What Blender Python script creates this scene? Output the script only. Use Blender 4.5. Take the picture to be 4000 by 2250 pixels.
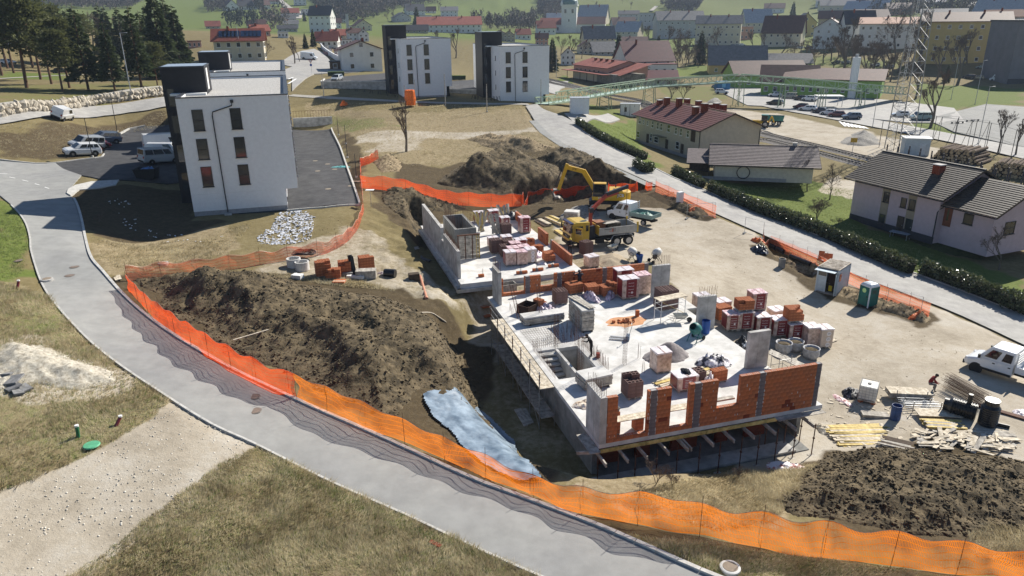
import bpy, bmesh, math, random
import numpy as np
from mathutils import Vector, Matrix, geometry
random.seed(7);rng=np.random.default_rng(7)
S=bpy.context.scene;COL=S.collection
for o in list(bpy.data.objects): bpy.data.objects.remove(o)
F=1820.;PIT=math.radians(20.3);ROL=math.radians(-0.6);CH=21.3      # photo coordinates are 2576 x 1449
CAM=np.array([0,0,CH])
FW=np.array([0,math.cos(PIT),-math.sin(PIT)]);_r=np.array([1.,0,0]);_u=np.cross(_r,FW)
RT=math.cos(ROL)*_r+math.sin(ROL)*_u;UP=-math.sin(ROL)*_r+math.cos(ROL)*_u
cd=bpy.data.cameras.new('camera');co=bpy.data.objects.new('camera',cd);COL.objects.link(co)
co.matrix_world=Matrix(((RT[0],UP[0],-FW[0],0),(RT[1],UP[1],-FW[1],0),(RT[2],UP[2],-FW[2],CH),(0,0,0,1)))
cd.sensor_width=36;cd.lens=36*F/2576;cd.clip_start=.5;cd.clip_end=8000;S.camera=co
SAZ=math.radians(-133);SEL=math.radians(37)
w=bpy.data.worlds.new('World');S.world=w;w.use_nodes=True;nt=w.node_tree
sk=nt.nodes.new('ShaderNodeTexSky');sk.sky_type='NISHITA';sk.sun_disc=False
sk.sun_elevation=SEL;sk.sun_rotation=math.radians(43);sk.altitude=300;sk.air_density=1.0;sk.dust_density=.2;sk.ozone_density=4.0
bg=nt.nodes['Background'];nt.links.new(sk.outputs[0],bg.inputs[0]);bg.inputs[1].default_value=.062
sl=bpy.data.lights.new('sun','SUN');sl.energy=5.0;sl.angle=math.radians(.53);sl.color=(1,.94,.84)
so=bpy.data.objects.new('sun',sl);COL.objects.link(so);so.location=(60,60,80)
sd=Vector((math.cos(SAZ)*math.cos(SEL),math.sin(SAZ)*math.cos(SEL),-math.sin(SEL)));so.rotation_euler=sd.to_track_quat('-Z','Y').to_euler()
S.view_settings.view_transform='Standard';S.view_settings.look='None';S.view_settings.gamma=1;S.view_settings.use_curve_mapping=False
S.view_settings.exposure=0.68
def Z(x0,y0,s,x,y): return (x0+x/s)*.644,(y0+y/s)*.644
def K(i,x,y): return Z((i%4)*1000,(i//4)*500,2.574,x,y)        # crops of 1000x563: 0-3 top row, 4-7 second row
def ray(u,v): return FW+RT*((u-1288)/F)-UP*((v-724.5)/F)
def at(u,v,z=0.):
 d=ray(u,v);return CAM+d*((z-CH)/d[2])
def far(u,v,D):
 d=ray(u,v);return CAM+d*(D/math.hypot(d[0],d[1]))
def proj(p):
 d=np.asarray(p,float)-CAM;z=d@FW;return 1288+F*(d@RT)/z,724.5-F*(d@UP)/z
CT=[ # (u,v,z)
(78,600,4.2),(150,600,4.2),(95,690,3.3),(262,680,3.2),(290,820,2.4),(450,940,1.9),(600,1030,1.4),(780,1115,.8),(970,1195,.35),(1170,1290,.1),(1340,1355,0),(1500,1420,0),(1700,1449,0),
(0,600,4.8),(0,760,4),(0,900,3.3),(0,1100,2.4),(0,1300,1.5),(0,1440,1.1),(300,1440,.6),(800,1440,.2),(450,1120,1.5),(300,1060,1.9),(1100,1449,0),
(215,392,4.65),(130,410,4.7),(0,440,4.9),(300,440,4.5),(400,420,4.4),(20,500,4.7),(330,330,4.8),(425,340,4.7),(130,470,4.6),(200,470,4.5),
(200,345,5.6),(0,345,7.4),(126,297,8.2),(0,312,8.5),(400,262,7.8),(600,235,7.4),
(300,215,9.4),(100,215,10),(0,170,10.3),(400,190,9.3),(200,150,10.),(500,170,8.8),
(490,545,2.6),(600,537,2.6),(722,527,2.6),(350,500,3.3),(330,620,2.7),(460,480,2.9),(400,560,2.5),
(775,165,8),(740,200,7.5),(860,160,8),(830,130,8.5),(840,245,6.8),(1100,258,6.0),(1044,238,6.4),(1290,252,5.8),(1320,264,5.6),(960,215,6.9),(1150,235,6.2),(1180,200,6),
(738,470,2.7),(835,330,2.9),(905,515,2.5),(745,330,3.0),(870,420,2.8),
(1000,290,5.2),(1150,340,3.6),(1290,310,4.6),(960,330,4.2),(1020,380,3.2),(900,300,4.8),
(1345,272,5.4),(1440,325,3.8),(1520,380,2.4),(1600,430,1.2),(1700,480,.2),(1900,575,-1.2),(2100,650,-2.1),(2300,760,-2.8),(2560,880,-3.2),
(1500,615,-.6),(1640,560,-.7),(1800,650,-1.3),(1900,800,-1.9),(2060,750,-2.9),(2250,850,-2.8),(2450,950,-2.4),(2300,1050,-2.6),(2050,1110,-2.9),(1620,640,-.6),(1420,600,-.3),
(700,640,1.8),(900,560,2.0),(560,680,2.0),(400,720,2.2),(960,560,1.3),(860,680,1.0),(1000,730,.6),(1120,790,.0),(700,900,1.2),(1000,900,.5),(1060,1000,.2),(1180,950,-.3),(1200,1180,0),(1330,1230,-.1),
(1110,420,2.2),(1250,470,1.0),(1000,470,2.2),(1400,460,.9),(1060,560,.4),(1150,560,-.2),(1330,560,-.2),(1250,800,-.4),(1250,1000,-1.5),(1180,720,-.4),
(1600,1250,-.3),(1800,1210,-1.4),(1760,1300,-.1),(2100,1180,-2.2),(2000,1330,-.5),(2300,1160,-2.4),(2500,1180,-2.2),(2560,1330,-1.0),(2300,1400,-.3),(2000,1420,-.1),(2570,1449,-.5),
(1700,700,-.5),(1300,900,-.5),(1550,950,-.8),(1750,1000,-1.3),(1400,700,-.2),
(1603,356,-1),(1720,400,-1),(1890,420,-1.6),(1560,330,.6),(1470,285,4.8),(1650,300,-1.3),(2135,548,-2.8),(1880,500,-1.9),(2040,440,-2.2),(2300,640,-3.4),(2450,700,-3.6),(2570,740,-3.7),(2120,560,-2.7),(2000,380,-2.2),(2200,380,-2.4),(2400,420,-2.8),(2570,480,-3),
(1420,215,-.5),(1500,225,-1),(1600,225,-1.5),(1400,240,3.2),(1700,270,-1.8),(1900,300,-2.2),(2100,330,-2.2),(2300,300,-2.2),(2500,300,-2.4),(2570,350,-2.6),
(1750,190,-2),(2000,200,-2.5),(2300,220,-2),(2500,190,-1),(1300,205,4.6),
]
CD=[ # (u,v,distance)
(560,118,300),(700,110,330),(800,105,360),(1000,110,420),(1180,100,450),(1300,140,380),(1450,110,560),(1650,115,520),(1900,125,470),(2200,130,420),(2500,140,380),
(0,110,300),(200,110,320),(400,110,330),
(0,40,800),(250,50,800),(450,55,800),(560,75,640),(700,80,600),(760,60,760),(900,60,800),(1000,70,700),(1150,68,700),(1330,70,780),(1500,60,850),(1700,62,800),(1900,66,760),(2150,60,720),(2400,60,640),(2576,70,560),
(560,15,1000),(750,10,1000),(900,5,1100),(1050,25,950),(1200,25,1000),(1400,20,1050),(1600,12,1050),(1800,15,1050),(2000,20,1000),(2200,10,950),(2450,15,850),
(0,-60,1500),(300,-50,1500),(600,-70,1600),(900,-90,1600),(1200,-60,1500),(1500,-60,1500),(1800,-60,1500),(2100,-80,1400),(2500,-90,1300),
]
_c=[at(u,v,z) for u,v,z in CT]+[far(u,v,D) for u,v,D in CD]
_c+= [np.array(p,float) for p in [(-60,20,1.5),(60,20,-1.5),(-30,5,.5),(30,5,-.5),(0,-30,0),(-120,0,2),(120,0,-3),(-160,80,8),(120,90,-4),(-250,200,12),(200,160,-3),(-600,500,40),(600,500,20),(-900,1000,90),(900,900,70),(0,2600,160),(-1500,2200,170),(1500,2200,170),(-1500,0,60),(1500,0,20),(0,-300,0)]]
_c=np.array(_c)
def warp(x,y):
 r=np.hypot(x,y+12)+10;th=np.arctan2(x,y+12);return np.stack([th*1.3,np.log(r)],-1)
_w=warp(_c[:,0],_c[:,1])
def _k(d2): return .5*d2*np.log(d2+1e-12)
def _tps(A,B): return _k(((A[:,None,:]-B[None,:,:])**2).sum(-1))
_n=len(_c);_M=np.zeros((_n+3,_n+3));_M[:_n,:_n]=_tps(_w,_w)+np.eye(_n)*3e-4
_M[:_n,_n]=1;_M[:_n,_n+1:]=_w;_M[_n:,:_n]=_M[:_n,_n:].T
_s=np.linalg.solve(_M,np.concatenate([_c[:,2],[0,0,0]]))
def hz(x,y):
 x=np.atleast_1d(np.asarray(x,float));y=np.atleast_1d(np.asarray(y,float));out=np.empty(x.shape)
 xf=x.ravel();yf=y.ravel();of=np.empty(xf.shape)
 for i in range(0,len(xf),20000):
  W=warp(xf[i:i+20000],yf[i:i+20000]);of[i:i+20000]=_tps(W,_w)@_s[:_n]+_s[_n]+W@_s[_n+1:]
 return of.reshape(x.shape)
def h1(x,y): return float(hz(x,y)[0])
_T=np.geomspace(14,2600,420)
def G(u,v,dz=0.):
 d=ray(u,v);d=d/np.linalg.norm(d);P=CAM+_T[:,None]*d;e=P[:,2]-hz(P[:,0],P[:,1])-dz
 i=np.argmax(e<0) if (e<0).any() else len(e)-1
 a=e[i-1]/(e[i-1]-e[i]+1e-12);t=_T[i-1]+a*(_T[i]-_T[i-1]);p=CAM+t*d;p[2]=h1(p[0],p[1])+dz;return Vector(p)
def GG(L): return [G(*p) for p in L]
def V2(p): return Vector((p[0],p[1]))
_perm=rng.random((256,256))
def vn(x,y,s):
 x=np.asarray(x)/s;y=np.asarray(y)/s;xi=np.floor(x).astype(int);yi=np.floor(y).astype(int);fx=x-xi;fy=y-yi
 fx=fx*fx*(3-2*fx);fy=fy*fy*(3-2*fy);g=lambda a,b:_perm[a&255,b&255]
 return (g(xi,yi)*(1-fx)+g(xi+1,yi)*fx)*(1-fy)+(g(xi,yi+1)*(1-fx)+g(xi+1,yi+1)*fx)*fy*1.0
def fbm(x,y,s,o=4,g=.5):
 a=1;t=0;n=0
 for i in range(o): t=t+a*(vn(x+17.3*i,y-9.1*i,s)-.5);n+=a;a*=g;s*=.5
 return t/n*2
def inside(x,y,poly):
 x=np.asarray(x);y=np.asarray(y);r=np.zeros(x.shape,bool);n=len(poly)
 for i in range(n):
  x1,y1=poly[i][0],poly[i][1];x2,y2=poly[(i+1)%n][0],poly[(i+1)%n][1]
  if y1==y2: continue
  c=((y1>y)!=(y2>y))&(x<(x2-x1)*(y-y1)/(y2-y1)+x1);r^=c
 return r
def pdist(x,y,poly,closed=True):
 x=np.asarray(x);y=np.asarray(y);d=np.full(x.shape,1e9);n=len(poly)
 for i in range(n if closed else n-1):
  x1,y1=poly[i][0],poly[i][1];x2,y2=poly[(i+1)%n][0],poly[(i+1)%n][1]
  dx,dy=x2-x1,y2-y1;L=dx*dx+dy*dy+1e-9;t=np.clip(((x-x1)*dx+(y-y1)*dy)/L,0,1)
  d=np.minimum(d,np.hypot(x-x1-t*dx,y-y1-t*dy))
 return d
def soft(x,y,poly,wd):
 m=inside(x,y,poly);d=pdist(x,y,poly);t=np.clip(1-d/wd,0,1);t=t*t*(3-2*t);return np.where(m,1.,t)
MATS={}
def mat(name,c,rough=.8,var=.15,scale=4.,bump=0.,bscale=30.,metal=0.,c2=None,spec=.3,alpha=None,trans=0.,coord='Object',emit=None,detail=6.,coat=0.,thr=(.35,.65)):
 if name in MATS: return MATS[name]
 m=bpy.data.materials.new(name);m.use_nodes=True;N=m.node_tree.nodes;L=m.node_tree.links;b=N['Principled BSDF']
 b.inputs['Roughness'].default_value=rough;b.inputs['Metallic'].default_value=metal;b.inputs['Specular IOR Level'].default_value=spec
 if coat: b.inputs['Coat Weight'].default_value=coat;b.inputs['Coat Roughness'].default_value=.06
 tc=N.new('ShaderNodeTexCoord');no=N.new('ShaderNodeTexNoise');no.inputs['Scale'].default_value=scale;no.inputs['Detail'].default_value=detail;no.inputs['Roughness'].default_value=.62
 L.new(tc.outputs[coord],no.inputs['Vector'])
 a=[min(1,max(0,x*(1-var))) for x in c];d=[min(1,x*(1+var)) for x in (c2 or c)]
 r=N.new('ShaderNodeValToRGB');r.color_ramp.elements[0].position=thr[0];r.color_ramp.elements[1].position=thr[1]
 r.color_ramp.elements[0].color=(*a,1);r.color_ramp.elements[1].color=(*d,1)
 L.new(no.outputs[0],r.inputs[0]);L.new(r.outputs[0],b.inputs['Base Color'])
 if bump:
  n2=N.new('ShaderNodeTexNoise');n2.inputs['Scale'].default_value=bscale;n2.inputs['Detail'].default_value=5
  L.new(tc.outputs[coord],n2.inputs['Vector']);bp=N.new('ShaderNodeBump');bp.inputs['Strength'].default_value=bump;bp.inputs['Distance'].default_value=.05
  L.new(n2.outputs[0],bp.inputs['Height']);L.new(bp.outputs[0],b.inputs['Normal'])
 if trans: b.inputs['Transmission Weight'].default_value=trans
 if alpha is not None: b.inputs['Alpha'].default_value=alpha
 MATS[name]=m;return m
def leafmat(name,c,c2,scale=.8,tr=.25):
 if name in MATS: return MATS[name]
 m=mat(name,c,.75,.1,scale,c2=c2);N=m.node_tree.nodes;L=m.node_tree.links;b=N['Principled BSDF']
 t=N.new('ShaderNodeBsdfTranslucent');mx=N.new('ShaderNodeMixShader');mx.inputs[0].default_value=tr
 src=b.inputs['Base Color'].links[0].from_socket;L.new(src,t.inputs[0]);L.new(b.outputs[0],mx.inputs[1]);L.new(t.outputs[0],mx.inputs[2]);L.new(mx.outputs[0],N['Material Output'].inputs[0]);return m
def netmat(name,c,ca,cell,fill):
 m=bpy.data.materials.new(name);m.use_nodes=True;N=m.node_tree.nodes;L=m.node_tree.links;b=N['Principled BSDF']
 b.inputs['Base Color'].default_value=(*c,1);b.inputs['Roughness'].default_value=.38;b.inputs['Specular IOR Level'].default_value=.5
 t=N.new('ShaderNodeBsdfTranslucent');t.inputs[0].default_value=(*ca,1);mx=N.new('ShaderNodeMixShader');mx.inputs[0].default_value=.45
 L.new(b.outputs[0],mx.inputs[1]);L.new(t.outputs[0],mx.inputs[2])
 uv=N.new('ShaderNodeUVMap');sp=N.new('ShaderNodeSeparateXYZ');L.new(uv.outputs[0],sp.inputs[0])
 def strand(sock,cell,w):
  a=N.new('ShaderNodeMath');a.operation='DIVIDE';L.new(sock,a.inputs[0]);a.inputs[1].default_value=cell
  f=N.new('ShaderNodeMath');f.operation='FRACT';L.new(a.outputs[0],f.inputs[0])
  l=N.new('ShaderNodeMath');l.operation='LESS_THAN';L.new(f.outputs[0],l.inputs[0]);l.inputs[1].default_value=w;return l.outputs[0]
 s1=strand(sp.outputs[0],cell*1.1,fill);s2=strand(sp.outputs[1],cell,fill);s3=strand(sp.outputs[1],cell*6,.13)
 def mxm(a,b_):
  q=N.new('ShaderNodeMath');q.operation='MAXIMUM';L.new(a,q.inputs[0]);L.new(b_,q.inputs[1]);return q.outputs[0]
 al=mxm(mxm(s1,s2),s3)
 tr=N.new('ShaderNodeBsdfTransparent');m2=N.new('ShaderNodeMixShader');L.new(al,m2.inputs[0]);L.new(tr.outputs[0],m2.inputs[1]);L.new(mx.outputs[0],m2.inputs[2]);L.new(m2.outputs[0],N['Material Output'].inputs[0])
 MATS[name]=m;return m
def stripes(m,scale,axis='Z',dist=.02,strength=.6,kind='SIN'):
 N=m.node_tree.nodes;L=m.node_tree.links;b=N['Principled BSDF'];tc=N.new('ShaderNodeTexCoord');wv=N.new('ShaderNodeTexWave');wv.bands_direction=axis;wv.wave_profile=kind
 wv.inputs['Scale'].default_value=scale;wv.inputs['Distortion'].default_value=0;L.new(tc.outputs['Object'],wv.inputs[0]);bp=N.new('ShaderNodeBump');bp.inputs['Strength'].default_value=strength;bp.inputs['Distance'].default_value=dist
 L.new(wv.outputs[1],bp.inputs['Height']);L.new(bp.outputs[0],b.inputs['Normal']);return m
M=mat
WHITE=M('render_white',(.74,.75,.76),.85,.04,2.5,.15,60);DARKCLAD=M('dark_cladding',(.020,.020,.024),.6,.2,1.5,.1,40);GLASS=M('window_glass',(.035,.04,.045),.06,.3,.7,spec=.8)
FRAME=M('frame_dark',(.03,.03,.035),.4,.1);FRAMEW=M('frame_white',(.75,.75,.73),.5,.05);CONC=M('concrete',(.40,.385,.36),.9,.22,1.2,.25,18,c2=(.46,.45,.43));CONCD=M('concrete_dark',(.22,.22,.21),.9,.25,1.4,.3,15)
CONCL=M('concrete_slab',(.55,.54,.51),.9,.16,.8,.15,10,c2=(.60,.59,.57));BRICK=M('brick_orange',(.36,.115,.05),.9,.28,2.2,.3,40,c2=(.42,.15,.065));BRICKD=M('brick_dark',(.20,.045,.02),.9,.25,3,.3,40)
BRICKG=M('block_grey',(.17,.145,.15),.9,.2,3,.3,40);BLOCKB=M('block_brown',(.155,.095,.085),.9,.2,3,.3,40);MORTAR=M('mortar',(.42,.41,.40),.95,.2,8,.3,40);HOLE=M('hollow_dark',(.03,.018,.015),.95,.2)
WOOD=M('timber_pale',(.50,.42,.30),.85,.3,3.5,.2,30,c2=(.56,.50,.40));WOODY=M('timber_yellow',(.50,.36,.10),.7,.25,3,.15,30,c2=(.58,.45,.17));WOODG=M('timber_grey',(.33,.30,.26),.9,.3,3,.25,30,c2=(.42,.39,.34));WOODD=M('timber_dark',(.07,.05,.035),.9,.35,3,.2,30)
STEEL=M('steel_rusty',(.11,.05,.03),.8,.35,6,.15,40);STEELG=M('steel_grey',(.30,.30,.30),.45,.2,5,metal=.6);GALV=M('steel_galvanised',(.42,.43,.44),.45,.2,4,metal=.5);BLACKP=M('plastic_black',(.012,.012,.013),.35,.2,5,spec=.5);RUBBER=M('rubber',(.018,.018,.018),.85,.3,8)
WRAPC=M('wrap_clear',(.46,.29,.22),.30,.25,3.5,.55,9,c2=(.60,.45,.38),spec=.6);WRAPR=M('wrap_red',(.20,.012,.018),.32,.25,5,.4,8,spec=.6);WRAPW=M('wrap_white',(.72,.66,.67),.3,.15,4,.6,9,spec=.6);WRAPL=M('wrap_lilac',(.32,.22,.34),.3,.5,4,.6,9,c2=(.55,.48,.56),spec=.6);PRINT=M('print_white',(.78,.74,.74),.5,.05)
ORANGENET=netmat('net_orange',(.95,.21,.012),(.95,.26,.015),.055,.33);REDNET=netmat('net_red',(.90,.085,.012),(.95,.11,.015),.05,.38);PALENET=netmat('net_pale',(.95,.26,.14),(.95,.25,.12),.05,.20)
class MB:
 def __init__(s): s.v=[];s.f=[];s.m=[]
 def add(s,v,f,mi=0):
  o=len(s.v);s.v+= [tuple(p) for p in v];s.f+=[tuple(i+o for i in q) for q in f];s.m+=[mi]*len(f);return s
 def box(s,c,d,rz=0,mi=0,M3=None,taper=1.):
  x,y,z=d[0]/2,d[1]/2,d[2]/2;P=[(-x,-y,-z),(x,-y,-z),(x,y,-z),(-x,y,-z),(-x*taper,-y*taper,z),(x*taper,-y*taper,z),(x*taper,y*taper,z),(-x*taper,y*taper,z)]
  R=M3 if M3 is not None else Matrix.Rotation(rz,3,'Z');c=Vector(c)
  return s.add([c+R@Vector(p) for p in P],[(0,3,2,1),(4,5,6,7),(0,1,5,4),(1,2,6,5),(2,3,7,6),(3,0,4,7)],mi)
 def beam(s,a,b,w,h,mi=0,up=(0,0,1)):
  a=Vector(a);b=Vector(b);d=(b-a);L=d.length
  if L<1e-6: return s
  x=d/L;u=Vector(up); 
  if abs(x.dot(u))>.99: u=Vector((0,1,0))
  y=u.cross(x).normalized();z=x.cross(y);R=Matrix((x,y,z)).transposed();return s.box((a+b)/2,(L,w,h),M3=R,mi=mi)
 def prism(s,poly,z0,z1,mi=0):
  n=len(poly);ar=sum(poly[i][0]*poly[(i+1)%n][1]-poly[(i+1)%n][0]*poly[i][1] for i in range(n))
  if ar<0: poly=poly[::-1]
  zf=lambda z,p: z(p) if callable(z) else z
  v=[(p[0],p[1],zf(z0,p)) for p in poly]+[(p[0],p[1],zf(z1,p)) for p in poly]
  return s.add(v,[tuple(range(n-1,-1,-1)),tuple(range(n,2*n))]+[(i,(i+1)%n,n+(i+1)%n,n+i) for i in range(n)],mi)
 def tube(s,pts,r,n=6,mi=0,cap=True):
  pts=[Vector(p) for p in pts];rings=[];rr=r if isinstance(r,(list,tuple)) else [r]*len(pts);pu=None
  for i,p in enumerate(pts):
   t=(pts[min(i+1,len(pts)-1)]-pts[max(i-1,0)]);t=t.normalized() if t.length>1e-9 else Vector((0,0,1))
   u=pu if pu else (Vector((0,0,1)) if abs(t.z)<.95 else Vector((1,0,0)))
   a=u.cross(t);a=a.normalized() if a.length>1e-6 else t.orthogonal().normalized();b=t.cross(a);pu=b
   rings.append([p+(a*math.cos(2*math.pi*k/n)+b*math.sin(2*math.pi*k/n))*rr[i] for k in range(n)])
  v=[q for R in rings for q in R];f=[]
  for i in range(len(pts)-1):
   for k in range(n): f.append((i*n+k,i*n+(k+1)%n,(i+1)*n+(k+1)%n,(i+1)*n+k))
  if cap: f+= [tuple(range(n-1,-1,-1)),tuple(range((len(pts)-1)*n,len(pts)*n))]
  return s.add(v,f,mi)
 def cyl(s,c,r,h,n=12,mi=0,r2=None,ax=None):
  c=Vector(c);a=Vector(ax).normalized() if ax else Vector((0,0,1));return s.tube([c,c+a*h],[r,r if r2 is None else r2],n,mi)
 def lathe(s,c,prof,n=14,mi=0,ax=None):
  c=Vector(c);a=Vector(ax).normalized() if ax else Vector((0,0,1));x=a.orthogonal().normalized();y=a.cross(x);v=[];f=[]
  for r,h in prof:
   for k in range(n): v.append(c+a*h+(x*math.cos(2*math.pi*k/n)+y*math.sin(2*math.pi*k/n))*r)
  for i in range(len(prof)-1):
   for k in range(n): f.append((i*n+k,i*n+(k+1)%n,(i+1)*n+(k+1)%n,(i+1)*n+k))
  return s.add(v,f,mi)
 def quad(s,a,b,c,d,mi=0): return s.add([a,b,c,d],[(0,1,2,3)],mi)
 def mesh(s,name,mats,smooth=False):
  me=bpy.data.meshes.new(name);me.from_pydata(s.v,[],s.f);mats=mats if isinstance(mats,(list,tuple)) else [mats]
  for m in mats: me.materials.append(m)
  if len(mats)>1: me.polygons.foreach_set('material_index',s.m)
  if smooth: me.polygons.foreach_set('use_smooth',[True]*len(s.f))
  me.update();return me
 def build(s,name,mats,parent=None,smooth=False,bev=0):
  o=bpy.data.objects.new(name,s.mesh(name,mats,smooth));COL.objects.link(o)
  if parent: o.parent=parent
  if bev:
   b=o.modifiers.new('bevel','BEVEL');b.width=bev;b.segments=2;b.limit_method='ANGLE';b.angle_limit=math.radians(40)
  return o
def tag(o,label,cat,group=None,kind=None):
 if label: o['label']=label
 if cat: o['category']=cat
 if group: o['group']=group
 if kind: o['kind']=kind
 return o
def thing(name,label,cat,loc=(0,0,0),rz=0,group=None):
 o=bpy.data.objects.new(name,None);COL.objects.link(o);o.empty_display_size=.3;o.location=loc;o.rotation_euler=(0,0,rz);return tag(o,label,cat,group)
def inst(name,me,parent=None,loc=(0,0,0),rot=(0,0,0),sc=None):
 o=bpy.data.objects.new(name,me);COL.objects.link(o);o.location=loc;o.rotation_euler=rot
 if sc is not None: o.scale=sc if isinstance(sc,(tuple,list)) else (sc,)*3
 if parent: o.parent=parent
 return o
def kids(o): return [c for c in bpy.data.objects if c.parent is o]
KID={}
def dup(root,loc,rz,label=None,group=None,sc=None,repl=None,tilt=None):
 cache={}
 def cp(o,par):
  c=o.copy();COL.objects.link(c);c.parent=par
  if repl and o.data is not None:
   if any(s and s.name in repl for s in o.data.materials):
    key=(o.data.name,tuple(sorted((k,v.name) for k,v in repl.items())))
    if key not in KID:
     me=o.data.copy()
     for i,mm in enumerate(me.materials):
      if mm and mm.name in repl: me.materials[i]=repl[mm.name]
     KID[key]=me
    c.data=KID[key]
  for ch in o.children: cp(ch,c)
  return c
 r=cp(root,None);r.location=loc;r.rotation_euler=(tilt[0] if tilt else 0,tilt[1] if tilt else 0,rz)
 if sc: r.scale=(sc,)*3 if not isinstance(sc,(tuple,list)) else sc
 if label: r['label']=label
 if group: r['group']=group
 return r
def npmesh(name,V,Fc,mats,smooth=False):
 me=bpy.data.meshes.new(name);V=np.asarray(V,np.float32);Fc=np.asarray(Fc,np.int32);k=Fc.shape[1]
 me.vertices.add(len(V));me.vertices.foreach_set('co',V.ravel());me.loops.add(Fc.size);me.loops.foreach_set('vertex_index',Fc.ravel())
 me.polygons.add(len(Fc));me.polygons.foreach_set('loop_start',np.arange(0,Fc.size,k,dtype=np.int32))
 for m in (mats if isinstance(mats,(list,tuple)) else [mats]): me.materials.append(m)
 if smooth: me.polygons.foreach_set('use_smooth',np.ones(len(Fc),bool))
 me.update(calc_edges=True);return me
def npobj(name,V,Fc,mats,smooth=False,parent=None):
 o=bpy.data.objects.new(name,npmesh(name,V,Fc,mats,smooth));COL.objects.link(o)
 if parent: o.parent=parent
 return o
def catmull(P,step=1.0):
 P=[np.array(p,float) for p in P];out=[]
 for i in range(len(P)-1):
  p0,p1,p2,p3=P[max(i-1,0)],P[i],P[i+1],P[min(i+2,len(P)-1)];n=max(1,int(np.linalg.norm(p2-p1)/step))
  for k in range(n):
   t=k/n;out.append(.5*((2*p1)+(-p0+p2)*t+(2*p0-5*p1+4*p2-p3)*t*t+(-p0+3*p1-3*p2+p3)*t**3))
 out.append(P[-1]);return out
def resamp(P,n):
 P=np.array(P);d=np.concatenate([[0],np.cumsum(np.linalg.norm(np.diff(P,axis=0),axis=1))]);t=np.linspace(0,d[-1],n)
 return np.stack([np.interp(t,d,P[:,k]) for k in range(P.shape[1])],-1)
_A=at(1507,1119,0);_B=at(2057,1020,0);_e=(_B-_A)[:2];_e/=np.linalg.norm(_e)
EX=Vector((_e[0],_e[1],0));EY=Vector((-_e[1],_e[0],0));SO=Vector(_A);SRZ=math.atan2(_e[1],_e[0])
def LS(x,y,z=0.): return SO+EX*x+EY*y+Vector((0,0,z))      # site local -> world
def toL(p): d=Vector((p[0],p[1],0))-Vector((SO.x,SO.y,0));return d.dot(EX),d.dot(EY)
def SL(u,v,z=0.):                                             # photo point on a level plane -> site local
 return toL(at(u,v,z))
PITS=[([at(u,v,-2.8) for u,v in [(1150,870),(1201,1025),(1300,1115),(1376,1200),(1500,1235),(1700,1195),(1900,1172),(2010,1130)]]+[tuple(LS(13.3,2)),tuple(LS(13.3,21)),tuple(LS(1,22)),tuple(at(1230,800,-2.8))],-2.85,2.4),
([at(u,v,-.8) for u,v in [(1045,560),(1075,575),(1160,705),(1245,790),(1200,800),(1110,720),(1065,650)]],-.85,1.2),
([at(u,v,-1.6) for u,v in [(1300,528),(1420,505),(1560,494),(1630,494),(1640,505),(1600,515),(1560,515),(1420,540),(1330,548)]],-1.7,.8),
([at(u,v,-3.2) for u,v in [(1905,640),(1930,634),(2045,700),(2035,714),(1960,680)]],-2.9,.4)]
def carve(x,y,z):
 for P,zf,wd in PITS:
  bx=min(p[0] for p in P)-3,max(p[0] for p in P)+3,min(p[1] for p in P)-3,max(p[1] for p in P)+3
  k=(x>bx[0])&(x<bx[1])&(y>bx[2])&(y<bx[3])
  if not k.any(): continue
  s=soft(x[k],y[k],P,wd);z[k]=z[k]*(1-s)+np.minimum(z[k],zf)*s
 return z
def gz(x,y):
 x=np.atleast_1d(np.asarray(x,float));y=np.atleast_1d(np.asarray(y,float));return carve(x,y,hz(x,y))
def g1(x,y): return float(gz(x,y)[0])
def GP(u,v,dz=0.):
 d=ray(u,v);d=d/np.linalg.norm(d);P=CAM+_T[:,None]*d;e=P[:,2]-gz(P[:,0],P[:,1])-dz;i=np.argmax(e<0)
 t0,t1=_T[i-1],_T[i]
 for _ in range(18):
  t=(t0+t1)/2;p=CAM+t*d
  if p[2]-g1(p[0],p[1])-dz<0: t1=t
  else: t0=t
 p[2]=g1(p[0],p[1])+dz;return Vector(p)
RL=[(0,492),(40,525),(66,560),(78,600),(84,644),(125,742),(208,837),(300,914),(438,1006),(540,1068),(644,1115),(821,1204),(1025,1294),(1160,1358),(1288,1416),(1365,1449),(1500,1508),(1700,1590)]
RR=[(172,482),(190,512),(202,550),(212,600),(224,644),(245,673),(313,749),(425,839),(550,914),(644,962),(780,1026),(918,1086),(1042,1142),(1197,1213),(1288,1246),(1478,1317),(1664,1398),(1779,1449),(1960,1520),(2160,1600)]
WRL=catmull([V2(p) for p in GG(RL)],.8);WRR=catmull([V2(p) for p in GG(RR)],.8)
ROAD_A=[tuple(p) for p in WRL]+[tuple(p) for p in WRR[::-1]]
JUNC=[V2(p) for p in GG([(0,405),(95,412),(140,410),(160,425),(205,441),(172,482),(202,550),(205,562),(70,566),(40,525),(0,492),(-60,460),(-60,405)])]
PARK=[V2(p) for p in GG([(160,425),(142,410),(255,396),(268,372),(300,336),(322,326),(345,322),(366,318),(445,314),(475,330),(500,400),(480,455),(420,462),(300,452),(270,456),(205,441)])]
YARD=[V2(p) for p in GG([(690,330),(738,326),(834,324),(905,515),(722,529),(600,536),(600,400)])]
UPL=[(-80,316),(0,313),(265,291),(425,267),(560,240),(640,222),(700,205),(735,196)];UPR=[(-80,293),(0,291),(175,269),(420,243),(560,214),(640,196),(700,180),(735,168)]
WUL=catmull([V2(p) for p in GG(UPL)],3);WUR=catmull([V2(p) for p in GG(UPR)],3)
ROUND=[V2(p) for p in GG([(735,196),(735,168),(700,160),(760,128),(790,123),(812,132),(835,158),(866,170),(900,176),(905,182),(850,183),(790,186),(770,196),(735,228)])]
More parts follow.
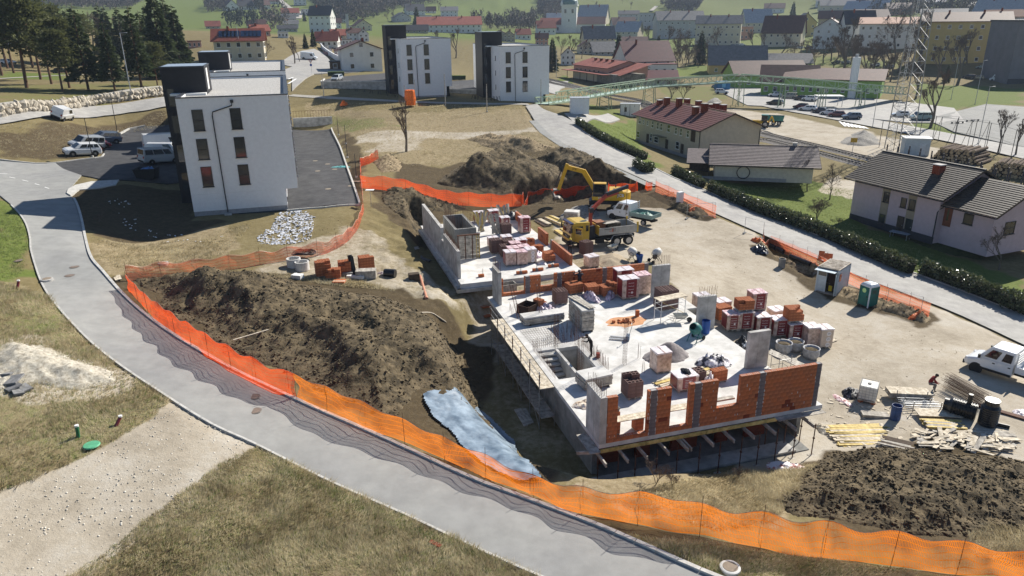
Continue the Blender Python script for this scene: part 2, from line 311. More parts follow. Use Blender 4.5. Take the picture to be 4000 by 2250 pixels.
RRL=[(1322,266),(1343,300),(1372,330),(1430,368),(1500,400),(1570,430),(1648,465),(1800,537),(1900,582),(2050,648),(2200,710),(2420,795),(2576,868),(2800,960)]
RRR=[(1352,262),(1375,278),(1440,305),(1465,330),(1540,372),(1620,410),(1700,450),(1800,490),(1900,530),(2050,590),(2200,648),(2400,725),(2576,792),(2800,875)]
WRRL=catmull([V2(p) for p in GG(RRL)],2);WRRR=catmull([V2(p) for p in GG(RRR)],2)
ROAD_B=[tuple(p) for p in WRRL]+[tuple(p) for p in WRRR[::-1]]
SIDE=[V2(p) for p in GG([(1465,330),(1440,305),(1420,285),(1440,284),(1530,285),(1560,300),(1470,312)])]
PATH=[V2(p) for p in GG([(730,238),(1100,259),(1330,262)])]
LOT2=[V2(p) for p in GG([(1430,204),(1360,205),(1352,226),(1400,238)])]
CARPARK=[V2(p) for p in GG([(1790,215),(1860,215),(2060,240),(2240,252),(2400,272),(2430,310),(2280,308),(2100,290),(1950,268),(1880,265),(1830,240)])]
VROADL=[(1840,232),(1900,262),(2050,292),(2250,330),(2400,360),(2576,400),(2700,425)];VROADR=[(1870,224),(1940,254),(2070,278),(2250,310),(2400,338),(2576,372),(2700,395)]
PITCH=[V2(p) for p in GG([(2330,300),(2480,262),(2620,272),(2700,420),(2576,372),(2400,332)])]
WVL=catmull([V2(p) for p in GG(VROADL)],5);WVR=catmull([V2(p) for p in GG(VROADR)],5)
VDIRT=[V2(p) for p in GG([(1840,275),(1950,290),(2120,325),(2260,355),(2420,390),(2576,430),(2576,470),(2400,430),(2150,385),(1980,345),(1880,310)])]
GPATH=[V2(p) for p in GG([(420,1008),(500,1050),(560,1085),(640,1118),(560,1165),(400,1285),(250,1400),(120,1500),(-60,1500),(-60,1310),(60,1235),(200,1165),(330,1090),(400,1040)])]
PLANES=[ROAD_A,JUNC,PARK,YARD,[tuple(p) for p in WUL]+[tuple(p) for p in WUR[::-1]],ROUND,ROAD_B,SIDE,LOT2,CARPARK,[tuple(p) for p in WVL]+[tuple(p) for p in WVR[::-1]],PITCH]
def axis(a,b,st,lo,hi,g=1.06):
 c=list(np.arange(a,b+st/2,st));s=st;x=c[-1]
 while x<hi: s*=g;x+=s;c.append(x)
 s=st;x=c[0];L=[]
 while x>lo: s*=g;x-=s;L.append(x)
 return np.array(L[::-1]+c)
GX=axis(-46,42,.36,-2200,2200,1.055);GY=axis(18,88,.36,-60,2900,1.045)
XX,YY=np.meshgrid(GX,GY);HZ=hz(XX,YY);ZZ=carve(XX,YY,HZ.copy())
DD=np.hypot(XX,YY)
onp=np.zeros(XX.shape)
for P in PLANES:
 bx=[p[0] for p in P];by=[p[1] for p in P];k=(XX>min(bx)-4)&(XX<max(bx)+4)&(YY>min(by)-4)&(YY<max(by)+4)
 if k.any(): onp[k]=np.maximum(onp[k],soft(XX[k],YY[k],P,.5 if max(by)<110 else 1.0))
site=[LS(-1,-1),LS(20,-1),LS(26,45),LS(-8,50),LS(-8,22)]
bare=np.zeros(XX.shape)   # zones
def zone(L,wd=1.5,jit=1.2,amt=1.,world=False):
 P=[V2(p) for p in (L if world else GG(L))];bx=[p[0] for p in P];by=[p[1] for p in P];w=np.zeros(XX.shape);k=(XX>min(bx)-6)&(XX<max(bx)+6)&(YY>min(by)-6)&(YY<max(by)+6)
 if k.any():
  jx=fbm(XX[k],YY[k],3.,3)*jit;jy=fbm(XX[k]+50,YY[k]+80,3.,3)*jit;w[k]=soft(XX[k]+jx,YY[k]+jy,P,wd)*amt
 return w
ZG=np.zeros(XX.shape);ZD=np.zeros(XX.shape);ZP=np.zeros(XX.shape);ZS=np.zeros(XX.shape)
mx=np.maximum
ZP=mx(ZP,zone([(1420,545),(1560,512),(1700,500),(1800,552),(1920,612),(2060,675),(2200,730),(2420,805),(2700,915),(2700,1160),(2500,1150),(2400,1130),(2080,1110),(2050,1150),(1900,1165),(1800,900),(1700,680),(1560,640),(1420,640)],2.,1.5))
ZP=mx(ZP,zone([tuple(proj((p[0],p[1],h1(p[0],p[1])))) for p in GPATH],.8,.9))
ZP=mx(ZP,zone([(0,860),(60,850),(130,880),(200,900),(290,940),(260,985),(150,985),(60,975),(0,985)],1.5,1.5,.85))
ZP=mx(ZP,zone([(1210,720),(1260,735),(1260,830),(1190,800)],1.,1.,.6));ZP=mx(ZP,zone([(1840,275),(1950,290),(2120,325),(2260,355),(2420,390),(2420,420),(2150,385),(1980,345),(1880,310)],4.,3.,.95))
ZP=mx(ZP,zone([(560,690),(740,640),(900,580),(960,600),(1050,680),(1130,745),(1030,735),(900,705),(740,700)],2.,2.,.55))
ZP=mx(ZP,zone([(900,340),(1020,328),(1120,335),(1290,330),(1340,322),(1350,332),(1230,342),(1100,350),(980,352),(900,362)],.8,.5,.7));ZP=mx(ZP,zone([(960,355),(1040,350),(1060,370),(1000,380),(930,385)],2,2,.6))
ZP=mx(ZP,zone([(1640,470),(1740,520),(1690,515)],1,1,.5));ZP=mx(ZP,zone([(2110,460),(2150,450),(2140,500),(2060,480),(2100,440)],1,1,.7));ZP=mx(ZP,zone([(1115,720),(1200,690),(1600,600),(1700,650),(1260,770)],1.,.6,.5))
ZP=mx(ZP,zone([(1150,860),(1201,1025),(1300,1115),(1376,1200),(1500,1240),(1510,1110),(1250,800)],1.,.8,.38))
for L,a in [([(330,700),(560,685),(700,690),(800,715),(1000,735),(1150,770),(1190,860),(1120,960),(1060,1000),(1130,1110),(1180,1160),(1000,1085),(760,965),(560,860),(400,775)],1.),
([(190,480),(300,470),(480,480),(480,560),(560,560),(340,610),(250,590),(210,560)],.85),([(940,470),(1100,490),(1150,520),(1100,560),(1060,600),(1000,560),(960,520)],.9),([(880,340),(905,420),(900,470),(880,430),(868,340)],.8),
([(1300,490),(1500,470),(1640,480),(1740,520),(1690,520),(1560,520),(1400,545),(1290,550)],.9),([(1000,410),(1100,430),(1240,390),(1420,370),(1500,430),(1560,470),(1300,500),(1100,490),(1000,450)],.9),
([(1500,1320),(1700,1360),(1900,1390),(1700,1440),(1600,1400)],.6),([(1140,790),(1235,805),(1205,1025),(1300,1115),(1376,1200),(1300,1215),(1200,1150),(1100,1000),(1180,900)],.9),([(1900,625),(1960,620),(2080,700),(2360,800),(2330,815),(2060,730)],.9),([(2085,985),(2160,960),(2230,1000),(2160,1030)],.30),([(1990,830),(2120,800),(2230,850),(2120,880)],.26),([(1640,640),(1760,620),(1800,700),(1700,690)],.22),([(2060,1130),(2400,1130),(2600,1180),(2600,1330),(2300,1370),(2000,1280)],.8),
([(1660,480),(1720,500),(1800,545),(1770,555),(1680,510)],.9),([(0,340),(200,315),(410,275),(420,315),(300,330),(250,390),(130,400),(0,395)],.75),([(880,270),(1000,290),(1050,300),(1000,310),(880,300)],.4),([(2030,690),(2330,800),(2280,780)],.9)]: ZD=mx(ZD,zone(L,1.6,1.5,a))
for L,a in [([(0,700),(120,760),(200,850),(300,930),(430,1020),(330,1090),(180,1170),(0,1260)],.65),([(560,1150),(800,1230),(1100,1360),(1250,1449),(200,1460),(400,1290)],.75),([(1540,1240),(1800,1190),(2060,1170),(2000,1280),(1900,1310),(1600,1270)],.9),
([(2450,1280),(2600,1260),(2600,1400),(2450,1370)],.8),([(760,260),(1000,280),(1340,275),(1400,350),(1480,410),(1240,400),(1040,420),(920,390),(880,330),(800,300)],.6),([(230,600),(340,615),(560,575),(560,640),(330,680),(260,660)],.7),([(1030,300),(1330,300),(1350,325),(1050,325)],.75)]: ZS=mx(ZS,zone(L,2.,2.,a))
for L,a in [([(0,700),(120,760),(200,850),(300,930),(430,1020),(330,1090),(180,1170),(0,1260)],.42),([(560,1150),(800,1230),(1100,1360),(1250,1449),(200,1460),(400,1290)],.42),([(1480,1320),(1700,1360),(2300,1410),(2300,1460),(1700,1449)],.4),([(0,215),(400,205),(410,232),(0,275)],.45),([(0,510),(50,550),(66,640),(40,680),(0,700)],.9),([(0,770),(100,790),(130,830),(0,850)],.5),([(1475,312),(1595,305),(1610,400),(1690,445),(1650,420)],.95),([(1800,462),(1990,462),(2150,470),(2135,560),(2420,660),(2600,740),(2600,770),(2300,680),(2050,560),(1900,505)],.95),
([(800,290),(930,300),(1000,320),(900,330)],.5),([(1370,212),(1420,190),(1440,200),(1400,220)],.7),([(1640,175),(1780,165),(1780,190),(1660,195)],.9),([(0,180),(170,185),(160,200),(0,198)],.8),([(420,170),(620,150),(620,190),(450,200)],.6),([(720,160),(800,160),(830,175),(770,182)],.7),
([(2260,330),(2340,300),(2420,320),(2400,340)],.8),([(2300,210),(2576,220),(2576,262),(2480,262),(2330,290)],.8),([(1460,260),(1640,280),(1560,300),(1470,280)],.6),([(1650,215),(1800,215),(1830,250),(1700,260)],.5),([(2000,140),(2250,150),(2300,180),(2000,165)],.6),([(880,170),(960,165),(960,190),(880,185)],.4)]: ZG=mx(ZG,zone(L,2.5,2.5,a))
fh=np.clip((DD-330)/200,0,1);ZG=mx(ZG,fh*(.62+.38*np.clip(fbm(XX,YY,260.,3)*1.5+.4,0,1)));ZS=mx(ZS,fh*.55*np.clip(fbm(XX+900,YY,180.,3)*2,0,1))
ZD*=1-.0*ZP
nz=fbm(XX,YY,2.2,4,.6)*.10+fbm(XX+30,YY,.9,2)*.05*np.clip(ZD+ZS*.5,0,1)+fbm(XX,YY+70,40.,3)*np.clip((DD-900)/300,0,1)*8
flat=np.clip(onp*1.3,0,1);ns=np.clip((DD-500)/200,0,1)
insl=np.zeros(XX.shape);P=[LS(-2.5,-3),LS(16.5,-3),LS(17,25),LS(15,45),LS(-1,45),LS(-2,24)];k=(DD<100);insl[k]=soft(XX[k],YY[k],P,1.2)
ZZ=ZZ+nz*(1-flat)*(1-.7*insl)*(1-.6*ZP)-flat*np.where(DD<110,.10,.22)
rb=zone([(930,520),(1060,560),(1160,700),(1240,800),(1210,1030),(1120,1000),(1150,860),(1080,780),(940,680)],1.,.5);ZZ=ZZ+rb*(fbm(XX,YY,1.3,4,.75)*.45+np.abs(fbm(XX,YY+9,.7,3))*.2)*(1-insl)*(1-flat)
ny,nx=XX.shape;idx=np.arange(nx*ny).reshape(ny,nx);FQ=np.stack([idx[:-1,:-1],idx[:-1,1:],idx[1:,1:],idx[1:,:-1]],-1).reshape(-1,4)
def groundmat():
 m=bpy.data.materials.new('ground');m.use_nodes=True;N=m.node_tree.nodes;L=m.node_tree.links;b=N['Principled BSDF'];b.inputs['Roughness'].default_value=.95;b.inputs['Specular IOR Level'].default_value=.1
 tc=N.new('ShaderNodeTexCoord');at_=N.new('ShaderNodeAttribute');at_.attribute_name='zone';sp=N.new('ShaderNodeSeparateColor');L.new(at_.outputs['Color'],sp.inputs[0])
 def noise(s,d=6,r=.65):
  n=N.new('ShaderNodeTexNoise');n.inputs['Scale'].default_value=s;n.inputs['Detail'].default_value=d;n.inputs['Roughness'].default_value=r;L.new(tc.outputs['Object'],n.inputs['Vector']);return n.outputs[0]
 n1=noise(.35,8,.7);n2=noise(2.2,7,.7);n3=noise(9.,5,.7);n4=noise(.22,7,.72)
 def ramp(f,*cs):
  r=N.new('ShaderNodeValToRGB');e=r.color_ramp.elements;e[0].position=.3;e[1].position=.7;e[0].color=(*cs[0],1);e[1].color=(*cs[-1],1)
  if len(cs)==3: q=e.new(.5);q.color=(*cs[1],1)
  L.new(f,r.inputs[0]);return r.outputs[0]
 def mixf(a,b_,t):
  q=N.new('ShaderNodeMix');q.data_type='FLOAT';q.inputs[0].default_value=t;L.new(a,q.inputs[2]);L.new(b_,q.inputs[3]);return q.outputs[0]
 nm=mixf(n2,n3,.45);nb=mixf(n1,n2,.55)
 base=ramp(nb,(.12,.10,.045),(.185,.15,.075),(.26,.22,.12))
 green=ramp(nm,(.06,.085,.018),(.115,.15,.035),(.19,.19,.07));dirt=ramp(nm,(.045,.033,.018),(.085,.064,.037),(.15,.118,.07));pale=ramp(mixf(nb,n4,.6),(.22,.185,.135),(.41,.36,.285),(.53,.50,.44));straw=ramp(nm,(.15,.115,.065),(.27,.215,.13),(.40,.335,.22))
 def w(sock,nz,am):
  a=N.new('ShaderNodeMath');a.operation='SUBTRACT';L.new(nz,a.inputs[0]);a.inputs[1].default_value=.5
  c=N.new('ShaderNodeMath');c.operation='MULTIPLY_ADD';L.new(a.outputs[0],c.inputs[0]);c.inputs[1].default_value=am;L.new(sock,c.inputs[2])
  s=N.new('ShaderNodeMapRange');s.interpolation_type='SMOOTHSTEP';s.inputs[1].default_value=.3;s.inputs[2].default_value=.72;L.new(c.outputs[0],s.inputs[0]);return s.outputs[0]
 def mix(c0,c1,f):
  q=N.new('ShaderNodeMix');q.data_type='RGBA';L.new(f,q.inputs[0]);L.new(c0,q.inputs[6]);L.new(c1,q.inputs[7]);return q.outputs[2]
 sc=N.new('ShaderNodeMath');sc.operation='MULTIPLY';L.new(at_.outputs['Alpha'],sc.inputs[0]);sc.inputs[1].default_value=1
 c=mix(base,straw,w(sc.outputs[0],nb,1.3));c=mix(c,green,w(sp.outputs[0],nb,1.6));c=mix(c,pale,w(sp.outputs[2],nb,.9));c=mix(c,dirt,w(sp.outputs[1],nb,1.2))
 L.new(c,b.inputs['Base Color']);bp=N.new('ShaderNodeBump');bp.inputs['Strength'].default_value=.55;bp.inputs['Distance'].default_value=.12;L.new(nm,bp.inputs['Height']);L.new(bp.outputs[0],b.inputs['Normal']);return m
GROUND=groundmat()
gm=npmesh('ground',np.stack([XX,YY,ZZ],-1).reshape(-1,3),FQ,GROUND,True)
ca=gm.color_attributes.new('zone','FLOAT_COLOR','POINT');ca.data.foreach_set('color',np.stack([ZG,ZD,ZP,ZS],-1).reshape(-1).astype(np.float32))
go=bpy.data.objects.new('ground',gm);COL.objects.link(go);tag(go,'sloping winter ground of turf, bare soil and gravel under the whole place','ground',kind='structure')
def sheet(name,P,m,lift=.03,step=1.5,label=None,cat=None,kind='structure',zf=None,skirt=.35):
 P=[Vector((p[0],p[1])) for p in P];x0=min(p.x for p in P);x1=max(p.x for p in P);y0=min(p.y for p in P);y1=max(p.y for p in P)
 O=[]
 for i in range(len(P)):
  a,b=P[i],P[(i+1)%len(P)];n=max(1,int((b-a).length/step))
  O+=[a+(b-a)*(k/n) for k in range(n)]
 gx,gy=np.meshgrid(np.arange(x0,x1,step)+.013,np.arange(y0,y1,step)+.017);gx=gx.ravel();gy=gy.ravel();k=inside(gx,gy,O)&(pdist(gx,gy,O)>step*.4)
 V=O+[Vector((float(a),float(b))) for a,b in zip(gx[k],gy[k])];n=len(O)
 r=geometry.delaunay_2d_cdt(V,[],[list(range(n))],1,1e-4);v=np.array([(p.x,p.y) for p in r[0]]);f=[tuple(t) for t in r[2]]
 z=(zf(v[:,0],v[:,1]) if zf else hz(v[:,0],v[:,1]))+lift
 vv=[(a,b,c) for (a,b),c in zip(v,z)];mb=MB();mb.add(vv,f)
 on=[vv[i] if (Vector(vv[i][:2])-O[i]).length<1e-3 else (O[i].x,O[i].y,(float(zf(np.array([O[i].x]),np.array([O[i].y]))[0]) if zf else h1(O[i].x,O[i].y))+lift) for i in range(n)]
 if skirt:
  lo=[(p[0],p[1],p[2]-skirt) for p in on];mb.add(on+lo,[(i,n+i,n+(i+1)%n,(i+1)%n) for i in range(n)])
 o=mb.build(name,m,smooth=False);tag(o,label,cat,kind=kind);return o
def strip(name,A,B,m,lift,n=160,cross=6,label=None,cat=None,kind='structure',crown=0.):
 a=resamp([tuple(p)[:2] for p in A],n);b=resamp([tuple(p)[:2] for p in B],n);t=np.linspace(0,1,cross+1)
 P=a[:,None,:]*(1-t)[None,:,None]+b[:,None,:]*t[None,:,None];z=hz(P[...,0],P[...,1])+lift+crown*(1-(2*t-1)**2)[None,:]
 V=np.concatenate([P,z[...,None]],-1).reshape(-1,3);i=np.arange(n*(cross+1)).reshape(n,cross+1);Fq=np.stack([i[:-1,:-1],i[:-1,1:],i[1:,1:],i[1:,:-1]],-1).reshape(-1,4)
 o=npobj(name,V,Fq,m,True);tag(o,label,cat,kind=kind);return o
def kerb(name,Ln,m,w=.16,h=.12,lift=.0,seg=1.0,label='kerb',cat='kerb'):
 P=resamp([tuple(p)[:2] for p in Ln],max(2,int(sum(math.dist(Ln[i],Ln[i+1]) for i in range(len(Ln)-1))/seg)+1));root=thing(name,None,None);tag(root,label,cat,kind='structure')
 for i in range(len(P)-1):
  a=P[i];b=P[i+1];za,zb=h1(*a)+lift,h1(*b)+lift;g=.012/max(.1,math.dist(a,b));a2=a+(b-a)*g;b2=b-(b-a)*g
  mb=MB().beam((a2[0],a2[1],za+h/2-.1),(b2[0],b2[1],zb+h/2-.1),w,h+.2);mb.build('kerb_stone',m,root)
 return root
def roadmat(name,c,c2,sp=(.25,1.)):
 m=mat(name,c,.85,.05,.9,.25,60,c2=c2,coord='Object');N=m.node_tree.nodes;L=m.node_tree.links;b=N['Principled BSDF'];src=b.inputs['Base Color'].links[0].from_socket
 tc=N.new('ShaderNodeTexCoord');n=N.new('ShaderNodeTexNoise');n.inputs['Scale'].default_value=.18;n.inputs['Detail'].default_value=6;L.new(tc.outputs['Object'],n.inputs['Vector'])
 r=N.new('ShaderNodeValToRGB');r.color_ramp.elements[0].position=.35;r.color_ramp.elements[1].position=.65;r.color_ramp.elements[0].color=(.90,.90,.91,1);r.color_ramp.elements[1].color=(1.04,1.04,1.02,1);L.new(n.outputs[0],r.inputs[0])
 n2=N.new('ShaderNodeTexNoise');n2.inputs['Scale'].default_value=40;n2.inputs['Detail'].default_value=3;L.new(tc.outputs['Object'],n2.inputs['Vector']);r2=N.new('ShaderNodeValToRGB');r2.color_ramp.elements[0].color=(.82,.82,.82,1);r2.color_ramp.elements[1].color=(1.12,1.12,1.12,1);L.new(n2.outputs[0],r2.inputs[0])
 q=N.new('ShaderNodeMix');q.data_type='RGBA';q.blend_type='MULTIPLY';q.inputs[0].default_value=1;L.new(src,q.inputs[6]);L.new(r.outputs[0],q.inputs[7]);q2=N.new('ShaderNodeMix');q2.data_type='RGBA';q2.blend_type='MULTIPLY';q2.inputs[0].default_value=1;L.new(q.outputs[2],q2.inputs[6]);L.new(r2.outputs[0],q2.inputs[7]);L.new(q2.outputs[2],b.inputs['Base Color']);return m
ROADM=roadmat('asphalt_pale',(.28,.28,.272),(.31,.31,.30));ROADN=roadmat('asphalt_new',(.045,.045,.048),(.075,.075,.078));ROADV=roadmat('asphalt_worn',(.32,.31,.295),(.38,.37,.35));KERB=M('kerb_concrete',(.50,.49,.46),.9,.15,3,.2,20);MARK=M('road_marking',(.78,.78,.76),.7,.1,6)
strip('road',WRL,WRR,ROADM,.03,320,8,'pale asphalt road curving down past the building site',cat='road')
sheet('road_junction',JUNC,ROADM,.025,1.2,'pale asphalt junction beside the parking lot','road')
sheet('parking_lot',PARK,ROADN,.02,1.2,'new dark asphalt parking lot behind the first white block','parking lot')
sheet('yard',YARD,ROADN,.02,1.2,'dark asphalt yard beside the first white block','yard')
strip('road_upper',WUL,WUR,ROADV,.05,120,6,'worn asphalt road above the parking lot','road')
sheet('road_roundabout',ROUND,ROADV,.07,4,'worn asphalt junction beyond the white blocks','road')
strip('road_right',WRRL,WRRR,ROADV,.035,200,8,'worn asphalt road running between the site and the houses','road')
sheet('forecourt',SIDE,ROADV,.035,3,'gravel forecourt at the foot of the footbridge','forecourt')
sheet('car_park',CARPARK,ROADV,.06,6,'pale asphalt car park before the green building','car park')
sheet('parking_strip',LOT2,ROADV,.07,5,'pale asphalt parking strip beside the third white block','parking strip')
strip('road_valley',WVL,WVR,ROADV,.07,120,4,'pale valley road beside the railway yard','road')
sheet('sports_pitch',PITCH,roadmat('asphalt_pitch',(.19,.19,.18),(.24,.24,.23)),.06,6,'pale asphalt sports pitch beyond the valley road','pitch')
def ribbon(name,px,wd,m,lift,label,cat,kind='structure',n=80):
 c=resamp([tuple(V2(p)) for p in GG(px)],n);t=np.gradient(c,axis=0);t/=np.linalg.norm(t,axis=1)[:,None];nn=np.stack([-t[:,1],t[:,0]],-1)
 return strip(name,c-nn*wd/2,c+nn*wd/2,m,lift,n,2,label,cat,kind)
PALE=M('path_gravel',(.36,.34,.30),.95,.15,3,.2,30)
ribbon('footpath',[(730,240),(840,247),(960,253),(1100,259),(1240,262),(1330,263)],2.2,PALE,.07,'pale gravel footpath below the two far white blocks','path')
ribbon('pavement_right',[(1340,304),(1368,334),(1426,373),(1495,405),(1565,435),(1640,469)],1.3,ROADM,.05,'grey pavement along the upper right road','pavement')
ribbon('pavement_upper',[(-60,283),(0,280),(200,264),(415,228)],1.6,PALE,.9,'pale pavement on top of the boulder wall','pavement')
ribbon('park_path',[(-40,200),(0,198),(150,190),(300,184),(420,178)],2.5,PALE,.06,'pale path crossing the park under the pines','path')
def offl(P,d):
 P=np.array([tuple(p)[:2] for p in P]);t=np.gradient(P,axis=0);t/=np.linalg.norm(t,axis=1)[:,None];return [tuple(q) for q in P+np.stack([-t[:,1],t[:,0]],-1)*d]
kerb('kerb',offl(WRR[4:],.10),KERB,.2,.14,0,1.0,'concrete kerb stones between the curving road and the orange net')
kerb('kerb',offl(WRL[6:],-.06),KERB,.12,.05,0,1.0,'low concrete kerb on the grass side of the curving road')
kerb('kerb',[V2(p) for p in GG([(-30,402),(0,402),(95,412),(140,410),(200,402),(256,396),(262,388)])],KERB,.2,.12,0,1.2,'pale kerb along the parking lot entrance')
kerb('kerb',[V2(p) for p in GG([(302,338),(322,326),(345,322),(366,318)])],KERB,.25,.25,0,1.2,'pale stepped kerb at the head of the parking lot')
kerb('kerb',[V2(p) for p in GG([(834,324),(856,372),(880,440),(905,515)])],KERB,.2,.25,.0,1.2,'white kerb along the right of the dark yard')
kerb('kerb',[V2(p) for p in GG([(905,516),(820,522),(722,530)])],KERB,.15,.12,.0,1.2,'white kerb along the front of the dark yard')
kerb('kerb',[V2(p) for p in GG(RRR[3:])],KERB,.18,.12,.0,2.0,'pale kerb between the right road and the hedge')
ISL=[V2(p) for p in GG([(168,488),(172,478),(190,468),(230,459),(300,455),(292,468),(250,476),(200,480),(185,490),(178,494)])]
sheet('traffic_island',ISL,KERB,.14,.8,'rounded concrete island at the parking lot corner','traffic island',skirt=.4)
def mark(a,b,wd,label,z=.012,lift=.03):
 p=G(*a);q=G(*b);mb=MB();d=(q-p).normalized();n=Vector((-d.y,d.x,0))*wd/2;mb.quad(*[(c.x,c.y,h1(c.x,c.y)+lift+z) for c in (p-n,q-n,q+n,p+n)]);o=mb.build('lane_mark',MARK);tag(o,label,'lane mark',kind='structure')
for i,(x1,y1,x2,y2) in enumerate([(95,495,155,508),(225,525,285,540),(350,563,400,577),(450,598,495,612),(0,460,75,462)]): mark(K(4,x1,y1),K(4,x2,y2),.13,'white lane dash on the junction asphalt')
for (x1,y1,x2,y2) in [(325,845,405,795),(325,800,375,780)]: mark(K(1,x1,y1),K(1,x2,y2),.5,'white road edge line before the roundabout',lift=.09)
for i in range(7):
 a=Z(3000,0,2.574,720+i*38,1225+i*8);b=Z(3000,0,2.574,780+i*38,1275+i*4);mark(a,b,.5,'white zebra bar across the valley road',lift=.09)
# ================================================================== BUILDING SITE
def text_mesh(s,size,m,depth=.004):
 key=('txt',s,size,m.name)
 if key in KID: return KID[key]
 c=bpy.data.curves.new('lettering','FONT');c.body=s;c.size=size;c.extrude=depth;c.align_x='CENTER';c.align_y='CENTER';c.resolution_u=2
 o=bpy.data.objects.new('lettering_tmp',c);COL.objects.link(o);dg=bpy.context.evaluated_depsgraph_get();me=bpy.data.meshes.new_from_object(o.evaluated_get(dg));bpy.data.objects.remove(o);me.name='lettering';me.materials.clear();me.materials.append(m);KID[key]=me;return me
def hollow(w,d,h,nx,ny,wall=.03,deep=.12):
 mb=MB();X=[-w/2];cw=(w-wall*(nx+1))/nx;cy=(d-wall*(ny+1))/ny;xs=[-w/2];ys=[-d/2]
 for i in range(nx): xs+=[xs[-1]+wall];xs+=[xs[-1]+cw]
 xs.append(w/2)
 for i in range(ny): ys+=[ys[-1]+wall];ys+=[ys[-1]+cy]
 ys.append(d/2);z=h
 P=[(-w/2,-d/2,0),(w/2,-d/2,0),(w/2,d/2,0),(-w/2,d/2,0),(-w/2,-d/2,z),(w/2,-d/2,z),(w/2,d/2,z),(-w/2,d/2,z)];mb.add(P,[(0,3,2,1),(0,1,5,4),(1,2,6,5),(2,3,7,6),(3,0,4,7)])
 for i in range(len(xs)-1):
  for j in range(len(ys)-1):
   a,b,c,e=xs[i],xs[i+1],ys[j],ys[j+1]
   if i%2==1 and j%2==1:
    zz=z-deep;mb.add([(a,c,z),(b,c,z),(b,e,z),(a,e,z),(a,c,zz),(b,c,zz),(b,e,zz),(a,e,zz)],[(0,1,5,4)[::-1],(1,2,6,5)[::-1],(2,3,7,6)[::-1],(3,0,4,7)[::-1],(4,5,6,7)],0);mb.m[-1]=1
   else: mb.quad((a,c,z),(b,c,z),(b,e,z),(a,e,z))
 return mb
BR={}
def brickmesh(L,kind,top=False):
 k=(L,kind,top)
 if k not in BR:
  m={'o':BRICK,'p':BRICKP,'d':BRICKD,'g':BRICKG}[kind]
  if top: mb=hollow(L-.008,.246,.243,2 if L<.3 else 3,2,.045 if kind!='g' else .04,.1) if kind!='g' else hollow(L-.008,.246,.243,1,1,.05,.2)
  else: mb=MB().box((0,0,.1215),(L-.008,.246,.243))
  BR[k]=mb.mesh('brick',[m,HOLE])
 return BR[k]
BRICKP=M('brick_pale',(.46,.145,.055),.9,.22,2.5,.3,40)
def brickwall(name,label,O,rz,segs,cols,nc,group=None):
 """segs: (x0,x1,c0,c1) courses c0..c1 filled;cols: x ranges of grey column blocks"""
 root=thing(name,label,'brick wall',O,rz,group);core=MB();sm=MB();n=0
 occ=lambda x,c: any(a-.01<=x<=b+.01 and c0<=c<c1 for a,b,c0,c1 in segs)
 for (a,b,c0,c1) in segs:
  core.box(((a+b)/2,.125,(c0+c1)*.125-.006),(b-a-.03,.215,(c1-c0)*.25-.012))
  for c in range(c0,c1):
   cuts=[a,b]
   for (p,q) in cols:
    if a-.01<=p and q<=b+.01: cuts+=[p,q]
   cuts=sorted(set(cuts))
   for i in range(len(cuts)-1):
    s,e=cuts[i],cuts[i+1]
    if e-s<.05: continue
    iscol=any(abs(s-p)<.02 and abs(e-q)<.02 for p,q in cols)
    if iscol: parts=[(s,e,'g')]
    else:
     ln=e-s;nb=max(1,round(ln/.375)) if ln>.9 else max(1,round(ln/.25));w=ln/nb;off=(c%2)*.5*w;xs=[s]+[s+off+w*k for k in range(nb+1) if s+.06<s+off+w*k<e-.06]+[e];xs=sorted(set(round(v,3) for v in xs))
     parts=[(xs[k],xs[k+1],random.choices('opd',[6,4,.5])[0]) for k in range(len(xs)-1)]
    for (p,q,kd) in parts:
     L=round((q-p)*40)/40 or .025;top=not occ((p+q)/2,c+1);me=brickmesh(max(.05,L),kd,top);o=inst('brick',me,root,((p+q)/2,.125+random.uniform(-.004,.004),c*.25));o.scale=((q-p-.008)/(max(.05,L)-.008),1,1)
     if kd=='g' and random.random()<.75:
      for side in (p,q):
       if random.random()<.6: sm.box((side+random.uniform(-.02,.02),-.003,c*.25+.125+random.uniform(-.04,.04)),(random.uniform(.02,.05),.006,random.uniform(.08,.2)))
     elif random.random()<.10: sm.box((p+random.uniform(0,.03),-.002,c*.25+.12),(random.uniform(.02,.05),.006,random.uniform(.06,.18)))
 core.build('mortar',MORTAR,root); 
 if sm.v: sm.build('mortar_smear',M('mortar_pale',(.55,.53,.50),.95,.2,8),root)
 return root
U1=thing('floor_slab','pale concrete floor slab with stair opening carrying the near brick walls','concrete slab',SO,SRZ)
mb=MB()
for x0,x1,y0,y1 in [(0,14.15,0.0,7.7),(0,.55,7.7,12.05),(3.5,14.15,7.7,12.05),(0,14.15,12.05,23.2)]: mb.box(((x0+x1)/2,(y0+y1)/2,-.125),(x1-x0,y1-y0,.25))
mb.build('slab',CONCL,U1)
MB().box((1.92,9.85,-1.5),(.18,4.0,3.1)).build('shaft_wall',CONC,U1); 
mb=MB();mb.box((2.75,12.12,-1.55),(1.5,.14,2.58));mb.build('shaft_wall',CONC,U1);MB().box((3.58,9.85,-1.55),(.15,4.3,2.58)).build('shaft_wall',CONC,U1);MB().box((2.0,7.62,-1.55),(3.0,.14,2.58)).build('shaft_wall',CONC,U1)
st=thing('staircase','concrete stair flight going down inside the slab opening','stairs',LS(0,0),SRZ)
for i in range(9): MB().box((1.2,11.75-i*.42,-.2-i*.19),(1.22,.44,.13)).build('step',CONC,st)
mb=MB();mb.prism([(11.9,-.35),(11.9,-.7),(8.0,-2.4),(8.0,-2.0)],0,1.2); 
mb.v=[(.6+z,x,y) for x,y,z in mb.v];mb.build('flight',CONCD,st)
